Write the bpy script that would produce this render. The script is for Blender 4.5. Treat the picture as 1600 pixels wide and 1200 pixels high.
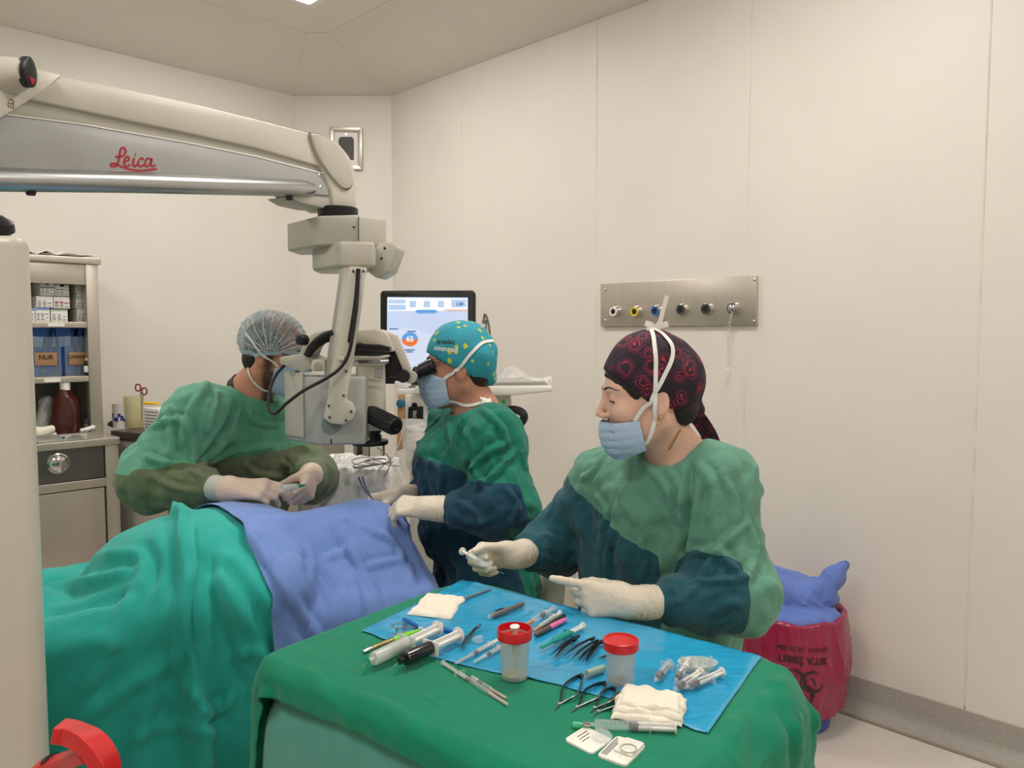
import bpy, bmesh, math, random
import numpy as np
from mathutils import Vector, Matrix, noise
from mathutils.bvhtree import BVHTree

# ------------------------------------------------------------------ scene, camera, light
for o in list(bpy.data.objects):
    bpy.data.objects.remove(o)
scene = bpy.context.scene
COL = scene.collection
CAM_H = 1.45
PITCH = math.atan(77.0 / 1200.0)
camd = bpy.data.cameras.new('camera')
camd.sensor_fit = 'HORIZONTAL'
camd.sensor_width = 36.0
camd.lens = 27.0
camd.clip_start = 0.05
cam = bpy.data.objects.new('camera', camd)
COL.objects.link(cam)
cam.location = (0, 0, CAM_H)
cam.rotation_euler = (math.pi / 2 - PITCH, 0, 0)
scene.camera = cam
vs = scene.view_settings
vs.view_transform = 'Standard'
vs.look = 'None'
vs.gamma = 1.0
vs.exposure = 0.0
vs.use_curve_mapping = False
world = bpy.data.worlds.new('world')
scene.world = world
world.use_nodes = True
world.node_tree.nodes['Background'].inputs[0].default_value = (0.9, 0.88, 0.84, 1)
world.node_tree.nodes['Background'].inputs[1].default_value = 0.0
LAMP_STRENGTH = 22.5

random.seed(4)
rng = np.random.default_rng(7)

# ------------------------------------------------------------------ helpers: projection
cp, sp = math.cos(PITCH), math.sin(PITCH)
def ray(px, py):
    a = (px - 800.0) / 1200.0; b = (600.0 - py) / 1200.0
    return np.array([a, cp + b * sp, -sp + b * cp])
C0 = np.array([0, 0, CAM_H])
def P(px, py, Y):                       # point at distance Y in front
    d = ray(px, py)
    return C0 + d * (Y / d[1])
def PZ(px, py, z):                      # point at height z
    d = ray(px, py)
    return C0 + d * ((z - CAM_H) / d[2])
def PP(px, py, p0, n):                  # point on a plane
    d = ray(px, py); n = np.asarray(n, float)
    return C0 + d * (np.dot(np.asarray(p0) - C0, n) / np.dot(d, n))

# ------------------------------------------------------------------ helpers: materials
def srgb(r, g, b):
    f = lambda c: (c / 255 / 12.92) if c / 255 <= 0.04045 else ((c / 255 + 0.055) / 1.055) ** 2.4
    return (f(r), f(g), f(b), 1)
MATS = {}
def mat(name, col, rough=0.5, metal=0.0, var=0.06, scale=8.0, bump=0.0, bscale=60.0, trans=0.0, spec=0.5,
        alpha=1.0, emit=0.0, sheen=0.0, coat=0.0, ior=1.45, stretch=(1, 1, 1)):
    if name in MATS: return MATS[name]
    m = bpy.data.materials.new(name); m.use_nodes = True
    nt = m.node_tree; N = nt.nodes; L = nt.links
    b = N['Principled BSDF']
    c = srgb(*col) if len(col) == 3 else col
    tc = N.new('ShaderNodeTexCoord'); mp = N.new('ShaderNodeMapping'); mp.inputs['Scale'].default_value = stretch
    L.new(tc.outputs['Object'], mp.inputs['Vector'])
    nz = N.new('ShaderNodeTexNoise'); nz.inputs['Scale'].default_value = scale; nz.inputs['Detail'].default_value = 4
    L.new(mp.outputs[0], nz.inputs['Vector'])
    rp = N.new('ShaderNodeValToRGB')
    rp.color_ramp.elements[0].position = 0.3; rp.color_ramp.elements[1].position = 0.7
    rp.color_ramp.elements[0].color = tuple(max(0, x * (1 - var)) for x in c[:3]) + (1,)
    rp.color_ramp.elements[1].color = tuple(min(1, x * (1 + var)) for x in c[:3]) + (1,)
    L.new(nz.outputs['Fac'], rp.inputs['Fac'])
    L.new(rp.outputs['Color'], b.inputs['Base Color'])
    b.inputs['Roughness'].default_value = rough
    b.inputs['Metallic'].default_value = metal
    b.inputs['IOR'].default_value = ior
    b.inputs['Specular IOR Level'].default_value = spec
    b.inputs['Transmission Weight'].default_value = trans
    b.inputs['Alpha'].default_value = alpha
    b.inputs['Coat Weight'].default_value = coat
    if sheen:
        b.inputs['Sheen Weight'].default_value = sheen
    if emit:
        b.inputs['Emission Color'].default_value = c
        b.inputs['Emission Strength'].default_value = emit
    if bump:
        n2 = N.new('ShaderNodeTexNoise'); n2.inputs['Scale'].default_value = bscale; n2.inputs['Detail'].default_value = 5
        L.new(mp.outputs[0], n2.inputs['Vector'])
        bp = N.new('ShaderNodeBump'); bp.inputs['Strength'].default_value = bump; bp.inputs['Distance'].default_value = 0.01
        L.new(n2.outputs['Fac'], bp.inputs['Height']); L.new(bp.outputs[0], b.inputs['Normal'])
    MATS[name] = m
    return m

def add_rumple(m, scale=11.0, strength=0.35, dist=0.006, stretch=(1, 1, 0.55)):
    """fine rumpled relief of washed cloth, added to the weave bump"""
    nt = m.node_tree; N = nt.nodes; L = nt.links; b = N['Principled BSDF']
    tc = N.new('ShaderNodeTexCoord'); mp = N.new('ShaderNodeMapping'); mp.inputs['Scale'].default_value = stretch; mp.inputs['Rotation'].default_value = (0.3, 0.5, 0.2); L.new(tc.outputs['Object'], mp.inputs['Vector'])
    n = N.new('ShaderNodeTexNoise'); n.noise_type = 'RIDGED_MULTIFRACTAL'; n.inputs['Scale'].default_value = scale; n.inputs['Detail'].default_value = 3.0; n.inputs['Distortion'].default_value = 0.6
    L.new(mp.outputs[0], n.inputs['Vector'])
    bp = N.new('ShaderNodeBump'); bp.inputs['Strength'].default_value = strength; bp.inputs['Distance'].default_value = dist; L.new(n.outputs['Fac'], bp.inputs['Height'])
    if b.inputs['Normal'].links: L.new(b.inputs['Normal'].links[0].from_socket, bp.inputs['Normal'])
    L.new(bp.outputs[0], b.inputs['Normal']); return m
def mask_mix(m, attr, col, thr=0.0, soft=0.0, rough=None):
    """second colour of the cloth where the point attribute is above thr"""
    nt = m.node_tree; N = nt.nodes; L = nt.links; b = N['Principled BSDF']
    src = b.inputs['Base Color'].links[0].from_socket
    at = N.new('ShaderNodeAttribute'); at.attribute_name = attr
    if soft:
        mr = N.new('ShaderNodeMapRange'); mr.inputs[1].default_value = thr - soft; mr.inputs[2].default_value = thr + soft
        L.new(at.outputs['Fac'], mr.inputs[0]); fac = mr.outputs[0]
    else:
        gt = N.new('ShaderNodeMath'); gt.operation = 'GREATER_THAN'; gt.inputs[1].default_value = thr
        L.new(at.outputs['Fac'], gt.inputs[0]); fac = gt.outputs[0]
    mx = N.new('ShaderNodeMix'); mx.data_type = 'RGBA'
    L.new(fac, mx.inputs['Factor']); L.new(src, mx.inputs[6]); mx.inputs[7].default_value = srgb(*col)
    L.new(mx.outputs[2], b.inputs['Base Color'])
    return m

# ------------------------------------------------------------------ helpers: objects
def setp(o, label=None, cat=None, group=None, kind=None):
    if label: o['label'] = label
    if cat: o['category'] = cat
    if group: o['group'] = group
    if kind: o['kind'] = kind
    return o
def thing(name, label, cat, loc=(0, 0, 0), rot=(0, 0, 0), group=None):
    o = bpy.data.objects.new(name, None); COL.objects.link(o)
    o.empty_display_size = 0.05
    o.location = tuple(float(x) for x in loc); o.rotation_euler = rot
    return setp(o, label, cat, group)
class MB:
    def __init__(s): s.v = []; s.f = []
    def add(s, v, f):
        n = len(s.v); s.v += [tuple(map(float, q)) for q in v]; s.f += [tuple(int(i) + n for i in q) for q in f]; return s
    def box(s, c, d, R=None, bev=0.0):
        v, f = box_vf(c, d, R, bev); return s.add(v, f)
    def tube(s, path, r, n=10, cap=True): return s.add(*tube_vf(path, r, n, cap))
    def lathe(s, prof, o=(0, 0, 0), ax=(0, 0, 1), n=24): return s.add(*lathe_vf(prof, o, ax, n))
    def prism(s, poly, vec, bev=0.0): return s.add(*prism_vf(poly, vec, bev))
    def build(s, name, m, parent=None, world=True, smooth=40): return mesh(name, s.v, s.f, m, parent, world, smooth)
def mesh(name, v, f, m, parent=None, world=True, smooth=40, attrs=None):
    me = bpy.data.meshes.new(name)
    me.from_pydata([tuple(map(float, q)) for q in v], [], [tuple(map(int, q)) for q in f])
    me.update()
    if smooth:
        me.polygons.foreach_set('use_smooth', [True] * len(me.polygons))
        if smooth < 180: me.set_sharp_from_angle(angle=math.radians(smooth))
    if attrs:
        for k, a in attrs.items():
            at = me.attributes.new(k, 'FLOAT', 'POINT'); at.data.foreach_set('value', np.asarray(a, np.float32))
    me.materials.append(m)
    o = bpy.data.objects.new(name, me); COL.objects.link(o)
    if parent is not None:
        o.parent = parent
        if world:
            p = parent; M = Matrix.Identity(4)
            chain = []
            while p is not None: chain.append(p); p = p.parent
            for q in reversed(chain):
                M = M @ q.matrix_parent_inverse @ (Matrix.Translation(q.location) @ q.rotation_euler.to_matrix().to_4x4())
            o.matrix_parent_inverse = M.inverted()
    return o
def bm_vf(bm):
    bm.verts.ensure_lookup_table(); bm.verts.index_update()
    v = [tuple(q.co) for q in bm.verts]; f = [tuple(q.index for q in p.verts) for p in bm.faces]; bm.free(); return v, f
def box_vf(c, d, R=None, bev=0.0):
    bm = bmesh.new(); bmesh.ops.create_cube(bm, size=1.0)
    for q in bm.verts: q.co = Vector((q.co.x * d[0], q.co.y * d[1], q.co.z * d[2]))
    if bev: bmesh.ops.bevel(bm, geom=bm.edges[:], offset=bev, segments=3, profile=0.5, affect='EDGES')
    v, f = bm_vf(bm)
    v = np.array(v)
    if R is not None: v = v @ np.asarray(R, float).T
    return v + np.asarray(c, float), f
def prism_vf(poly, vec, bev=0.0, seg=2):
    bm = bmesh.new(); vec = Vector(tuple(map(float, vec)))
    a = [bm.verts.new(tuple(map(float, q))) for q in poly]; b = [bm.verts.new(q.co + vec) for q in a]
    n = len(a)
    bm.faces.new(a); bm.faces.new(b[::-1])
    for i in range(n): bm.faces.new((a[i], b[i], b[(i + 1) % n], a[(i + 1) % n]))
    bmesh.ops.recalc_face_normals(bm, faces=bm.faces[:])
    if bev: bmesh.ops.bevel(bm, geom=bm.edges[:], offset=bev, segments=seg, profile=0.5, affect='EDGES', clamp_overlap=True)
    return bm_vf(bm)
def frame_of(d):
    d = np.asarray(d, float); d = d / np.linalg.norm(d)
    a = np.array([0, 0, 1.0]) if abs(d[2]) < 0.9 else np.array([1.0, 0, 0])
    u = np.cross(a, d); u /= np.linalg.norm(u); w = np.cross(d, u); return u, w, d
def tube_vf(path, r, n=10, cap=True):
    path = np.asarray(path, float); m = len(path)
    r = np.broadcast_to(np.asarray(r, float), (m,))
    t = np.gradient(path, axis=0); t /= np.linalg.norm(t, axis=1)[:, None] + 1e-12
    u, w, _ = frame_of(t[0]); v = []
    for i in range(m):
        u = u - t[i] * np.dot(u, t[i]); u /= np.linalg.norm(u); w = np.cross(t[i], u)
        for k in range(n):
            a = 2 * math.pi * k / n; v.append(path[i] + r[i] * (math.cos(a) * u + math.sin(a) * w))
    f = [(i * n + k, i * n + (k + 1) % n, (i + 1) * n + (k + 1) % n, (i + 1) * n + k) for i in range(m - 1) for k in range(n)]
    if cap: f += [tuple(range(n))[::-1], tuple((m - 1) * n + k for k in range(n))]
    return v, f
def lathe_vf(prof, o=(0, 0, 0), ax=(0, 0, 1), n=24):
    u, w, d = frame_of(ax); o = np.asarray(o, float); v = []; f = []; m = len(prof)
    for (r, h) in prof:
        r = max(r, 1e-5)
        for k in range(n):
            a = 2 * math.pi * k / n; v.append(o + d * h + r * (math.cos(a) * u + math.sin(a) * w))
    for i in range(m - 1):
        for k in range(n): f.append((i * n + k, i * n + (k + 1) % n, (i + 1) * n + (k + 1) % n, (i + 1) * n + k))
    f += [tuple(range(n))[::-1], tuple((m - 1) * n + k for k in range(n))]
    return v, f
def bez(pts, n=24):                      # Catmull-Rom through points
    p = np.asarray(pts, float); p = np.vstack([2 * p[0] - p[1], p, 2 * p[-1] - p[-2]]); out = []
    for i in range(1, len(p) - 2):
        for t in np.linspace(0, 1, n, endpoint=False):
            a, b, c, d = p[i - 1:i + 3]
            out.append(0.5 * (2 * b + (c - a) * t + (2 * a - 5 * b + 4 * c - d) * t * t + (3 * b - a - 3 * c + d) * t ** 3))
    out.append(p[-2]); return np.array(out)
def rotz(a): c, s = math.cos(a), math.sin(a); return np.array([[c, -s, 0], [s, c, 0], [0, 0, 1.0]])
def text_vf(body, size, extrude=0.0004, align='CENTER', bold=0.0):
    cu = bpy.data.curves.new('t', 'FONT'); cu.body = body; cu.size = size; cu.extrude = extrude; cu.align_x = align; cu.align_y = 'CENTER'
    cu.offset = bold; cu.resolution_u = 3
    o = bpy.data.objects.new('t', cu); COL.objects.link(o)
    dg = bpy.context.evaluated_depsgraph_get(); me = bpy.data.meshes.new_from_object(o.evaluated_get(dg))
    v = [tuple(q.co) for q in me.vertices]; f = [tuple(p.vertices) for p in me.polygons]
    bpy.data.objects.remove(o); bpy.data.curves.remove(cu); bpy.data.meshes.remove(me)
    return np.array(v), f
def put_text(body, size, o, ux, uy, bold=0.0, ext=0.0004, align='CENTER'):
    v, f = text_vf(body, size, ext, align, bold)
    ux = np.asarray(ux, float); uy = np.asarray(uy, float); ux = ux / np.linalg.norm(ux); uy = uy / np.linalg.norm(uy); n = np.cross(ux, uy)
    return np.asarray(o) + v[:, :1] * ux + v[:, 1:2] * uy + v[:, 2:3] * n, f

# ------------------------------------------------------------------ helpers: signed distance modelling
def s_cone(Q, a, b, r1, r2=None):
    a = np.asarray(a, np.float32); b = np.asarray(b, np.float32); r2 = r1 if r2 is None else r2
    ab = b - a; L = float(ab @ ab) + 1e-9
    h = np.clip(((Q - a) @ ab) / L, 0, 1)
    d = Q - a - h[:, None] * ab
    return np.sqrt((d * d).sum(1)) - (r1 + (r2 - r1) * h)
def s_ell(Q, c, r, R=None):
    q = Q - np.asarray(c, np.float32)
    if R is not None: q = q @ np.asarray(R, np.float32)
    r = np.asarray(r, np.float32); a = q / r; k0 = np.sqrt((a * a).sum(1)); a = a / r; k1 = np.sqrt((a * a).sum(1)) + 1e-9
    return k0 * (k0 - 1) / k1
def s_box(Q, c, h, rad=0.02, R=None):
    q = Q - np.asarray(c, np.float32)
    if R is not None: q = q @ np.asarray(R, np.float32)
    q = np.abs(q) - (np.asarray(h, np.float32) - rad)
    return np.sqrt((np.maximum(q, 0) ** 2).sum(1)) + np.minimum(q.max(1), 0) - rad
def smin(a, b, k):
    h = np.maximum(k - np.abs(a - b), 0) / k
    return np.minimum(a, b) - h * h * k * 0.25
def smax(a, b, k): return -smin(-a, -b, k)
def nets(f, lo, hi, h, fine=None, hf=None):
    """naive surface nets of the zero set of f; finer spacing inside the box fine=(lo,hi)"""
    ax = []
    for i in range(3):
        if fine is None: ax.append(np.arange(lo[i], hi[i] + h, h))
        else:
            a, b = fine[0][i], fine[1][i]
            ax.append(np.concatenate([np.arange(lo[i], a, h), np.arange(a, b, hf), np.arange(b, hi[i] + h, h)]))
    xs, ys, zs = [np.unique(q.astype(np.float32)) for q in ax]
    n = (len(xs), len(ys), len(zs))
    st = 4                               # blocks far from the surface are skipped
    ctr = [np.array([q[i:i + st].mean() for i in range(0, len(q), st)], np.float32) for q in (xs, ys, zs)]
    hw = [np.array([(q[min(i + st, len(q) - 1)] - q[max(i - 1, 0)]) / 2 for i in range(0, len(q), st)], np.float32) for q in (xs, ys, zs)]
    cb_ = np.stack(np.meshgrid(*ctr, indexing='ij'), -1).reshape(-1, 3)
    dc = f(cb_).reshape([len(q) for q in ctr]); hd = np.sqrt(hw[0][:, None, None] ** 2 + hw[1][None, :, None] ** 2 + hw[2][None, None, :] ** 2)
    up = lambda A: A.repeat(st, 0).repeat(st, 1).repeat(st, 2)[:n[0], :n[1], :n[2]]
    act = up(np.abs(dc) < hd * 1.5 + 0.006); V = np.where(up(dc) < 0, -1.0, 1.0).astype(np.float32)
    ii = np.argwhere(act); V[act] = f(np.stack([xs[ii[:, 0]], ys[ii[:, 1]], zs[ii[:, 2]]], 1)); V[V == 0] = 1e-6
    S = V < 0
    cnt = np.zeros((n[0] - 1, n[1] - 1, n[2] - 1), np.int8)
    for c in np.ndindex(2, 2, 2): cnt += S[c[0]:n[0] - 1 + c[0], c[1]:n[1] - 1 + c[1], c[2]:n[2] - 1 + c[2]]
    idx = np.argwhere((cnt > 0) & (cnt < 8))
    acc = np.zeros((len(idx), 3)); num = np.zeros(len(idx))
    A = [xs, ys, zs]
    for c in np.ndindex(2, 2, 2):
        for k in range(3):
            if c[k]: continue
            e = list(c); e[k] = 1
            i0 = idx + np.array(c); i1 = idx + np.array(e)
            v0 = V[tuple(i0.T)]; v1 = V[tuple(i1.T)]; cr = (v0 < 0) != (v1 < 0)
            t = np.where(cr, v0 / np.where(cr, v0 - v1, 1), 0)
            p0 = np.stack([A[j][i0[:, j]] for j in range(3)], 1); p1 = np.stack([A[j][i1[:, j]] for j in range(3)], 1)
            acc += np.where(cr[:, None], p0 + (p1 - p0) * t[:, None], 0); num += cr
    verts = acc / num[:, None]
    vid = -np.ones(cnt.shape, np.int64); vid[tuple(idx.T)] = np.arange(len(idx))
    faces = []
    for k in range(3):
        a, b = (k + 1) % 3, (k + 2) % 3
        sl0 = [slice(None)] * 3; sl1 = [slice(None)] * 3; sl0[k] = slice(0, -1); sl1[k] = slice(1, None)
        s0 = S[tuple(sl0)]; s1 = S[tuple(sl1)]
        E = np.argwhere(s0 != s1); E = E[(E[:, a] > 0) & (E[:, b] > 0) & (E[:, a] < n[a] - 1) & (E[:, b] < n[b] - 1)]
        fl = s0[tuple(E.T)]
        ea = np.zeros(3, int); ea[a] = 1; eb = np.zeros(3, int); eb[b] = 1
        q = np.stack([vid[tuple((E - ea - eb).T)], vid[tuple((E - eb).T)], vid[tuple(E.T)], vid[tuple((E - ea).T)]], 1)
        q[~fl] = q[~fl][:, ::-1]
        faces.append(q)
    return verts, np.vstack(faces)
def relax(v, f, it=2, lam=0.5):
    f = np.asarray(f); e = np.vstack([f[:, [0, 1]], f[:, [1, 2]], f[:, [2, 3]], f[:, [3, 0]]]); n = len(v)
    deg = np.bincount(e[:, 0], minlength=n) + np.bincount(e[:, 1], minlength=n)
    for _ in range(it):
        s = np.stack([np.bincount(e[:, 0], v[e[:, 1], k], n) + np.bincount(e[:, 1], v[e[:, 0], k], n) for k in range(3)], 1)
        v = v + lam * (s / np.maximum(deg, 1)[:, None] - v)
    return v
def keep_big(v, f, frac=0.02):
    f = np.asarray(f); lab = np.arange(len(v))
    for _ in range(200):
        m = lab[f].min(1); new = lab.copy(); np.minimum.at(new, f.ravel(), np.repeat(m, 4)); new = new[new]
        if (new == lab).all(): break
        lab = new
    u, c = np.unique(lab[f[:, 0]], return_counts=True); good = set(u[c >= frac * c.sum()].tolist())
    f = f[[x in good for x in lab[f[:, 0]].tolist()]]
    used = np.unique(f); mp = -np.ones(len(v), int); mp[used] = np.arange(len(used)); return v[used], mp[f]
def grad(f, Q, e=0.003):
    g = np.zeros_like(Q)
    for k in range(3):
        d = np.zeros(3, Q.dtype); d[k] = e
        g[:, k] = (f(Q + d) - f(Q - d)) / (2 * e)
    return g / (np.linalg.norm(g, axis=1)[:, None] + 1e-9)
def clean(v, f):
    v = np.asarray(v); f = np.asarray(f); used = np.unique(f); mp = -np.ones(len(v), int); mp[used] = np.arange(len(used)); return v[used], mp[f]

# ------------------------------------------------------------------ helpers: cloth
def grid_cons(nu, nv):
    I = np.arange(nu * nv).reshape(nu, nv); out = []
    def par(a, b, st):
        for s in (0, 1): 
            out.append((a[s::2].ravel(), b[s::2].ravel(), st))
    par(I[:-1], I[1:], 1.0)
    a, b = I[:, :-1], I[:, 1:]
    for s in (0, 1): out.append((a[:, s::2].ravel(), b[:, s::2].ravel(), 1.0))
    for (a, b) in ((I[:-1, :-1], I[1:, 1:]), (I[1:, :-1], I[:-1, 1:])):
        for s in (0, 1): out.append((a[s::2].ravel(), b[s::2].ravel(), 0.35))
    def skip(a, b, axis, st):
        for s in range(4):
            sel = [i for i in range(a.shape[axis]) if i % 4 in (s,)]
            aa = np.take(a, sel, axis); bb = np.take(b, sel, axis); out.append((aa.ravel(), bb.ravel(), st))
    skip(I[:-2], I[2:], 0, 0.12); skip(I[:, :-2], I[:, 2:], 1, 0.12)
    return out, I
def grid_faces(I):
    return np.stack([I[:-1, :-1].ravel(), I[1:, :-1].ravel(), I[1:, 1:].ravel(), I[:-1, 1:].ravel()], 1)
def drape(x, nu, nv, sdf, steps=160, iters=3, dt=0.02, mu=0.5, off=0.004, pin=None, bvh=None, boff=0.004, damp=0.96, floor=0.01, rest=None, soft=1.0, stick=0.99):
    cons, I = grid_cons(nu, nv); x = x.copy(); rest0 = x if rest is None else rest
    cons = [(a, b, st * (soft if st < 0.2 else 1), np.linalg.norm(rest0[a] - rest0[b], axis=1)) for a, b, st in cons]
    v = np.zeros_like(x)
    for s in range(steps):
        v[:, 2] -= 9.8 * dt; v *= damp
        sp_ = np.linalg.norm(v, axis=1); v *= np.minimum(1, 1.0 / np.maximum(sp_, 1e-6))[:, None]
        p = x + v * dt
        if pin is not None: p[pin] = x[pin]
        near = np.flatnonzero(sdf(p) < 0.035)
        G = grad(sdf, p[near]) if len(near) else None
        for it in range(iters):
            for a, b, st, L in cons:
                d = p[b] - p[a]; l = np.sqrt((d * d).sum(1)) + 1e-9; c = d * (0.5 * st * (l - L) / l)[:, None]
                p[a] += c; p[b] -= c
            if pin is not None: p[pin] = x[pin]
            if len(near) and it % 2 == 1:
                q = p[near]; d = sdf(q); m = d < off
                if m.any():
                    g = G[m]; k = near[m]; q = q[m] + g * (off - d[m])[:, None]
                    t = q - x[k]; tn = t - g * (t * g).sum(1)[:, None]; p[k] = q - np.where(g[:, 2] > 0.6, stick, mu)[:, None] * tn
        if bvh is not None and (s % 2 == 0 or s > steps - 6):
            for i in range(len(p)):
                loc, nrm, _, ds = bvh.find_nearest(Vector(p[i]), 0.06)
                if loc is None: continue
                sd = (Vector(p[i]) - loc).dot(nrm)
                if sd < boff:
                    q = np.array(Vector(p[i]) + nrm * (boff - sd)); g = np.array(nrm); t = q - x[i]
                    p[i] = q - (0.99 if g[2] > 0.6 else mu) * (t - g * (t @ g))
        p[:, 2] = np.maximum(p[:, 2], floor)
        v = (p - x) / dt; x = p
    return x, I
def add_subsurf(o, lv=1):
    m = o.modifiers.new('subsurf', 'SUBSURF'); m.levels = lv; m.render_levels = lv
def add_solid(o, t, off=-1):
    m = o.modifiers.new('solidify', 'SOLIDIFY'); m.thickness = t; m.offset = off
def nrm_(a): a = np.asarray(a, float); return a / np.linalg.norm(a)
_pg = rng.normal(size=(256, 3)); _pg /= np.linalg.norm(_pg, axis=1)[:, None]; _pp = rng.permutation(256)
def perlin(q):
    """gradient noise of many points at once, about -0.6..0.6"""
    q = np.asarray(q, float); c = np.floor(q).astype(int); t = q - c; w = t * t * t * (t * (t * 6 - 15) + 10); out = 0
    for d in np.ndindex(2, 2, 2):
        i = (c + np.array(d)) & 255; h = _pp[(_pp[(_pp[i[:, 0]] + i[:, 1]) & 255] + i[:, 2]) & 255]
        g = (_pg[h] * (t - np.array(d))).sum(1)
        out = out + g * np.prod(np.where(np.array(d), w, 1 - w), axis=1)
    return out
def crease(v, f, amp=0.005, freq=9.0, seed=0.0, dirs=((0.25, 0.1, 1.0), (0.8, 0.2, 0.7), (-0.7, 0.3, 0.8)), w=None, sharp=5.0, neg=0.35):
    """sharp folds along a few directions, as displacement of the surface itself"""
    f = np.asarray(f); n = len(v); fn = np.cross(v[f[:, 2]] - v[f[:, 0]], v[f[:, 3]] - v[f[:, 1]]); vn = np.zeros((n, 3))
    for k in range(4):
        for c in range(3): vn[:, c] += np.bincount(f[:, k], fn[:, c], n)
    vn /= np.linalg.norm(vn, axis=1)[:, None] + 1e-9
    out = np.zeros(n)
    for k, D in enumerate(dirs):
        D = nrm_(D); q = v - 0.80 * np.outer(v @ D, D); q = q * freq + seed * 5.3 + k * 11.7
        a = perlin(q); b = perlin(q * 2.3 + 3.0)
        m = perlin(v * 5.0 + seed + k * 7.0)
        m = np.clip(m * 1.6 + 0.45, 0, 1)
        rd = np.maximum(1 - np.abs(a) * sharp, 0) ** 1.5 + 0.55 * np.maximum(1 - np.abs(b) * sharp, 0) ** 1.5
        out += m * (rd - neg)
    return v + vn * (amp * out * (1 if w is None else w))[:, None]

def upsample(x, nu, nv):
    """twice as fine a cloth grid, smoothed"""
    g = np.asarray(x).reshape(nu, nv, 3)
    def up(a):                            # along axis 0, cubic
        n = a.shape[0]; p = np.concatenate([2 * a[:1] - a[1:2], a, 2 * a[-1:] - a[-2:-1]]); mid = (-p[:-3] + 9 * p[1:-2] + 9 * p[2:-1] - p[3:]) / 16
        o = np.zeros((2 * n - 1,) + a.shape[1:]); o[0::2] = a; o[1::2] = mid; return o
    g = up(g); g = up(g.transpose(1, 0, 2)).transpose(1, 0, 2)
    return g.reshape(-1, 3), 2 * nu - 1, 2 * nv - 1
def vnormals(v, f):
    n = len(v); fn = np.cross(v[f[:, 2]] - v[f[:, 0]], v[f[:, 3]] - v[f[:, 1]]); vn = np.zeros((n, 3))
    for k in range(4):
        for c in range(3): vn[:, c] += np.bincount(f[:, k], fn[:, c], n)
    return vn / (np.linalg.norm(vn, axis=1)[:, None] + 1e-9)
def face_up(v, f):
    return f if vnormals(np.asarray(v), f)[:, 2].mean() > 0 else f[:, ::-1].copy()
def folds(v, f, lines, w=None):
    """press long folds into a cloth along curves lying on it; each: picture points, height, half width"""
    f = np.asarray(f); v = np.asarray(v, float); bv = BVHTree.FromPolygons([tuple(q) for q in v], [tuple(map(int, q)) for q in f]); vn = vnormals(v, f)
    out = np.zeros(len(v))
    for pts, amp, wid in lines:
        wid = wid * 0.7
        c = []
        for x, y in bez(np.array([(a, b) for a, b in pts], float), 5):
            h = bv.ray_cast(Vector(C0), Vector(ray(x, y)).normalized())
            if h[0] is not None: c.append(np.array(h[0]))
        if len(c) < 2: continue
        c = np.array(c); best = np.full(len(v), 9.0); tt = np.zeros(len(v)); side = np.zeros(len(v)); n = len(c) - 1
        box = (v > c.min(0) - 4 * wid).all(1) & (v < c.max(0) + 4 * wid).all(1); k = np.flatnonzero(box); q = v[k]
        for i in range(n):
            ab = c[i + 1] - c[i]; L = ab @ ab + 1e-12
            if L > 0.02: continue
            t = np.clip(((q - c[i]) @ ab) / L, 0, 1); d = q - c[i] - t[:, None] * ab; dd = np.sqrt((d * d).sum(1)); m = dd < best[k]
            kk = k[m]; best[kk] = dd[m]; tt[kk] = (i + t[m]) / n; side[kk] = (np.cross(ab, d[m]) * vn[kk]).sum(1)
        b = best / np.where(side > 0, wid, wid * 1.7)
        prof = np.exp(-b * b) - 0.45 * np.exp(-((best - 2.2 * wid) / (1.1 * wid)) ** 2)
        out += amp * prof * np.clip(np.minimum(tt, 1 - tt) * 7 + 0.15, 0, 1)
    return v + vn * (out * (1 if w is None else w))[:, None]
# ------------------------------------------------------------------ materials shared
M_wall = mat('wall_panel_paint', (226, 221, 213), 0.45, var=0.02, scale=3, bump=0.03, bscale=220)
M_ceil = mat('ceiling_panel_paint', (226, 221, 212), 0.5, var=0.02, scale=3)
M_seal = mat('white_sealant', (236, 231, 221), 0.6, bump=0.2, bscale=80)
M_steel = mat('brushed_steel', (196, 189, 178), 0.36, 0.75, var=0.03, scale=5, bump=0.02, bscale=90, stretch=(8, 8, 0.6))
M_steel2 = mat('polished_steel', (205, 203, 198), 0.16, 1.0, var=0.05)
M_dsteel = mat('dark_titanium', (92, 92, 96), 0.3, 1.0, var=0.1)
M_cream = mat('cream_paint', (202, 196, 182), 0.35, var=0.03, scale=4)
M_cgrey = mat('warm_grey_paint', (186, 182, 170), 0.38, var=0.03, scale=4)
M_grey = mat('light_grey_paint', (168, 168, 164), 0.4, var=0.03, scale=4)
M_alu = mat('satin_aluminium', (190, 191, 192), 0.3, 1.0, var=0.04)
M_black = mat('black_plastic', (24, 24, 26), 0.35, var=0.1)
M_rubber = mat('black_rubber', (30, 30, 31), 0.6, var=0.1, bump=0.1)
M_white = mat('white_plastic', (236, 234, 228), 0.35, var=0.02)
M_ink = mat('black_ink', (30, 28, 30), 0.6)
M_red = mat('red_plastic', (190, 28, 34), 0.35, var=0.05)
M_glove = mat('latex_glove', (226, 214, 194), 0.42, var=0.05, scale=25, bump=0.25, bscale=110, sheen=0.1)

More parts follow.
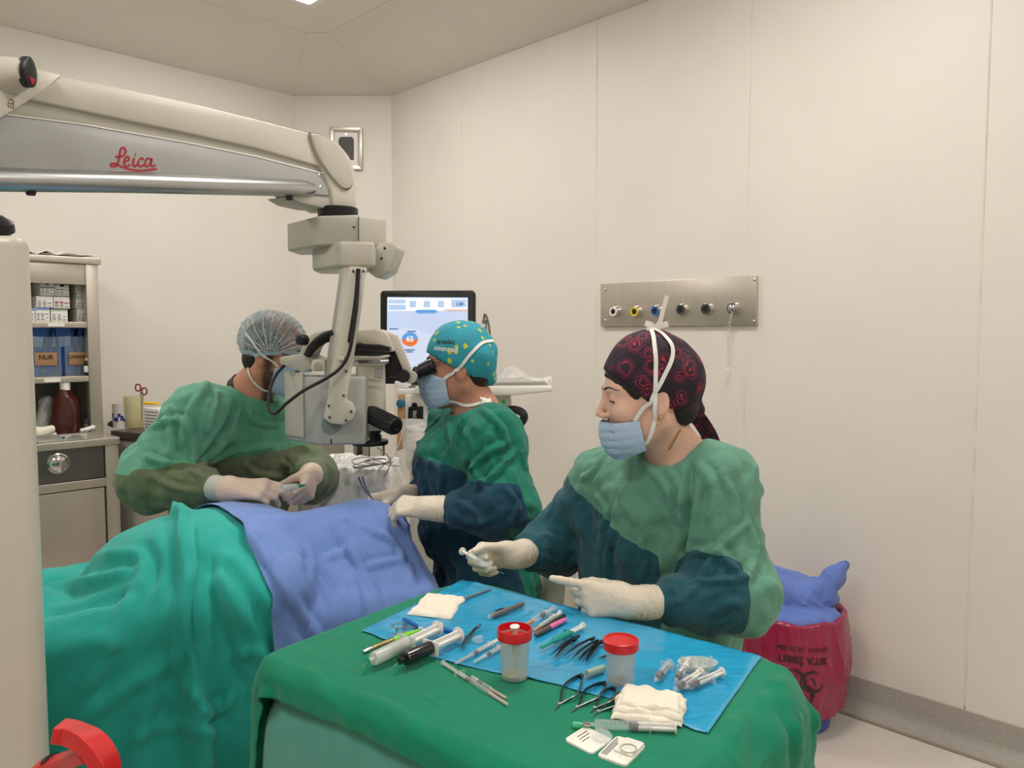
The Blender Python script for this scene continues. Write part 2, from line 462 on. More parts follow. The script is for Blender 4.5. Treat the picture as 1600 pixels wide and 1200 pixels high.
# ------------------------------------------------------------------ the room: axes pe (towards right wall) and qe (towards left wall)
S2 = math.sqrt(0.5)
pe = np.array([S2, S2, 0]); qe = np.array([-S2, S2, 0]); ze = np.array([0, 0, 1.0])
PW = 4.25 * S2; QW = 6.42 * S2          # wall distances
PB, QB = -3.3, -3.0                     # walls behind the camera
ZW, ZC, DC = 2.975, 3.13, 0.62
CH = 5.02                               # plane y = CH of the cut corner
def W(p, q, z=0): return pe * p + qe * q + ze * z
cr = np.array([4.25 - CH, CH, 0]); cl = np.array([CH - 6.42, CH, 0])
q_r = cr @ qe; p_l = cl @ pe
# floor
def floor_mat():
    m = mat('speckled_vinyl', (214, 206, 196), 0.35, var=0.02, scale=2)
    nt = m.node_tree; N = nt.nodes; L = nt.links; b = N['Principled BSDF']
    src = b.inputs['Base Color'].links[0].from_socket
    tc = N.new('ShaderNodeTexCoord'); v = N.new('ShaderNodeTexVoronoi'); v.inputs['Scale'].default_value = 130
    L.new(tc.outputs['Object'], v.inputs['Vector'])
    r = N.new('ShaderNodeValToRGB'); r.color_ramp.elements[0].position = 0.12; r.color_ramp.elements[1].position = 0.3
    L.new(v.outputs['Distance'], r.inputs['Fac'])
    n = N.new('ShaderNodeTexNoise'); n.inputs['Scale'].default_value = 60; L.new(tc.outputs['Object'], n.inputs['Vector'])
    r2 = N.new('ShaderNodeValToRGB'); r2.color_ramp.elements[0].position = 0.5; r2.color_ramp.elements[1].position = 0.6; L.new(n.outputs['Fac'], r2.inputs['Fac'])
    mm = N.new('ShaderNodeMath'); mm.operation = 'MAXIMUM'; L.new(r.outputs['Color'], mm.inputs[0]); L.new(r2.outputs['Color'], mm.inputs[1])
    mx = N.new('ShaderNodeMix'); mx.data_type = 'RGBA'; L.new(mm.outputs[0], mx.inputs['Factor'])
    mx.inputs[6].default_value = srgb(176, 166, 158); L.new(src, mx.inputs[7]); L.new(mx.outputs[2], b.inputs['Base Color'])
    return m
M_floor = floor_mat()
fl = [W(PB, QB), W(PW, QB), cr, cl, W(PB, QW)]
v, f = prism_vf([q + np.array([0, 0, -0.05]) for q in fl], (0, 0, 0.05))
setp(mesh('floor', v, f, M_floor, smooth=0), 'pale speckled vinyl floor', kind='structure')

def panel_wall(name, a, b, seams, zt, nrm, label, thick=0.02):
    """backing slab, then panels with recessed joints as children"""
    a = np.asarray(a, float); b = np.asarray(b, float); d = b - a; L = np.linalg.norm(d); d /= L; nrm = np.asarray(nrm, float)
    w = MB()
    w.prism([a, b, b + ze * zt, a + ze * zt], -nrm * 0.08)
    o = w.build(name, M_wall, smooth=0); setp(o, label, kind='structure')
    s = [0] + list(seams) + [L]
    for i in range(len(s) - 1):
        g = 0.002
        p0 = a + d * (s[i] + g); p1 = a + d * (s[i + 1] - g)
        v, f = prism_vf([p0, p1, p1 + ze * (zt - 0.001), p0 + ze * (zt - 0.001)], nrm * 0.006, 0.0015)
        mesh('wall_panel', v, f, M_wall, o, smooth=0)
        if i and s[i] > 0.1:
            pts = [a + d * s[i] + nrm * 0.006 + ze * z for z in np.linspace(0.14, zt, 40)]
            rr = [0.0022 + 0.0012 * noise.noise((i * 7.1, k * 0.9, 0)) for k in range(40)]
            v, f = tube_vf(pts, rr, 6)
            mesh('sealant_bead', v, f, M_seal, o)
    return o
panel_wall('wall_right', cr, W(PW, QB), [0.68, 1.68, 2.49, 3.36, 4.4, 5.4, 6.4], ZW, -pe, 'white panelled wall with vertical joints behind the gas outlets')
panel_wall('wall_corner', cl, cr, [], ZW, (0, -1, 0), 'narrow white wall cutting the far corner')
panel_wall('wall_left', W(PB, QW), cl, [0.9, 1.9, 2.9, 3.55], ZW, -qe, 'white panelled wall behind the steel cabinet')
panel_wall('wall_back', W(PB, QB), W(PB, QW), [1, 2, 3, 4, 5, 6, 7], ZW, pe, 'white panelled wall behind the camera, left')
panel_wall('wall_near', W(PW, QB), W(PB, QB), [1, 2, 3, 4, 5], ZW, qe, 'white panelled wall behind the camera, right')
# ceiling with sloped border
outer = [cl, cr, W(PW, QB), W(PB, QB), W(PB, QW)]
def inset_poly(poly, d):
    n = len(poly); out = []
    for i in range(n):
        a, b, c = poly[i - 1], poly[i], poly[(i + 1) % n]
        e1 = (b - a) / np.linalg.norm(b - a); e2 = (c - b) / np.linalg.norm(c - b)
        n1 = np.array([e1[1], -e1[0], 0]); n2 = np.array([e2[1], -e2[0], 0])
        m = n1 + n2; out.append(b + m * d / (1 + n1 @ n2))
    return out
inner = inset_poly(outer, DC)
o = MB().prism([q + ze * (ZC + 0.0) for q in inner], ze * 0.05).build('ceiling', M_ceil, smooth=0)
setp(o, 'pale flat ceiling with sloped border panels', kind='structure')
for i in range(5):
    j = (i + 1) % 5
    a, b, c, d = outer[i] + ze * ZW, outer[j] + ze * ZW, inner[j] + ze * ZC, inner[i] + ze * ZC
    L = np.linalg.norm(b - a); k = max(1, int(round(L / 1.6)))
    for s in range(k):
        t0, t1 = s / k, (s + 1) / k
        q = [a + (b - a) * t0, a + (b - a) * t1, d + (c - d) * t1, d + (c - d) * t0]
        v, f = prism_vf(q, ze * 0.03); mesh('ceiling_panel', v, f, M_ceil, o, smooth=0)
    for (x, y) in ((a, b), (d, c), (a, d)):
        v, f = tube_vf(np.linspace(x, y, 30) - ze * 0.001, [0.0035 + 0.001 * noise.noise((i, t, 3.3)) for t in range(30)], 6)
        mesh('sealant_bead', v, f, M_seal, o)
# coved skirting
def skirting_mat():
    m = mat('speckled_grey_vinyl', (168, 163, 155), 0.4, var=0.10, scale=110)
    return m
M_skirt = skirting_mat()
def skirting(name, a, b, n, label):
    n = np.asarray(n, float)
    prof = [(0.006, 0.125), (0.012, 0.125), (0.0125, 0.05), (0.018, 0.03), (0.032, 0.014), (0.055, 0.007), (0.085, 0.005), (0.086, 0.001), (0.006, 0.001)]
    v, f = prism_vf([a + n * x + ze * z for x, z in prof], b - a)
    o = mesh(name, v, f, M_skirt, smooth=30); setp(o, label, kind='structure')
    pts = [a + (b - a) * t + n * (0.088 + 0.004 * noise.noise((t * 14, 2, 1))) + ze * 0.004 for t in np.linspace(0, 1, 90)]
    v, f = tube_vf(pts, 0.006, 6); mesh('floor_weld', v, f, mat('dirty_weld', (150, 140, 128), 0.6), o)
skirting('baseboard_right', cr, W(PW, QB), -pe, 'grey speckled coved skirting along the panelled wall')
skirting('baseboard_left', W(PB, QW), cl, -qe, 'grey speckled coved skirting behind the cabinet')
skirting('baseboard_corner', cl, cr, (0, -1, 0), 'grey speckled coved skirting of the cut corner')

# ceiling lamps (recessed square luminaires)
M_lamp = mat('lamp_diffuser', (255, 250, 244), 0.5, emit=LAMP_STRENGTH, var=0.0)
k = 0
for p in (1.80, -0.6):
    for q in (3.24, 1.1, -1.2):
        nm = 'square ceiling lamp whose corner shows at the top of the picture' if (p, q) == (1.80, 3.24) else 'square recessed ceiling lamp %s, %s' % ('along the gas outlet wall' if p > 0 else 'away from the gas outlet wall', {3.24: 'row over the microscope', 1.1: 'row above the photographer', -1.2: 'row behind the photographer'}[q])
        t = thing('ceiling_light', nm, 'lamp', W(p, q, ZC), (0, 0, math.pi / 4), 'recessed ceiling lamps')
        h = 0.29
        MB().box((0, 0, -0.012), (2 * h, 2 * h, 0.012)).build('diffuser', M_lamp, t, False, 0)
        fr = MB()
        for sx, sy, dx, dy in ((0, 1, 0.64, 0.03), (0, -1, 0.64, 0.03), (1, 0, 0.03, 0.58), (-1, 0, 0.03, 0.58)):
            fr.box((sx * 0.305, sy * 0.305, -0.012), (dx, dy, 0.024))
        fr.build('frame', M_white, t, False, 0)
        MB().lathe([(0.006, -0.03), (0.006, -0.02)], (0.25, 0.25, 0), n=8).build('screw', M_steel, t, False)

# ------------------------------------------------------------------ operating bed and drapes
BH = np.array([-0.42, 2.16, 0.0]); bd = np.array([-0.93, -0.36, 0.0]); bd /= np.linalg.norm(bd)
bn = np.array([-bd[1], bd[0], 0.0]); bn = bn if bn[1] < 0 else -bn           # towards the camera
BR = np.stack([bd, bn, ze], 1)
def B(a, l, z): return BH + bd * a + bn * l + ze * z
bed = thing('operating_bed', 'operating bed hidden under the turquoise drape', 'bed', B(0.8, 0, 0), (0, 0, math.atan2(bd[1], bd[0])))
def bl(a, l, z): return (a - 0.8, -l, z)
MB().box(bl(0.8, 0, 0.715), (1.9, 0.46, 0.07), bev=0.02).build('mattress', mat('bed_vinyl', (60, 62, 70), 0.4), bed, False)
MB().box(bl(0.8, 0, 0.66), (1.9, 0.48, 0.05), bev=0.01).build('bed_frame', M_cream, bed, False)
MB().box(bl(0.75, 0, 0.36), (0.36, 0.3, 0.56), bev=0.03).build('column', M_cream, bed, False)
MB().box(bl(0.75, 0.02, 0.06), (1.2, 0.46, 0.11), bev=0.03).build('base', M_cream, bed, False)
MB().box(bl(-0.07, 0.0, 0.72), (0.2, 0.24, 0.05), bev=0.02).build('headrest', mat('bed_vinyl', (60, 62, 70), 0.4), bed, False)
def bed_sdf(Q):
    Q = np.asarray(Q, np.float32)
    d = s_box(Q, B(0.82, 0, 0.62), (0.98, 0.27, 0.16), 0.04, BR)
    d = smin(d, s_ell(Q, B(0.03, 0, 0.86), (0.15, 0.12, 0.10), BR), 0.06)       # head
    d = smin(d, s_ell(Q, B(0.40, 0.0, 0.80), (0.31, 0.26, 0.175), BR), 0.08)       # chest
    d = smin(d, s_cone(Q, B(0.25, 0.24, 0.83), B(0.75, 0.25, 0.76), 0.055, 0.045), 0.06)
    d = smin(d, s_cone(Q, B(0.25, -0.24, 0.83), B(0.75, -0.25, 0.74), 0.055, 0.045), 0.06)
    for s in (1, -1):
        d = smin(d, s_cone(Q, B(0.8, 0.1 * s, 0.745), B(1.25, 0.11 * s, 0.76), 0.09, 0.065), 0.06)
        d = smin(d, s_cone(Q, B(1.25, 0.11 * s, 0.76), B(1.65, 0.10 * s, 0.75), 0.065, 0.05), 0.06)
    return d
def press(Q, c, k):                      # slack cloth: rest shape larger than the laid shape
    return c + (Q - c) * np.asarray(k)
nu, nv = 88, 80
aa = np.linspace(-0.06, 1.75, nu); ll = np.linspace(-0.72, 0.80, nv)
loc = []
for a in aa:
    for l in ll:
        l = l * (1 - 0.24 * max(0, 1 - max(a + 0.06, 0) / 0.42) * (l > 0))
        w = 0.020 * math.sin(16 * a + 5 * l + 2.2 * noise.noise((a * 2, l * 2, 1))) + 0.012 * noise.noise((a * 6, l * 3, 2))
        w += 0.06 * math.exp(-((a - 0.47 + 0.05 * l) / 0.022) ** 2) * (1 if l > -0.15 else 0.3) + 0.035 * math.exp(-((a - 0.80 + 0.35 * l) / 0.04) ** 2)
        w += 0.035 * math.exp(-((a - 0.26 - 0.05 * l) / 0.03) ** 2) * (l > 0.2)
        loc.append((a, l, 1.05 + w))
loc = np.array(loc); x0 = B(0, 0, 0) + loc[:, :1] * bd + loc[:, 1:2] * bn + loc[:, 2:] * ze
xg, I = drape(x0, nu, nv, bed_sdf, steps=80, iters=8, mu=0.3, soft=0.5, stick=0.9)
xg, nu, nv = upsample(xg, nu, nv); I = np.arange(nu * nv).reshape(nu, nv); gf = face_up(xg, grid_faces(I))
xg = crease(xg, gf, 0.007, 2.6, 1.0, ((-0.7, -0.2, 0.9), (-0.2, -0.3, 1.0), (0.6, 0.3, 0.9)), sharp=3.0, neg=0.4)
xg = folds(xg, gf, [([(312, 787), (316, 852), (317, 914), (321, 965), (325, 1030)], 0.022, 0.014), ([(322, 872), (332, 925), (354, 998), (385, 1090)], -0.020, 0.020),
    ([(293, 833), (304, 870), (297, 907), (279, 980), (275, 1035), (304, 1090), (340, 1115)], 0.014, 0.016), ([(220, 896), (205, 932), (183, 987), (154, 1046), (121, 1112)], 0.014, 0.020),
    ([(60, 925), (147, 907), (220, 892)], 0.020, 0.018), ([(70, 962), (117, 955), (165, 940), (205, 925)], -0.016, 0.020), ([(110, 1130), (183, 1082), (257, 1035), (275, 1012)], 0.014, 0.022),
    ([(323, 888), (367, 936), (403, 995), (422, 1050)], 0.016, 0.018), ([(367, 1024), (403, 1013), (418, 1050), (380, 1100)], 0.012, 0.014), ([(290, 1118), (341, 1108), (372, 1080)], 0.012, 0.014),
    ([(150, 866), (213, 866), (228, 892), (224, 935)], 0.014, 0.016), ([(240, 830), (262, 880), (250, 930)], 0.010, 0.016), ([(90, 1010), (150, 1000), (200, 1010)], 0.010, 0.022),
    ([(350, 860), (390, 900), (430, 960)], 0.010, 0.016), ([(200, 1150), (280, 1130), (350, 1150)], 0.012, 0.018), ([(240, 1060), (230, 1120), (200, 1190)], 0.012, 0.02), ([(345, 820), (400, 870), (455, 960)], -0.008, 0.014)])
xg = crease(xg, gf, 0.0035, 8.0, 3.0, ((-0.5, -0.2, 1.0), (-0.9, -0.3, 0.4), (0.4, 0.3, 0.9)), sharp=4.0, neg=0.2)
def cloth_mat(name, col, **k): return mat(name, col, 0.85, var=k.get('var', 0.05), scale=k.get('scale', 14), bump=k.get('bump', 0.12), bscale=k.get('bscale', 900), sheen=0.15, spec=0.25)
M_teal = add_rumple(cloth_mat('turquoise_cotton', (46, 174, 162)), 8, 0.35)
gd = mesh('patient_drape', xg, gf, M_teal, smooth=180)
setp(gd, 'turquoise cotton drape covering the patient on the bed', 'drape'); add_solid(gd, 0.002, -1)
# blue drape over head and chest
def tri_bvh(v, f): 
    b = BVHTree.FromPolygons([tuple(q) for q in v], [tuple(map(int, q)) for q in f])
    return b
gb = tri_bvh(xg, gf)
# make sure normals point up/out
tn = gb.find_nearest(Vector(B(0.4, 0, 1.1)))[1]
if tn.z < 0: gb = tri_bvh(xg, gf[:, ::-1]); print('green normals flipped')
nu2, nv2 = 54, 66
x1 = []
for i in np.linspace(0, 1, nu2):
    for j in np.linspace(0, 1, nv2):
        l = -0.40 + 0.98 * j
        ar = -0.27 + 0.03 * j; al = 0.50 - 0.44 * (l + 0.16)
        a = ar + (al - ar) * i
        w = 0.012 * math.sin(24 * a - 9 * l) + 0.012 * noise.noise((a * 7, l * 5, 5)) + 0.05 * math.exp(-((a - 0.10 + 0.25 * l) / 0.022) ** 2) * (l > 0) + 0.05 * math.exp(-((a + 0.12 + 0.05 * l) / 0.02) ** 2) * (l > 0.05)
        x1.append(B(a, l, 1.10 + w))
x1 = np.array(x1)
def blue_sdf(Q): return bed_sdf(Q) - 0.006
xb, I2 = drape(x1, nu2, nv2, blue_sdf, steps=76, iters=8, mu=0.4, bvh=gb, boff=0.009, soft=1.6, stick=0.9)
M_blue = mat('blue_nonwoven', (112, 142, 206), 0.75, var=0.04, scale=30, bump=0.15, bscale=400, sheen=0.2, spec=0.3)
xb, nu2, nv2 = upsample(xb, nu2, nv2); I2 = np.arange(nu2 * nv2).reshape(nu2, nv2); bf = face_up(xb, grid_faces(I2))
xb = folds(xb, bf, [([(350, 792), (410, 860), (440, 905), (470, 960), (500, 1000)], 0.012, 0.014), ([(505, 795), (532, 835), (552, 865), (572, 897), (595, 942)], 0.012, 0.010), ([(505, 874), (548, 858)], 0.010, 0.010),
    ([(565, 888), (626, 874)], 0.010, 0.010), ([(535, 808), (580, 828), (620, 850), (627, 885)], 0.010, 0.010), ([(590, 800), (620, 840), (650, 885), (658, 915)], -0.014, 0.016), ([(612, 790), (650, 830), (672, 875), (688, 918)], 0.018, 0.014),
    ([(455, 845), (497, 900), (518, 940)], 0.010, 0.012), ([(380, 800), (450, 800), (520, 790)], 0.006, 0.010), ([(420, 800), (470, 850), (480, 900)], -0.010, 0.014), ([(545, 900), (560, 940), (560, 985)], 0.010, 0.012)])
xb = crease(xb, bf, 0.003, 5.0, 8.0, ((-0.3, -0.4, 1.0), (-0.8, 0.2, 0.6), (0.6, -0.3, 0.7)), sharp=5.0, neg=0.0)
add_rumple(M_blue, 6, 0.3)
gb = tri_bvh(xg, gf)
for _ in range(3):
    for i_, q in enumerate(xb):
        loc, nr, _k, ds = gb.find_nearest(Vector(q), 0.05)
        if loc is not None:
            sd = (Vector(q) - loc).dot(nr)
            if sd < 0.0055: xb[i_] = np.array(Vector(q) + nr * (0.0055 - sd))
bd_o = mesh('surgical_drape', xb, bf, M_blue, smooth=180)
setp(bd_o, 'blue non-woven surgical drape over the patient\'s head and chest', 'drape'); add_solid(bd_o, 0.0012, 1)

# ------------------------------------------------------------------ instrument table with cloths
TZ = 0.895
tu = np.array([0.79, -0.613, 0.0]); tu /= np.linalg.norm(tu); tv = np.array([tu[1], -tu[0], 0.0])
TA = np.array([-0.115, 1.70, 0.0]); TWD, TDP = 0.765, 0.53
def T(a, b, z=TZ): return TA + tu * a + tv * b + ze * z
tc_ = T(TWD / 2, TDP / 2, 0)
TR = np.stack([tu, tv, ze], 1)
tab = thing('instrument_table', 'instrument table hidden under the green cloths', 'table', tc_, (0, 0, math.atan2(tu[1], tu[0])))
MB().box((0, 0, TZ - 0.035), (TWD - 0.02, TDP - 0.02, 0.03), bev=0.005).build('table_top', M_steel, tab, False)
for sx in (-1, 1):
    for sy in (-1, 1):
        MB().tube([(sx * (TWD / 2 - 0.05), sy * (TDP / 2 - 0.05), 0.09), (sx * (TWD / 2 - 0.05), sy * (TDP / 2 - 0.05), TZ - 0.05)], 0.014, 12).build('leg', M_steel, tab, False)
        MB().lathe([(0.012, -0.016), (0.04, -0.016), (0.042, 0), (0.04, 0.016), (0.012, 0.016)], (sx * (TWD / 2 - 0.05), sy * (TDP / 2 - 0.05), 0.043), (1, 0, 0), 20).build('caster', M_rubber, tab, False)
MB().box((0, 0, 0.25), (TWD - 0.1, TDP - 0.1, 0.02), bev=0.004).build('lower_shelf', M_steel, tab, False)
def tab_sdf(Q): return s_box(np.asarray(Q, np.float32), T(TWD / 2, TDP / 2, TZ - 0.162), (TWD / 2, TDP / 2, 0.16), 0.015, TR)
def under_sdf(Q):
    Q = np.asarray(Q, np.float32)
    d = tab_sdf(Q)
    # hanging skirt of the cloth beneath
    return np.minimum(d, s_box(Q, T(TWD / 2, TDP / 2, TZ - 0.36), (TWD / 2 - 0.012, TDP / 2 - 0.012, 0.36), 0.04, TR))
M_uteal = add_rumple(cloth_mat('faded_teal_cotton', (84, 158, 144)), 7, 0.3)
M_tgreen = add_rumple(cloth_mat('dark_green_cotton', (4, 128, 96)), 8, 0.25)
def flat_cloth(a0, a1, b0, b1, n1, n2, z, seed):
    return np.array([T(a, b, z + 0.006 * noise.noise((a * 6, b * 6, seed)) + (0.018 * math.sin(26 * (a + 0.4 * b)) * (a < 0 or a > TWD) + 0.018 * math.sin(24 * (b + 0.3 * a) + seed) * (b > TDP or b < 0))) for a in np.linspace(a0, a1, n1) for b in np.linspace(b0, b1, n2)])
x2 = flat_cloth(-0.32, TWD + 0.3, -0.3, TDP + 0.5, 70, 66, TZ + 0.02, 1)
xu, I3 = drape(x2, 70, 66, tab_sdf, steps=70, iters=8, mu=0.5, off=0.004, soft=0.6)
o = mesh('under_cloth', xu, grid_faces(I3), M_uteal, smooth=180)
setp(o, 'faded teal cloth hanging below the dark green tablecloth', 'tablecloth'); add_solid(o, 0.002, -1); add_subsurf(o, 1)
ub = tri_bvh(xu, grid_faces(I3))
if ub.find_nearest(Vector(T(0.3, 0.3, 1.1)))[1].z < 0: ub = tri_bvh(xu, grid_faces(I3)[:, ::-1])
x3 = flat_cloth(-0.36, TWD + 0.36, -0.12, TDP + 0.036, 84, 62, TZ + 0.035, 4)
for k_, q in enumerate(x3):        # front hem runs slightly askew
    pass
xt, I4 = drape(x3, 84, 62, tab_sdf, steps=70, iters=8, mu=0.5, off=0.009, bvh=ub, boff=0.006, soft=2.6)
xt, n84, n62 = upsample(xt, 84, 62); I4 = np.arange(n84 * n62).reshape(n84, n62); tf_ = face_up(xt, grid_faces(I4))
wt = np.clip((TZ + 0.002 - xt[:, 2]) / 0.03, 0.10, 1)
xt = crease(xt, tf_, 0.008, 6.0, 6.0, ((0.1, 0.1, 1.0), (0.5, 0.2, 0.8), (-0.5, 0.2, 0.8)), w=wt, sharp=4.0, neg=0.0)
xt = folds(xt, tf_, [([(560, 1085), (620, 1110), (660, 1150)], 0.003, 0.010), ([(680, 1080), (650, 1130), (610, 1165)], 0.0025, 0.007), ([(690, 1180), (705, 1196)], 0.003, 0.006), ([(662, 1090), (690, 1104)], 0.003, 0.006), ([(480, 1040), (520, 1100), (560, 1140)], 0.003, 0.012),
    ([(1215, 1060), (1235, 1120), (1245, 1200)], 0.012, 0.014), ([(1190, 1090), (1180, 1150), (1175, 1200)], -0.008, 0.014), ([(1150, 1120), (1145, 1200)], 0.006, 0.012), ([(1262, 1090), (1275, 1150), (1272, 1200)], 0.010, 0.010)])
o = mesh('table_cloth', xt, tf_, M_tgreen, smooth=180)
setp(o, 'dark green cotton cloth spread over the instrument table', 'tablecloth'); add_solid(o, 0.0022, 1)
ZT = TZ + 0.0085
# plastic sheet
def plastic_mat():
    m = mat('blue_plastic_film', (38, 158, 205), 0.22, var=0.05, scale=18, bump=0.35, bscale=28, coat=0.4, stretch=(1, 2.4, 1))
    return m
s1, s2, s3, s4 = PZ(565, 990, ZT), PZ(722, 908, ZT), PZ(1190, 1029, ZT), PZ(1106, 1150, ZT)
n1, n2 = 110, 56
pv = []
for i in range(n1):
    for j in range(n2):
        a, b = i / (n1 - 1), j / (n2 - 1)
        q = (s2 * (1 - a) + s3 * a) * (1 - b) + (s1 * (1 - a) + s4 * a) * b
        e = b ** 3
        q = q + tv * (0.022 * math.sin(a * 5.5 + 0.4) * math.sin(math.pi * a)) * e + tv * 0.006 * noise.noise((a * 14, 0, 7)) * e
        h = 0.0022 * noise.noise((q[0] * 16, q[1] * 16, 1.5)) + 0.0016 * abs(noise.noise((q[0] * 34 + q[1] * 9, q[1] * 30, 4.5)))
        h += 0.0035 * max(0, noise.noise((a * 24, b * 1.6, 9))) * (0.3 + 0.7 * abs(a - 0.4))
        q = q + ze * (0.0035 + max(h, -0.001)); pv.append(q)
I5 = np.arange(n1 * n2).reshape(n1, n2)
o = mesh('plastic_sheet', pv, grid_faces(I5)[:, ::-1], plastic_mat(), smooth=180)
setp(o, 'glossy blue plastic sheet under the instruments', 'plastic sheet'); add_solid(o, 0.0006, 1)
ZS = ZT + 0.006
# ------------------------------------------------------------------ people
def head_frame(fwd, roll=0.0):
    f = nrm_(fwd); l = nrm_(np.cross(ze, f)); u = np.cross(f, l)
    if roll: l, u = l * math.cos(roll) + u * math.sin(roll), u * math.cos(roll) - l * math.sin(roll)
    return np.stack([f, l, u], 1)
def head_local(q, female=False):
    d = s_ell(q, (-0.012, 0, 0.040), (0.098, 0.077, 0.090))
    d = smin(d, s_ell(q, (0.030, 0, -0.030), (0.062, 0.060, 0.085)), 0.03)
    jr = 0.019 if female else 0.022
    for s in (1, -1):
        d = smin(d, s_cone(q, (-0.012, 0.052 * s, -0.055), (0.062, 0.016 * s, -0.103), jr, jr * 0.9), 0.03)
        d = smin(d, s_ell(q, (0.058, 0.040 * s, -0.022), (0.030, 0.026, 0.026)), 0.02)
        d = smin(d, s_cone(q, (0.084, 0.012 * s, 0.030), (0.066, 0.046 * s, 0.030), 0.010 if not female else 0.007, 0.008), 0.02)
    d = smin(d, s_ell(q, (0.074, 0, -0.102), (0.020, 0.022, 0.018)), 0.03)
    for s in (1, -1):
        d = smax(d, -s_ell(q, (0.098, 0.033 * s, 0.010), (0.020, 0.018, 0.013)), 0.015)
        d = smin(d, s_ell(q, (0.073, 0.032 * s, 0.010), (0.0145, 0.0155, 0.0125)), 0.006)
    d = smin(d, s_cone(q, (0.088, 0, 0.020), (0.113 if female else 0.114, 0, -0.020 if female else -0.026), 0.0068 if female else 0.0075, 0.0086 if female else 0.0115), 0.016)
    for s in (1, -1): d = smin(d, s_ell(q, (0.102, 0.010 * s, -0.027 if female else -0.032), (0.010, 0.007, 0.0065)), 0.008)
    d = smin(d, s_cone(q, (0.092, -0.018, -0.066), (0.092, 0.018, -0.066), 0.006), 0.012)
    d = smin(d, s_cone(q, (0.089, -0.015, -0.078), (0.089, 0.015, -0.078), 0.007), 0.012)
    d = smax(d, -s_cone(q, (0.102, -0.02, -0.0715), (0.102, 0.02, -0.0715), 0.004), 0.004)
    for s in (1, -1):
        e = s_ell(q, (-0.016, 0.078 * s, -0.006), (0.019, 0.009, 0.032))
        e = smin(e, s_ell(q, (-0.010, 0.073 * s, -0.030), (0.010, 0.008, 0.012)), 0.01)
        e = smax(e, -s_ell(q, (-0.013, 0.089 * s, -0.003), (0.011, 0.008, 0.020)), 0.006)
        d = smin(d, e, 0.012)
    return d
def sdf_bones(Q, bones, k, grow=0.0):
    d = None
    for b in bones:
        if isinstance(b[0], str): e = s_ell(Q, b[1], np.asarray(b[2]) + grow, b[3] if len(b) > 3 else None)
        else: e = s_cone(Q, b[0], b[1], b[2] + grow, b[3] + grow)
        d = e if d is None else smin(d, e, k)
    return d
def crumple(v, f, inner, expand=1.05, amp=0.008, freq=16, steps=40, seed=0, pin=None, lap=0.10, aniso=(1, 1, 0.45), sag=0.0):
    """slack cloth: longer rest lengths make the surface buckle into wrinkles"""
    f = np.asarray(f); n = len(v)
    e = np.vstack([f[:, [0, 1]], f[:, [1, 2]], f[:, [2, 3]], f[:, [3, 0]]]); e = np.unique(np.sort(e, 1), axis=0)
    e2 = np.vstack([f[:, [0, 2]], f[:, [1, 3]]]); E = np.vstack([e, e2])
    L = np.linalg.norm(v[E[:, 0]] - v[E[:, 1]], axis=1) * expand
    deg = np.bincount(E.ravel(), minlength=n).astype(float)
    fn = np.cross(v[f[:, 2]] - v[f[:, 0]], v[f[:, 3]] - v[f[:, 1]]); vn = np.zeros_like(v)
    for k in range(4):
        for c in range(3): vn[:, c] += np.bincount(f[:, k], fn[:, c], n)
    vn /= np.linalg.norm(vn, axis=1)[:, None] + 1e-9
    w = np.ones(n) if pin is None else (1 - pin)
    nz = perlin(v * freq * np.array(aniso) + seed * 3.1) + 0.6 * perlin(v * freq * 2.3 + seed)
    p = v + vn * (amp * nz * w)[:, None]
    G = vn
    for s in range(steps):
        d = p[E[:, 1]] - p[E[:, 0]]; l = np.sqrt((d * d).sum(1)) + 1e-9; c = d * (0.5 * (l - L) / l)[:, None]
        acc = np.stack([np.bincount(E[:, 0], c[:, k], n) - np.bincount(E[:, 1], c[:, k], n) for k in range(3)], 1)
        p = p + 2.6 * acc / deg[:, None] * w[:, None]
        sm = np.stack([np.bincount(e[:, 0], p[e[:, 1], k], n) + np.bincount(e[:, 1], p[e[:, 0], k], n) for k in range(3)], 1)
        dg = np.bincount(e.ravel(), minlength=n)
        p = p + lap * (sm / dg[:, None] - p) * w[:, None]
        if sag: p[:, 2] -= sag * w
        if s % 4 == 3:
            dd = inner(p); m = dd < 0
            p[m] -= G[m] * dd[m][:, None]
    return p
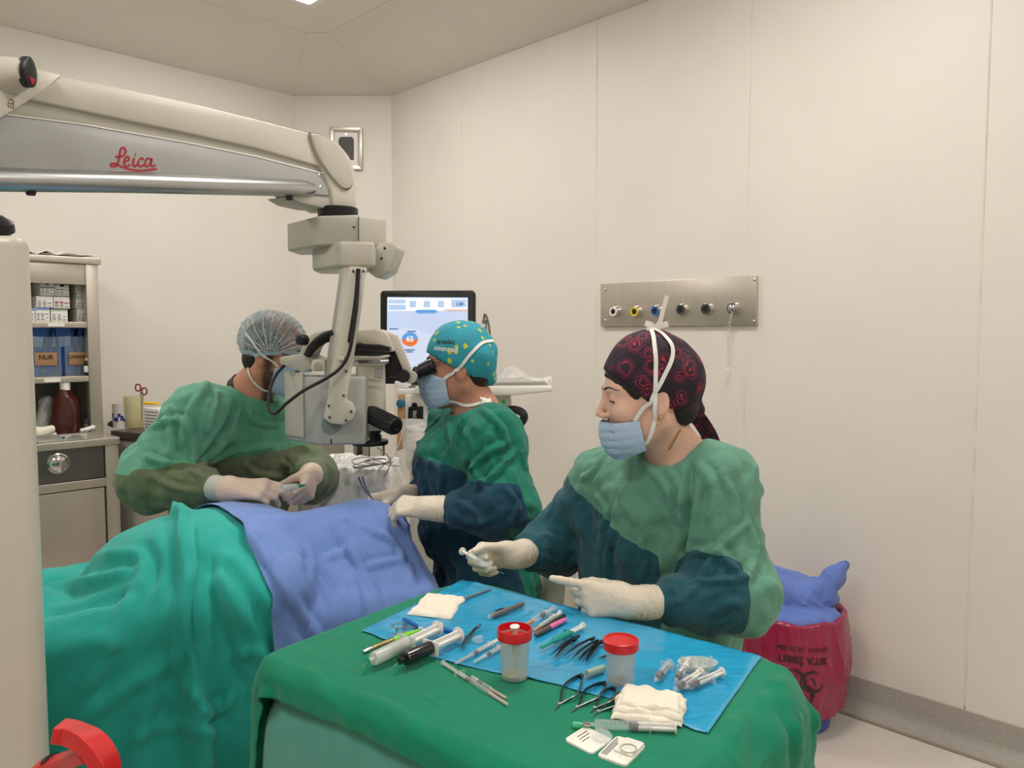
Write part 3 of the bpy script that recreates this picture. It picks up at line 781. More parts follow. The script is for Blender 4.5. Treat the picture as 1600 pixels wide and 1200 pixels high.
def hand_chain(w, d, n, s, spec, sc=1.0, thumb=None):
    """joints of the five fingers; curls in degrees towards the palm"""
    d = nrm_(d); n = nrm_(n - d * np.dot(n, d)); s = nrm_(s - d * np.dot(s, d) - n * np.dot(s, n))
    LEN = [(0.043, 0.026, 0.021), (0.047, 0.030, 0.022), (0.043, 0.028, 0.021), (0.034, 0.021, 0.019)]
    OFF = [0.027, 0.009, -0.010, -0.027]; FWD = [0.086, 0.090, 0.085, 0.076]
    out = []; tips = []; mcp = []
    for i in range(4):
        c = spec[i]; spl = math.radians(c[3] if len(c) > 3 else 0)
        p = w + (d * FWD[i] + s * OFF[i]) * sc; mcp.append(p); pts = [p]; ang = 0
        for L, a in zip(LEN[i], c[:3]):
            ang += math.radians(a)
            dirn = (d * math.cos(spl) + s * math.sin(spl)) * math.cos(ang) - n * math.sin(ang)
            p = p + dirn * L * sc; pts.append(p)
        r = (0.0098, 0.0092, 0.0085, 0.0072) if i < 3 else (0.0086, 0.008, 0.0074, 0.0064)
        out.append((pts, [q * sc for q in r])); tips.append(p)
    th = thumb or (40, 30, 20, 20)        # spread to the side, dip towards the palm, bends
    a, dip = math.radians(th[0]), math.radians(th[1])
    p = w + (d * 0.022 + s * 0.024 - n * 0.006) * sc; pts = [p]
    for L, bend in zip((0.046, 0.033, 0.026), (0, th[2], th[3])):
        a -= math.radians(bend)
        dirn = (d * math.cos(a) + s * math.sin(a)) * math.cos(dip) - n * math.sin(dip)
        p = p + dirn * L * sc; pts.append(p)
    out.append((pts, [0.0150 * sc, 0.0115 * sc, 0.0105 * sc, 0.0085 * sc])); tips.append(p)
    return out, mcp, tips, (d, n, s)
def make_glove(parent, w, elbow, d, n, s, spec, sc=1.0, thumb=None, cuff=0.075, name='glove', h=0.0026, mat_=None, cuffr=0.038, knit=0.0):
    w = np.asarray(w, float); ch, mcp, tips, (d, n, s) = hand_chain(w, np.asarray(d, float), np.asarray(n, float), np.asarray(s, float), spec, sc, thumb)
    fa = nrm_(np.asarray(elbow) - w); ce = w + fa * cuff
    def f(Q):
        D = None
        for i, m in enumerate(mcp):
            r1 = (0.020, 0.021, 0.019, 0.016)[i] * sc; r2 = (0.0125, 0.013, 0.012, 0.0105)[i] * sc
            b = w + (s * (0.013, 0.004, -0.005, -0.013)[i] + d * 0.012) * sc
            e = s_cone(Q, b, m, r1, r2); D = e if D is None else smin(D, e, 0.014)
        D = smin(D, s_cone(Q, w + d * 0.03 * sc + s * 0.018 * sc - n * 0.008 * sc, w + d * 0.06 * sc - n * 0.006 * sc, 0.017 * sc, 0.012 * sc), 0.015)
        D = smin(D, s_cone(Q, w, w + fa * 0.03, 0.029 * sc, 0.031 * sc), 0.02)
        D = smin(D, s_cone(Q, w + fa * 0.03, ce, 0.031 * sc, cuffr * sc), 0.02)
        D = smax(D, (Q - ce.astype(np.float32)) @ fa.astype(np.float32), 0.004)
        t = (Q - w.astype(np.float32)) @ fa.astype(np.float32)
        D = D - 0.0009 * np.sin(t * 520) * np.clip(t * 60, 0, 1)           # gathers of the cuff
        for k, (pts, r) in enumerate(ch):
            F = None
            for j in range(3):
                e = s_cone(Q, pts[j], pts[j + 1], r[j], r[j + 1]); F = e if F is None else smin(F, e, 0.003)
            D = smin(D, F, 0.007 if k < 4 else 0.014)
        return D
    allp = np.array([q for pts, r in ch for q in pts] + [w, ce] + mcp)
    lo = allp.min(0) - 0.05; hi = allp.max(0) + 0.05
    v, fc = nets(f, lo, hi, h); v, fc = keep_big(v, fc, 0.05); v = relax(v, fc, 1, 0.4)
    o = mesh(name, v, fc, mat_ or M_glove, parent, smooth=180)
    u_, w_, _ = frame_of(fa)
    ring = [ce + 1.0 * cuffr * sc * (math.cos(t) * u_ + math.sin(t) * w_) for t in np.linspace(0, 2 * math.pi, 30)]
    v, fc = tube_vf(ring, 0.0022, 6, False); mesh('cuff_rim', v, fc, mat('latex_rim', (232, 218, 186), 0.45), o)
    if knit:
        prof = [(cuffr * sc * (0.93 + 0.10 * t) + 0.0006 * math.sin(t * 60), t * knit) for t in np.linspace(0, 1, 26)]
        v, fc = lathe_vf(prof, ce - fa * 0.004, fa, 36); mesh('knit_cuff', v, fc, mat('knit_cotton', (206, 206, 196), 0.9, bump=0.3, bscale=300), parent)
    return o, ch, tips

def skin_mat(name, col):
    m = mat(name, col, 0.5, var=0.05, scale=30, bump=0.06, bscale=250, spec=0.35)
    b = m.node_tree.nodes['Principled BSDF']; b.inputs['Subsurface Weight'].default_value = 0.12
    b.inputs['Subsurface Radius'].default_value = (0.012, 0.005, 0.003); b.inputs['Subsurface Scale'].default_value = 0.6
    return m

def ribbon_vf(path, width, thick, up):
    path = np.asarray(path, float); m = len(path); t = np.gradient(path, axis=0); t /= np.linalg.norm(t, axis=1)[:, None] + 1e-9
    up = np.broadcast_to(np.asarray(up, float), (m, 3)); v = []
    for i in range(m):
        n = up[i] - t[i] * (up[i] @ t[i]); n /= np.linalg.norm(n) + 1e-9; s = np.cross(t[i], n)
        for a, b in ((1, 1), (-1, 1), (-1, -1), (1, -1)): v.append(path[i] + s * a * width / 2 + n * b * thick / 2)
    f = [(i * 4 + k, i * 4 + (k + 1) % 4, (i + 1) * 4 + (k + 1) % 4, (i + 1) * 4 + k) for i in range(m - 1) for k in range(4)]
    f += [(3, 2, 1, 0), tuple((m - 1) * 4 + k for k in range(4))]
    return v, f
def wrap_path(pts, sdf, off, n=14):
    """polyline laid on the zero set of an sdf"""
    q = bez(pts, n).astype(np.float32)
    for _ in range(8):
        d = sdf(q); g = grad(sdf, q); q = q - g * (d - off)[:, None]
    return q, grad(sdf, q)
def project_text(body, size, origin, ux, uy, sdf, off=0.0012, bold=0.0):
    v, f = put_text(body, size, origin, ux, uy, bold, 0.0)
    q = v.astype(np.float32)
    for _ in range(8):
        d = sdf(q); g = grad(sdf, q); q = q - g * (d - off)[:, None]
    return q, f

class Person: pass
def make_person(name_label, head_c, fwd, hs, neck_base, bones, gown_bones, roll=0.0, skin=None, female=False, gown_mat=None, panel=None,
                gown_lo=0.4, expand=1.06, seed=0, gh=0.0080, gk=0.055, legs=None, neck_r=0.056, pins=(), lap=0.06, neck_open=0.075, flines=(), amp=0.010, steps=24, camp=0.011, cfreq=6.0):
    R = head_frame(fwd, roll); hc = np.asarray(head_c, np.float32)
    hl = lambda Q: head_local(((Q - hc) @ R.astype(np.float32)) / hs, female) * hs
    HW = lambda x, y, z: np.asarray(head_c) + R @ (np.array([x, y, z]) * hs)
    nb = np.asarray(neck_base, float)
    def body(Q):
        d = hl(Q)
        d = smin(d, s_cone(Q, HW(-0.022, 0, -0.055), nb, neck_r * 0.95, neck_r * 1.12), 0.03)
        return smin(d, sdf_bones(Q, bones, 0.05), 0.06)
    pts = np.array([b[1] if isinstance(b[0], str) else b[i] for b in bones for i in (0, 1)], float)
    lo = np.minimum(pts.min(0) - 0.22, np.asarray(head_c) - 0.17); hi = np.maximum(pts.max(0) + 0.22, np.asarray(head_c) + 0.17)
    v, f = nets(body, lo, hi, 0.02, (np.asarray(head_c) - 0.15 * hs, np.asarray(head_c) + 0.15 * hs), 0.0042)
    v, f = keep_big(v, f, 0.05); v = relax(v, f, 1, 0.3)
    q = ((v - np.asarray(head_c)) @ R) / hs
    jit = 0.006 * perlin(v * 90.0)
    beard = np.maximum(np.minimum.reduce([-0.040 - q[:, 2] + 0.35 * np.maximum(0.03 - q[:, 0], 0), q[:, 0] - 0.002, q[:, 2] + 0.135]), np.minimum.reduce([q[:, 0] + 0.004, 0.026 - q[:, 0], 0.012 - q[:, 2]])) + jit
    p = mesh('person', v, f, skin, None, smooth=180, attrs={'beard': beard})
    setp(p, name_label, 'person')
    o = Person(); o.obj = p; o.R = R; o.hl = hl; o.HW = HW; o.body = body; o.hs = hs; o.hc = np.asarray(head_c)
    # gown
    def gown(Q):
        d = sdf_bones(Q, gown_bones, gk)
        a = HW(-0.03, 0, -0.10); ax = nrm_(nb - a)
        d = smax(d, -s_cone(Q, nb + ax * 0.0 - ax * 0.02, a - ax * 0.3, neck_open, neck_open + 0.03), 0.012)
        return d
    def gown_cut(Q):
        d = gown(Q)
        for (c, n_, rad) in pins:
            c = np.asarray(c, np.float32); n_ = np.asarray(n_, np.float32)
            t = (Q - c) @ n_; r = np.sqrt(np.maximum(((Q - c) ** 2).sum(1) - t * t, 0))
            d = np.where((r < rad) & (t > 0) & (t < 0.12), np.maximum(d, t), d)
        return np.maximum(d, gown_lo - Q[:, 2])
    pts = np.array([b[1] if isinstance(b[0], str) else b[i] for b in gown_bones for i in (0, 1)], float)
    lo = pts.min(0) - 0.25; hi = pts.max(0) + 0.25; lo[2] = max(lo[2], gown_lo - 0.03)
    v, f = nets(gown_cut, lo, hi, gh); v, f = keep_big(v, f, 0.05); v = relax(v, f, 1, 0.4)
    pin = np.zeros(len(v))
    for (c, n_, rad) in pins: pin = np.maximum(pin, np.clip(1.6 - np.linalg.norm(v - np.asarray(c), axis=1) / 0.05, 0, 1))
    pin = np.maximum(pin, np.clip(1.5 - np.linalg.norm(v - nb, axis=1) / 0.10, 0, 0.9))
    rest = v.copy()
    if expand: v = crumple(v, f, lambda Q: gown(np.asarray(Q, np.float32)) + 0.012, expand, amp, 15, steps, seed, pin, lap)
    v = crease(v, f, camp, cfreq, seed, w=1 - pin, sharp=4.0)
    v = folds(v, f, [(a, b * 1.4, c) for a, b, c in flines], w=1 - pin)
    v = crease(v, f, camp * 0.42, cfreq * 2.1, seed + 3.0, w=1 - pin, sharp=4.5, neg=0.2)
    at = {'panel': panel(rest) if panel else np.full(len(v), -1.0)}
    g = mesh('gown', v, f, gown_mat, p, smooth=180, attrs=at); add_subsurf(g, 1)
    o.gown = g; o.gsdf = lambda Q: gown(np.asarray(Q, np.float32)); o.gv = v; o.gf = f; o.grest = rest
    return o

def shell_part(o, name, fn, m, box, h=0.0035, it=1, attrs=None, frac=0.05):
    """part of the head modelled in head coordinates"""
    (lo, hi) = box
    v, f = nets(fn, lo, hi, h); v, f = keep_big(v, f, frac); v = relax(v, f, it, 0.4)
    at = None if attrs is None else attrs(v)
    w = o.hc + (v * o.hs) @ o.R.T
    return mesh(name, w, f, m, o.obj, smooth=180, attrs=at)
def mask_fn(q, low=False):
    d = smin(s_ell(q, (0.030, 0, -0.040), (0.064, 0.062, 0.086)) if low else head_local(q), s_ell(q, (0.062, 0, -0.075), (0.050, 0.052, 0.058)) if low else s_ell(q, (0.070, 0, -0.058), (0.052, 0.050, 0.062)), 0.03)
    d = np.abs(d - 0.0055) - 0.0022
    zt = (-0.038 - (0.115 - q[:, 0]) * 0.05) if low else (0.002 - (0.115 - q[:, 0]) * 0.42)
    d = np.maximum(d, q[:, 2] - zt)
    zb = -0.128 + (0.085 - q[:, 0]) * 0.25
    d = np.maximum(d, zb - q[:, 2])
    d = np.maximum(d, 0.034 - 0.12 * np.clip(-0.05 - q[:, 2], 0, 1) - q[:, 0])
    return d - 0.0006 * np.sin(q[:, 2] * 330) * np.clip(np.abs(q[:, 0]) * 10, 0, 1)
M_mask = mat('blue_face_mask', (176, 199, 222), 0.8, var=0.04, scale=40, bump=0.2, bscale=300, sheen=0.1)
M_tie = mat('white_tie', (238, 236, 230), 0.75, var=0.03, bump=0.1, bscale=300)
M_hair = mat('dark_hair', (34, 24, 20), 0.5, var=0.3, scale=120, bump=0.5, bscale=200, stretch=(1, 1, 0.2))
M_metal_thin = mat('spectacle_wire', (120, 112, 104), 0.25, 1.0)
def face_details(o, brow=(0.005, 0.0052), side=(1, -1)):
    for s in side:
        pts, n = wrap_path([o.HW(0.094, 0.012 * s, 0.032), o.HW(0.088, 0.030 * s, 0.038), o.HW(0.066, 0.050 * s, 0.030)], o.hl, 0.0008)
        v, f = tube_vf(pts, np.interp(np.linspace(0, 1, len(pts)), [0, 0.3, 1], [0.0022, 0.0034, 0.001] if o is not nurse else [0.0012, 0.0020, 0.0008]) * o.hs, 6); mesh('eyebrow', v, f, M_hair, o.obj)
        pts, n = wrap_path([o.HW(0.090, 0.020 * s, 0.006), o.HW(0.092, 0.032 * s, 0.0065), o.HW(0.080, 0.045 * s, 0.005)], o.hl, 0.0006)
        v, f = tube_vf(pts, 0.0017 * o.hs, 6); mesh('eyelashes', v, f, M_hair, o.obj)
def tie(o, pts, sdf, width=0.009, off=0.003, name='mask_tie'):
    q, n = wrap_path([o.HW(*p) for p in pts], sdf, off); v, f = ribbon_vf(q, width, 0.0012, n)
    return mesh(name, v, f, M_tie, o.obj)

N_F = [([(953, 702), (927, 738), (909, 750)], 0.008, 0.008), ([(986, 709), (983, 745), (976, 771)], 0.007, 0.007), ([(966, 780), (960, 826), (950, 875), (950, 907)], 0.010, 0.008), ([(1080, 712), (1078, 761), (1073, 820), (1067, 885)], -0.012, 0.010),
    ([(1083, 866), (1122, 855), (1168, 815)], 0.010, 0.008), ([(1083, 914), (1122, 862), (1140, 880), (1163, 903)], 0.010, 0.008), ([(1074, 909), (1122, 907), (1172, 902)], 0.008, 0.007), ([(1168, 812), (1180, 862), (1166, 910)], 0.009, 0.008),
    ([(1005, 958), (1057, 940), (1095, 910)], 0.009, 0.008), ([(992, 933), (1025, 917), (1060, 922)], 0.008, 0.007), ([(1090, 722), (1116, 764), (1106, 820)], 0.008, 0.009), ([(908, 816), (934, 862)], 0.007, 0.008), ([(1000, 720), (1040, 760), (1050, 800)], 0.007, 0.008),
    ([(1030, 715), (1060, 760), (1068, 800)], 0.006, 0.007), ([(1000, 840), (1010, 880), (1005, 905)], 0.006, 0.008), ([(930, 770), (950, 800), (940, 830)], 0.007, 0.007), ([(830, 850), (850, 835), (870, 845)], 0.008, 0.007), ([(825, 875), (850, 870), (875, 885)], 0.007, 0.007), ([(1110, 960), (1140, 940), (1160, 945)], 0.007, 0.008), ([(1130, 740), (1150, 790), (1140, 840)], 0.008, 0.009)]
A_F = [([(740, 640), (720, 665), (714, 694)], 0.010, 0.010), ([(755, 638), (780, 665), (793, 692)], 0.010, 0.009), ([(794, 690), (755, 715), (738, 737)], 0.012, 0.010), ([(720, 677), (735, 710), (730, 738)], -0.010, 0.010), ([(687, 652), (664, 680), (655, 697)], 0.008, 0.009),
    ([(815, 702), (821, 738)], 0.008, 0.008), ([(728, 708), (745, 740), (762, 768)], 0.010, 0.009), ([(806, 705), (774, 742), (740, 767)], 0.011, 0.009), ([(708, 779), (745, 800), (762, 822)], 0.010, 0.009), ([(700, 800), (735, 815), (770, 812)], 0.008, 0.009), ([(700, 660), (704, 690)], 0.008, 0.008),
    ([(668, 720), (690, 735), (688, 770)], 0.008, 0.010), ([(790, 760), (808, 790), (800, 820)], 0.009, 0.009), ([(655, 735), (665, 760), (662, 780)], 0.008, 0.010), ([(770, 660), (765, 700), (775, 735)], 0.008, 0.009)]
B_F = [([(325, 597), (302, 636), (293, 658), (285, 703)], 0.013, 0.012), ([(370, 627), (359, 658), (336, 695), (310, 725)], -0.016, 0.012), ([(291, 655), (299, 687), (302, 725)], 0.011, 0.010), ([(237, 668), (271, 655), (291, 657)], 0.011, 0.010), ([(226, 712), (262, 725), (300, 728)], 0.014, 0.011),
    ([(313, 731), (359, 708), (430, 697)], 0.011, 0.011), ([(440, 720), (458, 742)], 0.010, 0.010), ([(299, 734), (324, 750)], 0.010, 0.009), ([(255, 640), (270, 690), (262, 715)], 0.011, 0.011), ([(340, 610), (335, 640), (322, 680)], 0.010, 0.010), ([(390, 640), (400, 660), (440, 665)], 0.008, 0.009), ([(235, 740), (270, 760), (320, 770)], 0.010, 0.010), ([(380, 720), (400, 740), (440, 745)], 0.009, 0.010)]
# ---- scrub nurse at the table
def gown_mat(name, col, panel_col):
    m = mat(name, col, 0.8, var=0.05, scale=12, bump=0.22, bscale=160, sheen=0.15, spec=0.25)
    add_rumple(m, 12, 0.45, 0.007)
    return mask_mix(m, 'panel', panel_col)
def seg_t(v, a, b):
    a = np.asarray(a); b = np.asarray(b); ab = b - a; t = ((v - a) @ ab) / (ab @ ab)
    dd = np.linalg.norm(v - a - np.clip(t, 0, 1)[:, None] * ab, axis=1); return t, dd

n_head = P(1010, 620, 1.62); n_neck = P(1056, 702, 1.66)
n_shL, n_shR = P(1122, 752, 1.60), P(945, 752, 1.82)
n_elL, n_wrL = P(1152, 935, 1.52), P(985, 942, 1.45)
n_elR, n_wrR = P(868, 850, 1.92), P(806, 868, 1.76)
n_ch, n_wa, n_hi = P(1035, 815, 1.73), P(1028, 930, 1.75), P(1022, 1060, 1.77)
n_side = nrm_((n_shL - n_shR) * np.array([1, 1, 0])); n_f = nrm_(np.cross(n_side, ze)); n_f = n_f if n_f[1] < 0 else -n_f
n_ft = np.array([n_hi[0], n_hi[1], 0.5])
n_bones = [(n_neck - ze * 0.07, n_ch, 0.07, 0.10), (n_ch, n_hi, 0.10, 0.12), (n_shL, n_shR, 0.045, 0.045), (n_shL, n_elL, 0.042, 0.036), (n_elL, n_wrL, 0.036, 0.024),
           (n_shR, n_elR, 0.042, 0.036), (n_elR, n_wrR, 0.036, 0.024)]
for s in (-1, 1):
    h_ = n_hi + n_side * 0.09 * s; n_bones += [(h_, h_ * [1, 1, 0] + ze * 0.5 + n_f * 0.01, 0.085, 0.058), (h_ * [1, 1, 0] + ze * 0.5, h_ * [1, 1, 0] + ze * 0.09, 0.058, 0.04)]
up_ = ze
n_gown = [(n_neck - ze * 0.035 + n_side * 0.02, n_shL + up_ * 0.005, 0.058, 0.066), (n_neck - ze * 0.035 - n_side * 0.02, n_shR + up_ * 0.0, 0.058, 0.062),
          (n_shL - n_side * 0.05 - ze * 0.03, n_hi + n_side * 0.09, 0.082, 0.115), (n_shR + n_side * 0.05 - ze * 0.03, n_hi - n_side * 0.09, 0.082, 0.115),
          (n_neck - ze * 0.07 + n_f * 0.01, n_ch + n_f * 0.035, 0.08, 0.09), (n_ch + n_f * 0.045 + ze * 0.03, n_wa + n_f * 0.03, 0.085, 0.10), (n_hi, n_ft, 0.15, 0.19),
          (n_shL, n_elL + ze * 0.015, 0.066, 0.072), (n_elL, n_wrL + (n_elL - n_wrL) * 0.30, 0.066, 0.048),
          (n_shR, n_elR, 0.066, 0.060), (n_elR, n_wrR + (n_elR - n_wrR) * 0.30, 0.058, 0.046)]
def n_panel(v):
    s = (v - n_ch) @ n_side; z = v[:, 2] - n_ch[2]; fr = (v - n_ch) @ n_f
    chest = np.minimum.reduce([0.035 - 0.42 * (s + 0.10) - z, 0.075 - s, fr + 0.02, s + 0.30])
    tL, dL = seg_t(v, n_elL, n_wrL); tR, dR = seg_t(v, n_elR, n_wrR); _, uL = seg_t(v, n_shL, n_elL); _, uR = seg_t(v, n_shR, n_elR)
    aL = np.minimum((tL - 0.12) * 0.2, 0.10 - dL); aR = np.minimum((tR + 0.02) * 0.2, 0.095 - dR)
    aL = np.minimum(aL, (uL - dL) * 0.5 + 0.01)
    return np.maximum.reduce([chest, aL, aR])
GM_n = gown_mat('green_gown_cloth', (98, 150, 128), (36, 86, 98))
nurse = make_person('woman in green gown, dark paisley cap and pale blue mask behind the instrument table', n_head, (-1, -0.02, -0.16), 0.93, n_neck, n_bones, n_gown,
                    skin=skin_mat('skin_light', (228, 184, 162)), female=True, gown_mat=GM_n, panel=n_panel, gown_lo=0.42, seed=1, flines=N_F, neck_r=0.047, neck_open=0.062,
                    pins=[(n_wrL + (n_elL - n_wrL) * 0.30, nrm_(n_wrL - n_elL), 0.09), (n_wrR + (n_elR - n_wrR) * 0.30, nrm_(n_wrR - n_elR), 0.09)])
make_glove(nurse.obj, n_wrL, n_elL, (-1, 0.12, 0.06), (0.1, -1, 0.25), (0, 0.2, 1), [(12, 14, 8, 4), (52, 72, 30), (58, 74, 30), (60, 74, 30)], 0.92, (12, 40, 10, 10), 0.085)
_, nrch, nrt = make_glove(nurse.obj, n_wrR, n_elR, (-1, -0.05, -0.02), (0.15, 1, 0.2), (0, -0.2, 1), [(52, 76, 40), (62, 86, 44), (68, 88, 45), (70, 88, 45)], 0.92, (26, 34, 4, 26), 0.085)

# ---- surgeon at the eyepieces
a_head = P(716, 574, 2.30); a_neck = P(748, 640, 2.31)
a_shL, a_shR = P(772, 688, 2.13), P(716, 668, 2.48)
a_elL, a_wrL = P(790, 800, 2.05), P(690, 795, 2.06)
a_elR, a_wrR = P(690, 775, 2.48), P(632, 775, 2.34)
a_ch, a_wa, a_hi = P(728, 728, 2.31), P(740, 820, 2.33), P(762, 905, 2.34)
a_side = nrm_((a_shL - a_shR) * np.array([1, 1, 0])); a_f = nrm_(np.cross(a_side, ze)); a_f = a_f if a_f[0] < 0 else -a_f
a_bones = [(a_neck - ze * 0.08, a_ch, 0.075, 0.115), (a_ch, a_hi, 0.115, 0.125), (a_shL, a_shR, 0.05, 0.05), (a_shL, a_elL, 0.048, 0.042), (a_elL, a_wrL, 0.042, 0.028),
           (a_shR, a_elR, 0.048, 0.042), (a_elR, a_wrR, 0.042, 0.028)]
a_gown = [(a_neck - ze * 0.04 + a_side * 0.03, a_shL, 0.062, 0.082), (a_neck - ze * 0.04 - a_side * 0.03, a_shR, 0.062, 0.082),
          (a_ch + a_side * 0.07 + ze * 0.02, a_hi + a_side * 0.08, 0.105, 0.13), (a_ch - a_side * 0.07 + ze * 0.02, a_hi - a_side * 0.08, 0.105, 0.13),
          (a_neck - ze * 0.10 - a_f * 0.05, a_wa - a_f * 0.05, 0.075, 0.10), (a_neck - ze * 0.075 + a_f * 0.015, a_ch + a_f * 0.03, 0.088, 0.115), (a_ch + a_f * 0.03, a_wa + a_f * 0.04, 0.115, 0.125),
          (a_shL, a_elL + ze * 0.02, 0.074, 0.078), (a_elL, a_wrL + (a_elL - a_wrL) * 0.12, 0.072, 0.050),
          (a_shR, a_elR, 0.074, 0.072), (a_elR, a_wrR + (a_elR - a_wrR) * 0.3, 0.064, 0.046)]
for s in (-1, 1):
    h_ = a_hi + a_side * 0.09 * s; k_ = np.array([h_[0] + a_f[0] * 0.17, h_[1] + a_f[1] * 0.17 + 0.05, 0.52])
    a_bones += [(h_, k_, 0.075, 0.058), (k_, k_ * [1, 1, 0] + ze * 0.1 - a_f * 0.05, 0.055, 0.04)]
    a_gown += [(h_, k_, 0.105, 0.085), (k_, k_ * [1, 1, 0] + ze * 0.3, 0.085, 0.10)]
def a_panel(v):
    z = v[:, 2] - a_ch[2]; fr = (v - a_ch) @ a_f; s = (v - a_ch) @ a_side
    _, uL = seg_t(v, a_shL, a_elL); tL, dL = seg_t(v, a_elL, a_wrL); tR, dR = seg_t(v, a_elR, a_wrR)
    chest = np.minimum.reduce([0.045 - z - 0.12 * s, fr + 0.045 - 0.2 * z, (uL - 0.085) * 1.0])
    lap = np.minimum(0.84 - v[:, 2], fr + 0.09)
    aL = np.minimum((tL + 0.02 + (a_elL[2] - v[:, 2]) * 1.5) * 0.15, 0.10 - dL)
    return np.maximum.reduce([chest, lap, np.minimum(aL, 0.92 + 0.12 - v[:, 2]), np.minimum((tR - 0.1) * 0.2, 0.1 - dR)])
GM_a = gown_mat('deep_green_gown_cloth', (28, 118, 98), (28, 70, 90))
surg = make_person('man in deep green gown and printed turquoise cap looking into the eyepieces', a_head, (-1, 0.03, -0.06), 0.93, a_neck, a_bones, a_gown,
                   skin=skin_mat('skin_tan', (190, 138, 114)), gown_mat=GM_a, panel=a_panel, gown_lo=0.36, seed=5, flines=A_F, neck_r=0.056, neck_open=0.070,
                   pins=[(a_wrL + (a_elL - a_wrL) * 0.12, nrm_(a_wrL - a_elL), 0.09), (a_wrR + (a_elR - a_wrR) * 0.3, nrm_(a_wrR - a_elR), 0.09)])
_, alch, alt = make_glove(surg.obj, a_wrL + (a_wrL - a_elL) * 0.22, a_elL, (-1, 0.42, -0.02), (0.1, -0.55, 0.85), (0, 0.85, 0.5), [(34, 26, 14), (36, 30, 16), (40, 32, 18), (44, 34, 18)], 1.0, (20, 36, 10, 12), 0.085, cuffr=0.041)
_, arch, art = make_glove(surg.obj, a_wrR + (a_wrR - a_elR) * 0.1, a_elR, (-1, -0.35, -0.1), (-0.1, 0.5, 0.85), (0, -0.85, 0.5), [(40, 30, 14), (44, 34, 16), (50, 40, 18), (54, 44, 18)], 1.0, (14, 34, 10, 12), 0.08)

# ---- assistant on the left
b_head = P(430, 556, 2.50); b_neck = P(388, 612, 2.52)
b_shR, b_shL = P(310, 655, 2.40), P(432, 655, 2.72)
b_elR, b_wrR = P(238, 752, 2.34), P(352, 764, 2.20)
b_elL, b_wrL = P(486, 745, 2.66), P(486, 740, 2.44)
b_ch, b_wa, b_hi = P(378, 705, 2.56), P(372, 790, 2.60), P(345, 880, 2.66)
b_side = nrm_((b_shL - b_shR) * np.array([1, 1, 0])); b_f = nrm_(np.cross(b_side, ze)); b_f = b_f if b_f[0] > 0 else -b_f
b_bones = [(b_neck - ze * 0.08, b_ch, 0.08, 0.12), (b_ch, b_hi, 0.12, 0.13), (b_shL, b_shR, 0.05, 0.05), (b_shL, b_elL, 0.048, 0.042), (b_elL, b_wrL, 0.042, 0.028),
           (b_shR, b_elR, 0.048, 0.042), (b_elR, b_wrR, 0.042, 0.028)]
b_gown = [(b_neck - ze * 0.04 + b_side * 0.03, b_shL, 0.066, 0.088), (b_neck - ze * 0.04 - b_side * 0.03, b_shR, 0.066, 0.092),
          (b_ch + b_side * 0.08 + ze * 0.02, b_hi + b_side * 0.08, 0.115, 0.14), (b_ch - b_side * 0.08 + ze * 0.02, b_hi - b_side * 0.08, 0.115, 0.14),
          (b_neck - ze * 0.075 + b_f * 0.015, b_ch + b_f * 0.03, 0.09, 0.12), (b_ch + b_f * 0.03, b_wa + b_f * 0.04, 0.12, 0.13), (b_hi, b_hi * [1, 1, 0] + ze * 0.5, 0.17, 0.19),
          (b_shR, b_elR + ze * 0.02, 0.092, 0.088), (b_elR, b_wrR + (b_elR - b_wrR) * 0.22, 0.084, 0.056),
          (b_shL, b_elL, 0.080, 0.076), (b_elL, b_wrL + (b_elL - b_wrL) * 0.3, 0.070, 0.046)]
for s in (-1, 1):
    h_ = b_hi + b_side * 0.09 * s
    b_bones += [(h_, h_ * [1, 1, 0] + ze * 0.5, 0.09, 0.06), (h_ * [1, 1, 0] + ze * 0.5, h_ * [1, 1, 0] + ze * 0.09, 0.06, 0.045)]
def b_panel(v):
    z = v[:, 2] - b_ch[2]; fr = (v - b_ch) @ b_f; s = (v - b_ch) @ b_side
    _, uR = seg_t(v, b_shR, b_elR); tR, dR = seg_t(v, b_elR, b_wrR); tL, dL = seg_t(v, b_elL, b_wrL)
    chest = np.minimum.reduce([-0.005 - z + 0.12 * fr, fr + 0.05 - 0.5 * z, uR - 0.10])
    aR = np.minimum.reduce([b_elR[2] + 0.035 - v[:, 2], 0.12 - dR])
    return np.maximum.reduce([chest, aR, np.minimum((tL - 0.05) * 0.2, 0.1 - dL)])
def b_arm(v):
    _, uR = seg_t(v, b_shR, b_elR); return np.minimum(0.122 - uR, -b_panel(v))
GM_b = gown_mat('sea_green_gown_cloth', (92, 164, 130), (110, 122, 94))
assist = make_person('bearded man in sea-green gown and pleated see-through cap beside the steel cabinet', b_head, (1, -0.10, -0.24), 0.95, b_neck, b_bones, b_gown,
                     skin=mask_mix(skin_mat('skin_fair_bearded', (208, 148, 122)), 'beard', (92, 66, 54), 0.002, 0.008), gown_mat=GM_b, panel=b_panel, gown_lo=0.40, seed=9, flines=B_F, neck_r=0.058, neck_open=0.074,
                     pins=[(b_wrR + (b_elR - b_wrR) * 0.22, nrm_(b_wrR - b_elR), 0.1), (b_wrL + (b_elL - b_wrL) * 0.3, nrm_(b_wrL - b_elL), 0.09)])
at = assist.gown.data.attributes.new('sleeve', 'FLOAT', 'POINT'); at.data.foreach_set('value', b_arm(assist.grest).astype(np.float32))
mask_mix(GM_b, 'sleeve', (108, 174, 150)); 
M_gl2 = mat('latex_glove_pink', (230, 206, 188), 0.42, var=0.05, scale=25, bump=0.25, bscale=110, sheen=0.1)
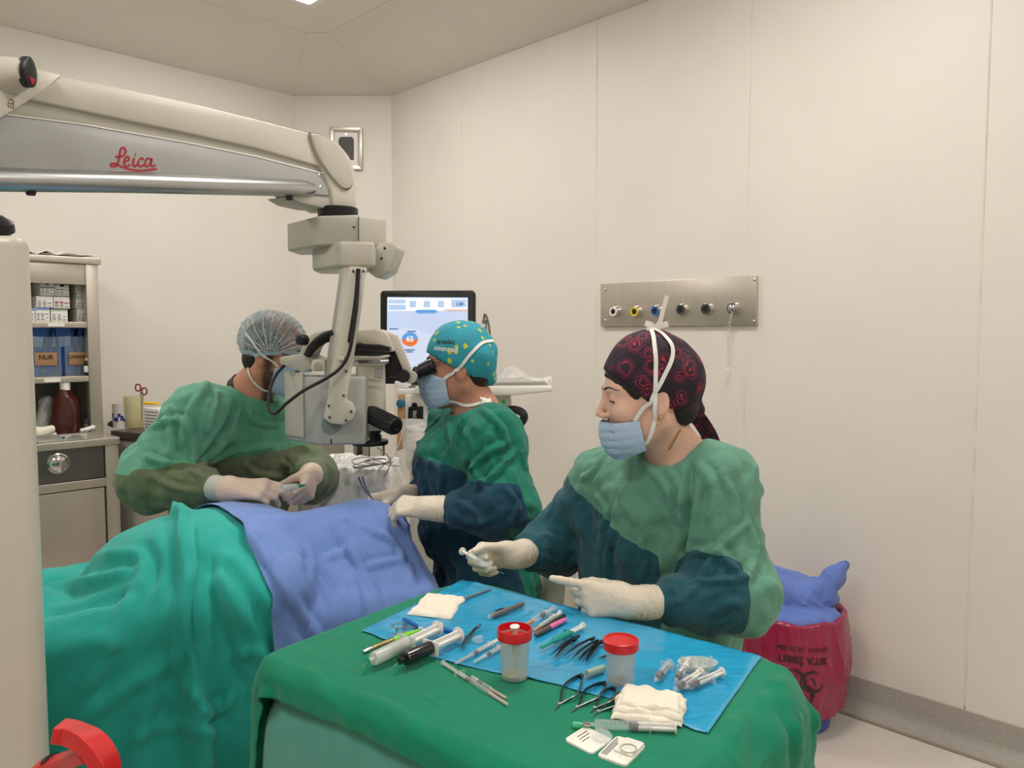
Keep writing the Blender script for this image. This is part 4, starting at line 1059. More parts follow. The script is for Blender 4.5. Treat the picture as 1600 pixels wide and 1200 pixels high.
_, brch, brt = make_glove(assist.obj, b_wrR + (b_wrR - b_elR) * 0.10, b_elR, (1, -0.02, 0.02), (-0.1, -0.62, 0.78), (0, 0.78, 0.62), [(22, 30, 14), (30, 36, 16), (40, 46, 20), (48, 50, 22)], 1.0, (14, 42, 8, 12), 0.025, mat_=M_gl2, cuffr=0.038, knit=0.095)
_, blch, blt = make_glove(assist.obj, b_wrL, b_elL, (0.05, -0.75, -0.5), (0.9, 0.0, 0.3), (-0.2, -0.3, 0.9), [(50, 60, 30), (56, 66, 30), (60, 70, 30), (60, 70, 30)], 1.0, (30, 40, 10, 15), 0.06, mat_=M_gl2)
# ------------------------------------------------------------------ caps, masks, hair, spectacles
M_teal_cap = mat('printed_turquoise_cap', (44, 150, 168), 0.7, var=0.08, scale=20, bump=0.15, bscale=150)
def print_spots(m, scale, thr, cols, stretch=(1, 1, 1)):
    nt = m.node_tree; N = nt.nodes; L = nt.links; b = N['Principled BSDF']; src = b.inputs['Base Color'].links[0].from_socket
    tc = N.new('ShaderNodeTexCoord'); mp = N.new('ShaderNodeMapping'); mp.inputs['Scale'].default_value = stretch; L.new(tc.outputs['Object'], mp.inputs[0])
    v = N.new('ShaderNodeTexVoronoi'); v.inputs['Scale'].default_value = scale; L.new(mp.outputs[0], v.inputs['Vector'])
    lt = N.new('ShaderNodeMath'); lt.operation = 'LESS_THAN'; lt.inputs[1].default_value = thr; L.new(v.outputs['Distance'], lt.inputs[0])
    sx = N.new('ShaderNodeSeparateColor'); L.new(v.outputs['Color'], sx.inputs[0])
    gt = N.new('ShaderNodeMath'); gt.operation = 'GREATER_THAN'; gt.inputs[1].default_value = 0.58; L.new(sx.outputs[0], gt.inputs[0])
    mu = N.new('ShaderNodeMath'); mu.operation = 'MULTIPLY'; L.new(lt.outputs[0], mu.inputs[0]); L.new(gt.outputs[0], mu.inputs[1])
    mx = N.new('ShaderNodeMix'); mx.data_type = 'RGBA'; L.new(mu.outputs[0], mx.inputs['Factor']); L.new(src, mx.inputs[6]); mx.inputs[7].default_value = srgb(*cols)
    L.new(mx.outputs[2], b.inputs['Base Color'])
print_spots(M_teal_cap, 46, 0.34, (206, 200, 60), (1, 1.8, 0.8))
def paisley_mat():
    m = mat('paisley_cotton', (38, 26, 42), 0.75, var=0.2, scale=40, bump=0.15, bscale=200)
    nt = m.node_tree; N = nt.nodes; L = nt.links; b = N['Principled BSDF']; src = b.inputs['Base Color'].links[0].from_socket
    tc = N.new('ShaderNodeTexCoord'); nz = N.new('ShaderNodeTexNoise'); nz.inputs['Scale'].default_value = 30; L.new(tc.outputs['Object'], nz.inputs['Vector'])
    va = N.new('ShaderNodeVectorMath'); va.operation = 'MULTIPLY_ADD'; va.inputs[1].default_value = (0.03, 0.03, 0.03)
    L.new(nz.outputs['Color'], va.inputs[0]); L.new(tc.outputs['Object'], va.inputs[2])
    v = N.new('ShaderNodeTexVoronoi'); v.inputs['Scale'].default_value = 29; L.new(va.outputs[0], v.inputs['Vector'])
    cur = src
    for lo, hi, col in ((0.0, 0.13, (172, 36, 58)), (0.30, 0.345, (168, 42, 74)), (0.42, 0.455, (150, 38, 70)), (0.55, 0.57, (120, 34, 66))):
        a = N.new('ShaderNodeMath'); a.operation = 'GREATER_THAN'; a.inputs[1].default_value = lo - 0.001; L.new(v.outputs['Distance'], a.inputs[0])
        c = N.new('ShaderNodeMath'); c.operation = 'LESS_THAN'; c.inputs[1].default_value = hi; L.new(v.outputs['Distance'], c.inputs[0])
        mu = N.new('ShaderNodeMath'); mu.operation = 'MULTIPLY'; L.new(a.outputs[0], mu.inputs[0]); L.new(c.outputs[0], mu.inputs[1])
        mx = N.new('ShaderNodeMix'); mx.data_type = 'RGBA'; L.new(mu.outputs[0], mx.inputs['Factor']); L.new(cur, mx.inputs[6]); mx.inputs[7].default_value = srgb(*col); cur = mx.outputs[2]
    L.new(cur, b.inputs['Base Color']); return m
M_pais = paisley_mat()
BOX = ((-0.20, -0.12, -0.16), (0.16, 0.12, 0.19))
def solid_noise(q, s, a, seed=0.0):
    # cheap smooth wrinkles as a sum of sines
    return a * (np.sin(q[:, 0] * s + 2.1 * np.sin(q[:, 2] * s * 0.7 + seed)) * np.sin(q[:, 1] * s * 0.8 + seed) + 0.5 * np.sin(q[:, 2] * s * 1.6 + q[:, 0] * s * 0.6 + seed * 2))
# nurse: knotted scrub cap
def n_cap(q):
    d = s_ell(q, (-0.012, 0, 0.046), (0.106, 0.086, 0.096))
    d = smin(d, s_ell(q, (-0.062, 0, 0.030), (0.075, 0.080, 0.085)), 0.03)
    d = smin(d, s_ell(q, (-0.020, 0, 0.095), (0.065, 0.066, 0.052)), 0.03)
    d = d + solid_noise(q, 62, 0.0016, 1.0)
    # lower border: from the brow hairline down to the nape
    d = smax(d, 0.092 - q[:, 2] - np.clip(0.10 - q[:, 0], 0, 0.10) * 1.08 - np.clip(-q[:, 0], 0, 0.2) * 0.32, 0.004)
    return smin(d, s_ell(q, (-0.108, 0, -0.048), (0.020, 0.024, 0.018)), 0.02)
cap = shell_part(nurse, 'scrub_cap', n_cap, M_pais, BOX, 0.0036)
capn = lambda Q: np.minimum(n_cap((np.asarray(Q, np.float32) - nurse.hc.astype(np.float32)) @ nurse.R.astype(np.float32) / nurse.hs) * nurse.hs, nurse.hl(np.asarray(Q, np.float32)))
def n_hair(q):
    d = s_ell(q, (-0.010, 0, 0.036), (0.1015, 0.081, 0.091))
    d = np.minimum(d, s_ell(q, (-0.070, 0, -0.030), (0.046, 0.058, 0.050)))
    d = smax(d, 0.076 - q[:, 2] - np.clip(0.10 - q[:, 0], 0, 0.10) * 1.16 - np.clip(-q[:, 0], 0, 0.2) * 0.9 + 0.003 * np.sin(q[:, 0] * 260), 0.004)
    d = np.maximum(d, -s_ell(q, (0.000, 0, -0.03), (0.045, 0.2, 0.05)))
    return d - 0.0007 * np.sin(q[:, 0] * 300 + q[:, 2] * 500)
shell_part(nurse, 'hair', n_hair, M_hair, BOX, 0.0034)
k0 = nurse.HW(-0.112, 0.015, -0.052)
for i, (pp, wd) in enumerate([([(1078, 640), (1092, 655), (1106, 676), (1114, 694)], 0.034), ([(1072, 645), (1068, 668), (1062, 690)], 0.022)]):
    path = bez([k0] + [P(x, y, 1.66 + 0.02 * i) for x, y in pp], 8)
    v, f = ribbon_vf(path, wd, 0.0018, np.array([-0.5 + 0.9 * i, -0.9, 0.2])); v = np.array(v)
    mesh('cap_tail', v, f, M_pais, cap)
# masks
def mask_for(o):
    return shell_part(o, 'face_mask', (lambda q: mask_fn(q, True)) if o is nurse else mask_fn, M_mask, ((0.0, -0.1, -0.15), (0.16, 0.1, 0.03)), 0.0030)
for o in (nurse, surg, assist): mask_for(o); face_details(o)
# white ties of the nurse's mask, knotted on top of the cap
for pts in ([(0.046, 0.062, -0.040), (0.010, 0.084, -0.002), (-0.030, 0.088, 0.050), (-0.058, 0.078, 0.095), (-0.050, 0.045, 0.130), (-0.030, 0.015, 0.145)],
            [(0.026, 0.060, -0.108), (0.006, 0.078, -0.050), (-0.006, 0.088, 0.025), (-0.018, 0.080, 0.090), (-0.028, 0.020, 0.146)]):
    tie(nurse, pts, capn, 0.0085, 0.0025)
e0 = nurse.HW(-0.028, 0.018, 0.150)
for pp, wd in (([(1030, 505), (1036, 485), (1042, 462)], 0.009), ([(1018, 508), (1008, 505)], 0.012), ([(1036, 508), (1044, 506)], 0.012)):
    v, f = ribbon_vf(bez([e0] + [P(x, y, 1.60) for x, y in pp], 6), wd, 0.0014, (0.2, -1, 0.1)); mesh('mask_tie', v, f, M_tie, nurse.obj)
v, f = box_vf(e0, (0.016, 0.012, 0.010), bev=0.003); mesh('mask_knot', v, f, M_tie, nurse.obj)
# necklace and earring
q, nn = wrap_path([P(1056, 672, 1.60), P(1053, 688, 1.59), P(1048, 704, 1.58)], lambda Q: nurse.body(np.asarray(Q, np.float32)), 0.0015, 16)
M_gold = mat('gold_chain', (214, 176, 104), 0.3, 0.7)
mb = MB()
for i, c in enumerate(q[::2]):
    u_ = nrm_(nn[0]); t_ = nrm_(q[-1] - q[0]); a_ = t_ if i % 2 else np.cross(u_, t_)
    mb.tube([c + 0.0032 * (math.cos(t) * t_ + 0.6 * math.sin(t) * np.cross(u_, t_)) + u_ * 0.0005 * (i % 2) for t in np.linspace(0, 2 * math.pi, 9)], 0.0009, 5, False)
mb.build('necklace', M_gold, nurse.obj)
c = nurse.HW(-0.006, 0.080, -0.046)
MB().tube([c + nurse.hs * 0.007 * (math.cos(t) * nurse.R[:, 0] + math.sin(t) * nurse.R[:, 2]) for t in np.linspace(0, 2 * math.pi, 16)], 0.0008, 6, False).build('earring', M_gold, nurse.obj)

# surgeon: printed cap with lettering
def a_cap(q):
    d = s_ell(q, (-0.012, 0, 0.050), (0.110, 0.092, 0.102))
    d = smin(d, s_ell(q, (-0.060, 0, 0.015), (0.066, 0.078, 0.075)), 0.03)
    d = d + solid_noise(q, 48, 0.0018, 2.0)
    d = smax(d, 0.052 - q[:, 2] - np.clip(0.09 - q[:, 0], 0, 0.25) * 0.58, 0.004)
    return smin(d, s_ell(q, (-0.100, 0, -0.040), (0.022, 0.030, 0.026)), 0.015)
cap2 = shell_part(surg, 'scrub_cap', a_cap, M_teal_cap, BOX, 0.0036)
capa = lambda Q: np.minimum(a_cap((np.asarray(Q, np.float32) - surg.hc.astype(np.float32)) @ surg.R.astype(np.float32) / surg.hs) * surg.hs, surg.hl(np.asarray(Q, np.float32)))
def a_hair(q):
    d = s_ell(q, (-0.014, 0, 0.036), (0.100, 0.0795, 0.088)); d = np.minimum(d, s_ell(q, (-0.055, 0, -0.02), (0.054, 0.064, 0.06)))
    d = smax(d, 0.046 - q[:, 2] - np.clip(0.09 - q[:, 0], 0, 0.25) * 0.78, 0.004)
    return np.maximum(d, -s_ell(q, (0.010, 0, -0.03), (0.045, 0.2, 0.06)))
shell_part(surg, 'hair', a_hair, M_hair, BOX, 0.0036)
a1 = nrm_(surg.R[:, 0] * -1 + surg.R[:, 2] * -0.16); a2 = nrm_(np.cross(np.cross(a1, surg.R[:, 2]), a1))
for txt, sz, off, m in (('Artelac', 0.0235, (0.032, 0.088), M_ink), ('Advanced', 0.022, (0.034, 0.064), M_white)):
    v, f = project_text(txt, sz, surg.HW(off[0], 0.086, off[1]), a1, a2, capa, 0.0012, 0.0003); mesh('cap_lettering', v, f, m, cap2, smooth=0)
for pts in ([(0.040, 0.064, -0.030), (-0.010, 0.084, 0.000), (-0.050, 0.090, 0.042), (-0.088, 0.070, 0.075), (-0.112, 0.02, 0.075)],
            [(0.036, 0.056, -0.108), (-0.012, 0.062, -0.118), (-0.050, 0.060, -0.118), (-0.085, 0.02, -0.115)]):
    tie(surg, pts, lambda Q: np.minimum(capa(Q), surg.body(np.asarray(Q, np.float32))), 0.009, 0.003)
e0 = surg.HW(-0.105, 0.02, 0.088)
for pp in ([(752, 530), (763, 524)], [(750, 516), (757, 507)]):
    v, f = ribbon_vf(bez([e0] + [P(x, y, 2.28) for x, y in pp], 6), 0.010, 0.0014, (0.2, -1, 0.1)); mesh('mask_tie', v, f, M_tie, surg.obj)
v, f = ribbon_vf(bez([surg.HW(-0.075, 0.03, -0.118), P(752, 622, 2.22), P(764, 628, 2.19), P(776, 640, 2.18)], 8), 0.010, 0.0014, (0.3, -0.9, 0.3)); mesh('mask_tie', v, f, M_tie, surg.obj)
def spectacles(o, m, zz=0.012):
    mb = MB()
    for s in (1, -1):
        mb.tube(bez([o.HW(0.098, 0.052 * s, zz + 0.012), o.HW(0.06, 0.072 * s, zz + 0.010), o.HW(0.0, 0.080 * s, zz + 0.010), o.HW(-0.022, 0.080 * s, zz)], 8), 0.0014, 6)
        mb.tube([o.HW(0.103 - 0.010 * abs(math.cos(t)) * (1 if math.cos(t) * s > 0 else 0), (0.031 + 0.024 * math.cos(t) * s) * s * (1 if s > 0 else 1), zz + 0.017 * math.sin(t)) if True else 0 for t in np.linspace(0, 2 * math.pi, 20)], 0.0011, 6, False)
    mb.tube([o.HW(0.104, -0.008, zz + 0.008), o.HW(0.108, 0, zz + 0.010), o.HW(0.104, 0.008, zz + 0.008)], 0.0012, 6)
    g = mb.build('spectacles', m, o.obj)
    for s in (1, -1):
        ring = [o.HW(0.1025, (0.031 + 0.023 * math.cos(t)) * s, zz + 0.0165 * math.sin(t)) for t in np.linspace(0, 2 * math.pi, 20, endpoint=False)]
        v, f = prism_vf(ring, o.R[:, 0] * 0.001); mesh('lens', v, f, mat('spectacle_lens', (240, 244, 244), 0.03, trans=1.0, alpha=0.25), g)
spectacles(surg, M_metal_thin); spectacles(assist, M_black)

# assistant: bouffant cap, hair, collar
def b_hair(q):
    d = s_ell(q, (-0.016, 0, 0.038), (0.100, 0.080, 0.090)); d = np.minimum(d, s_ell(q, (-0.055, 0, -0.02), (0.054, 0.064, 0.06)))
    d = smax(d, 0.070 - q[:, 2] - np.clip(0.08 - q[:, 0], 0, 0.25) * 1.02, 0.004)
    return np.maximum(d, -s_ell(q, (0.012, 0, -0.03), (0.045, 0.2, 0.06)))
shell_part(assist, 'hair', b_hair, M_hair, BOX, 0.0038)
def b_cap(q):
    d = s_ell(q, (-0.020, 0, 0.050), (0.118, 0.094, 0.102))
    r = np.arctan2(q[:, 1] + 1e-5, q[:, 2] - 0.01)
    d = d + 0.0016 * np.sin(np.arctan2(q[:, 2] - 0.01, q[:, 0] - 0.015) * 42) + solid_noise(q, 60, 0.0012, 0.3)
    d = np.abs(d) - 0.0016
    return smax(d, 0.030 - q[:, 2] - np.clip(0.09 - q[:, 0], 0, 0.25) * 0.32, 0.003)
def bouffant_mat():
    m = mat('bouffant_nonwoven', (198, 214, 222), 0.75, var=0.1, scale=60, bump=0.3, bscale=160)
    nt = m.node_tree; N = nt.nodes; L = nt.links; b = N['Principled BSDF']
    tc = N.new('ShaderNodeTexCoord'); nz = N.new('ShaderNodeTexNoise'); nz.inputs['Scale'].default_value = 45; nz.inputs['Detail'].default_value = 3; L.new(tc.outputs['Object'], nz.inputs[0])
    mr = N.new('ShaderNodeMapRange'); mr.inputs[1].default_value = 0.35; mr.inputs[2].default_value = 0.65; mr.inputs[3].default_value = 0.22; mr.inputs[4].default_value = 0.5
    L.new(nz.outputs['Fac'], mr.inputs[0]); L.new(mr.outputs[0], b.inputs['Alpha']); return m
M_bouf = bouffant_mat()
BX2 = ((-0.22, -0.14, -0.12), (0.16, 0.14, 0.20))
capb_o = shell_part(assist, 'bouffant_cap', b_cap, M_bouf, BX2, 0.0034)
bsolid = lambda q: s_ell(q, (-0.020, 0, 0.050), (0.118, 0.094, 0.102))
capb = lambda Q: np.minimum(bsolid((np.asarray(Q, np.float32) - assist.hc.astype(np.float32)) @ assist.R.astype(np.float32) / assist.hs) * assist.hs, assist.hl(np.asarray(Q, np.float32)))
pts = [(0.095, 0.0, 0.030), (0.075, -0.065, 0.028), (0.0, -0.100, 0.006), (-0.08, -0.085, -0.012), (-0.135, 0, -0.02), (-0.08, 0.085, -0.012), (0.0, 0.100, 0.006), (0.075, 0.065, 0.028), (0.095, 0.0, 0.030)]
q, nn = wrap_path([assist.HW(*p) for p in pts], capb, 0.002, 10); v, f = ribbon_vf(q, 0.012, 0.002, nn); mesh('elastic_band', v, f, mat('elastic', (172, 194, 206), 0.8, bump=0.4, bscale=300), capb_o)
for th in np.linspace(0.15, math.pi - 0.2, 11):          # pleats radiating over the cap
    pl = [assist.HW(0.020 + rr * math.cos(th) * 0.13, -0.10 + rr * 0.05, 0.012 + rr * math.sin(th) * 0.13) for rr in (0.12, 0.45, 0.8, 1.1)]
    q, nn = wrap_path(pl, capb, 0.001, 6); v, f = tube_vf(q, 0.0011, 5); mesh('pleat', v, f, M_tie, capb_o)
tie(assist, [(0.048, -0.062, -0.024), (-0.01, -0.088, 0.005), (-0.05, -0.092, 0.040), (-0.085, -0.085, 0.062)], capb, 0.007, 0.003)
tie(assist, [(0.060, -0.040, -0.125), (0.025, -0.050, -0.130), (-0.02, -0.062, -0.105), (-0.055, -0.062, -0.070), (-0.075, -0.05, -0.045)], lambda Q: assist.body(np.asarray(Q, np.float32)), 0.007, 0.003)
def collar(o, nb, r, m, nm):
    a = o.HW(-0.03, 0, -0.10); ax = nrm_(a - nb); u_, w_, _ = frame_of(ax)
    mb = MB()
    ring = [nb + ax * 0.004 + r * (math.cos(t) * u_ + math.sin(t) * w_) for t in np.linspace(0, 2 * math.pi, 40)]
    q = np.array(ring, np.float32)
    for _ in range(6):
        d = o.body(q); g = grad(o.body, q); q = q - g * (d - 0.004)[:, None]
    n_ = grad(o.body, q); v, f = ribbon_vf(q, 0.022, 0.003, n_); mesh(nm, v, f, m, o.obj)
collar(assist, b_neck - ze * 0.01, 0.062, M_black, 'undershirt_collar')
collar(nurse, n_neck - ze * 0.03, 0.06, mat('burgundy_cotton', (58, 24, 40), 0.8), 'undershirt_collar')
# ------------------------------------------------------------------ surgical microscope on its floor stand
p0 = np.array([(0 - 800) / 1200 * 1.5, 1.5, 0]); p1 = np.array([(520 - 800) / 1200 * 2.22, 2.22, 0])
ae = nrm_(p1 - p0); an = np.array([ae[1], -ae[0], 0])
def AP(px, py, off=0.0): return PP(px, py, p0 + an * off, an)
stand_base = np.array([-0.98, 1.36, 0])
ms = thing('surgical_microscope', 'white surgical microscope on a tall stand, long boom and grey optics head above the patient', 'microscope', stand_base)
def aprism(name, pts, off, th, m, bev=0.004, parent=None):
    v, f = prism_vf([AP(x, y, off) for x, y in pts], -an * th, bev); return mesh(name, v, f, m, parent or ms, smooth=35)
def fprism(name, pts, Y, vec, m, bev=0.003, parent=None):
    v, f = prism_vf([P(x, y, Y) for x, y in pts], vec, bev); return mesh(name, v, f, m, parent or ms, smooth=35)
def plan(name, pts, zlo, zhi, m, bev=0.006, parent=None):
    q = [np.array([(x - 800) / 1200 * Y * 1.0, Y, zlo]) for x, Y in pts]
    v, f = prism_vf(q, ze * (zhi - zlo), bev, 3); return mesh(name, v, f, m, parent or ms, smooth=35)
zat = lambda px, py, Y: P(px, py, Y)[2]
# boom
aprism('boom_cover', [(-150, 78), (-60, 88), (95, 118), (200, 139), (300, 161), (400, 186), (492, 210), (512, 263), (400, 231), (300, 209), (200, 188), (55, 157), (-60, 136), (-150, 122)], 0.0, 0.12, M_cream, 0.006)
aprism('boom_recess', [(-150, 118), (-60, 134), (55, 155), (200, 186), (300, 207), (400, 229), (510, 260), (510, 273), (400, 245), (300, 225), (130, 195), (0, 178), (-150, 160)], -0.012, 0.10, M_cgrey, 0.002)
side = aprism('boom_side_panel', [(-150, 160), (0, 178), (130, 194.5), (300, 224.5), (400, 244.5), (508, 272), (515, 306), (470, 300), (0, 275), (-150, 270)], -0.006, 0.11, M_grey, 0.003)
aprism('panel_edge', [(0, 176.5), (130, 193), (300, 223), (400, 243), (508, 270.5), (508, 272.5), (400, 245), (300, 225), (130, 195), (0, 178.5)], -0.0045, 0.006, M_white, 0)
v, f = tube_vf([AP(-150, 277, -0.012), AP(200, 285, -0.012), AP(470, 294, -0.012), AP(486, 295, -0.016)], [0.0235, 0.0235, 0.0235, 0.018], 28); mesh('boom_tube', v, f, M_alu, ms)
aprism('end_bracket', [(440, 285), (462, 262), (508, 272), (519, 290), (521, 307), (470, 305)], -0.010, 0.10, M_grey, 0.004)
for x, y in ((498, 274), (500, 293)): MB().lathe([(0.006, 0), (0.006, 0.004), (0.003, 0.006)], AP(x, y, -0.010), an, 14).build('screw', M_steel2, ms)
aprism('boom_underside', [(452, 306), (522, 304), (522, 326), (500, 324), (470, 317)], -0.012, 0.10, M_cgrey, 0.006)
for x, y in ((452, 308), (48, 298)): MB().lathe([(0.010, -0.01), (0.011, 0), (0.008, 0.009)], AP(x, y, -0.012), (0, 0, -1), 14).build('stop_stud', M_black, ms)
aprism('boom_elbow', [(486, 209), (505, 208), (530, 222), (548, 244), (557, 268), (559, 300), (559, 328), (522, 328), (520, 304), (508, 274), (494, 244)], 0.002, 0.125, M_cream, 0.012)
arc = bez([(486, 208), (505, 211), (528, 228), (545, 254), (552, 278), (548, 293), (535, 292), (515, 270), (497, 240), (486, 208)], 5)[:-1]
aprism('elbow_cover', [tuple(q) for q in arc], 0.012, 0.012, M_cgrey, 0.003)
aprism('elbow_gap', [tuple((q - np.array([520, 252])) * 1.03 + np.array([518.5, 252.5])) for q in arc], 0.0035, 0.004, M_black, 0)
# joint at the stand
aprism('shoulder_cover', [(-170, 40), (0, 93), (60, 108), (94, 116), (97, 120), (60, 148), (0, 185), (-170, 280)], 0.03, 0.18, M_cream, 0.008)
MB().lathe([(0.034, 0), (0.031, 0.02), (0.022, 0.05)], AP(14, 118, 0.03), nrm_(an + ae * 0.25), 26).build('knob_stub', M_cream, ms)
kc = AP(27, 113, 0.06); kd = nrm_(an + ae * 0.55)
MB().lathe([(0.013, -0.015), (0.013, 0.012)], kc, kd, 16).build('knob_shaft', M_steel2, ms)
u_, w_, _ = frame_of(kd)
def knob_vf(c, d, a, b, th):
    m = MB(); u, w, d = frame_of(d); ring = []
    for t in np.linspace(0, 2 * math.pi, 24, endpoint=False): ring.append(c + u * a * math.cos(t) * (1 - 0.12 * math.sin(t)) + w * b * math.sin(t))
    return prism_vf(ring, d * th, 0.006)
v, f = knob_vf(kc + kd * 0.012, kd, 0.017, 0.029, 0.016); kn = mesh('locking_knob', v, f, M_black, ms, smooth=40)
tri = [kc + kd * 0.0285 + u_ * a + w_ * b for a, b in ((-0.008, -0.010), (0.008, -0.012), (0.000, -0.024))]
v, f = prism_vf(tri, kd * 0.001); mesh('red_mark', v, f, M_red, kn, smooth=0)
# padlock pictogram
lk = MB(); lc = AP(17, 163, 0.0305); ux = ae; uy = ze
for a, b in (((-4, -5), (4, -5)), ((4, -5), (4, 2)), ((4, 2), (-4, 2)), ((-4, 2), (-4, -5)), ((0, -3.5), (0, 0))):
    q0 = lc + (ux * a[0] + uy * a[1]) * 0.0012; q1 = lc + (ux * b[0] + uy * b[1]) * 0.0012; lk.tube([q0, q1], 0.0006, 5)
lk.tube([lc + (ux * (1 + 3.4 * math.cos(t)) + uy * (4.5 + 3.6 * math.sin(t))) * 0.0012 for t in np.linspace(-0.7, 3.0, 14)], 0.0006, 5); lk.build('padlock_mark', M_ink, ms)
# logo script on the side panel
strokes = [([(722, 737), (745, 741), (775, 728), (787, 705), (776, 684), (757, 690), (748, 722), (742, 762), (726, 795), (703, 802), (692, 793), (704, 781), (732, 788), (770, 806), (830, 822), (900, 825), (980, 815)], 2.9),
           ([(776, 772), (800, 764), (808, 748), (796, 738), (780, 756), (776, 784), (792, 800), (816, 788)], 2.5), ([(838, 748), (832, 786), (844, 800), (858, 788)], 3.0), ([(842, 727), (848, 729)], 4.0),
           ([(897, 762), (890, 748), (872, 758), (864, 784), (878, 800), (902, 788)], 2.5), ([(946, 758), (926, 749), (910, 768), (908, 793), (924, 800), (940, 778), (950, 750), (944, 788), (954, 800), (972, 790)], 2.6)]
for pts, wd in strokes:
    pth = [AP(x / 4.0, 60 + y / 4.0, -0.0052) for x, y in pts]
    pth = bez(pth, 8); n_ = len(pth); ww = wd * 1.75 / 1200
    v, f = ribbon_vf(pth, ww, 0.0006, an); mesh('logo_lettering', v, f, mat('logo_red', (176, 30, 50), 0.5), side, smooth=0)
# swivel below the elbow
MB().lathe([(0.056, -0.004), (0.058, 0), (0.058, 0.022), (0.055, 0.024)], np.array([*P(528, 331, 2.27)[:2], zat(528, 334, 2.22)]), ze, 40).build('swivel_ring', M_black, ms)
plan('swivel_block', [(452, 2.34), (500, 2.19), (560, 2.17), (606, 2.25), (600, 2.42), (470, 2.46)], zat(530, 383, 2.18), zat(530, 336, 2.18), M_cgrey, 0.008)
fprism('block_seam', [(559.5, 338), (560.5, 338), (560.5, 376), (559.5, 376)], 2.168, (0, 0.004, 0), M_black, 0)
MB().lathe([(0.003, 0), (0.003, 0.003)], P(553, 355, 2.170), (0, -1, 0), 10).build('screw', M_black, ms)
plan('tilt_housing', [(490, 2.30), (532, 2.15), (587, 2.17), (592, 2.30), (570, 2.42), (500, 2.42)], zat(540, 417, 2.16), zat(540, 377, 2.16), M_cgrey, 0.010)
fprism('tilt_bracket', [(589, 379), (612, 378), (621, 386), (607, 424), (588, 435), (574, 424), (580, 400)], 2.22, (0.01, 0.10, 0), M_cgrey, 0.006)
for x, y in ((601, 388), (596, 404)): MB().lathe([(0.0035, 0), (0.0035, 0.002)], P(x, y, 2.218), (0, -1, 0), 10).build('screw', M_black, ms)
# swing arm
M_armside = M_grey
swing = fprism('swing_arm', [(545, 416), (574, 418), (563, 500), (553, 562), (542, 624), (552, 629), (557, 641), (552, 655), (537, 664), (517, 662), (509, 655), (522, 580)], 2.08, (-0.045, 0.09, 0), M_cream, 0.004)
fprism('swing_arm_side', [(532, 420), (543, 417), (507, 655), (498, 640)], 2.13, (-0.002, 0.04, 0), M_grey, 0.003)
v, f = tube_vf(bez([P(560, 420, 2.079), P(556, 470, 2.079), P(546, 535, 2.079)], 10), 0.006, 10); mesh('cable_slot', v, f, M_black, ms)
v, f = tube_vf(bez([P(x, y, Y) for x, y, Y in [(560, 426, 2.072), (557, 480, 2.07), (547, 545, 2.068), (534, 572, 2.066), (512, 590, 2.06), (475, 610, 2.05), (448, 630, 2.05), (430, 646, 2.07), (420, 638, 2.09), (421, 612, 2.12), (430, 588, 2.15), (445, 570, 2.18)]], 10), 0.0046, 10); mesh('cable', v, f, M_rubber, ms)
MB().box(P(534, 560, 2.072), (0.016, 0.012, 0.012), bev=0.002).build('cable_clip', M_cream, ms)
for x, y in ((514, 634), (515, 652), (541, 657), (549, 643), (541, 580), (568, 424), (552, 424), (537, 618)): MB().lathe([(0.0035, 0), (0.0035, 0.0025)], P(x, y, 2.078), (0, -1, 0), 10).build('screw', M_dsteel, ms)
# optics body
zb, zt = zat(497, 698, 2.08), zat(497, 590, 2.08)
body = plan('optics_body', [(446, 2.21), (496, 2.10), (570, 2.12), (577, 2.20), (566, 2.34), (456, 2.36)], zb, zt, M_grey, 0.008)
plan('body_side_cover', [(443, 2.205), (472, 2.140), (476, 2.15), (452, 2.23)], zb + 0.015, zt + 0.01, M_cgrey, 0.004)
fprism('body_mark', [(516.5, 686), (518.2, 686), (518.2, 694), (516.5, 694)], 2.103, (0, 0.002, 0), M_ink, 0)
MB().lathe([(0.027, 0), (0.026, 0.004), (0.012, 0.006), (0.001, 0.0065)], P(516, 664, 2.107), (0.05, -1, 0), 30).build('light_port', mat('grey_green_glass', (116, 132, 124), 0.15), ms)
MB().box(P(461, 583, 2.18), (0.028, 0.02, 0.014), rotz(-0.9), 0.002).build('side_switch', M_grey, ms)
plan('filter_housing', [(556, 2.16), (602, 2.18), (602, 2.32), (556, 2.32)], zat(580, 672, 2.2), zat(580, 566, 2.2), M_cream, 0.010)
for y in (592, 603): fprism('housing_seam', [(573, y), (601, y), (601, y + 1), (573, y + 1)], 2.1655, (0, 0.003, 0), M_cgrey, 0)
fprism('housing_label', [(570, 575), (598, 575), (598, 590), (570, 590)], 2.1785, (0, -0.006, 0), M_grey, 0.001)
# objective below
oc = P(578, 690, 2.24); oc = np.array([oc[0], oc[1], zat(578, 694, 2.24)])
MB().lathe([(0.034, 0.055), (0.034, 0.035), (0.030, 0.034), (0.030, 0.028), (0.034, 0.027), (0.034, 0.014), (0.052, 0.012), (0.054, 0.006), (0.052, 0.0), (0.030, -0.004), (0.024, -0.002)], oc, ze, 40).build('objective', M_black, ms)
MB().lathe([(0.024, -0.004), (0.01, -0.0055), (0.001, -0.006)], oc, ze, 30).build('objective_lens', mat('coated_glass', (60, 70, 90), 0.05, coat=1.0), ms)
MB().lathe([(0.007, 0), (0.007, 0.012), (0.004, 0.014)], P(573, 684, 2.17), (0.3, -1, 0), 16).build('lock_screw', M_steel2, ms)
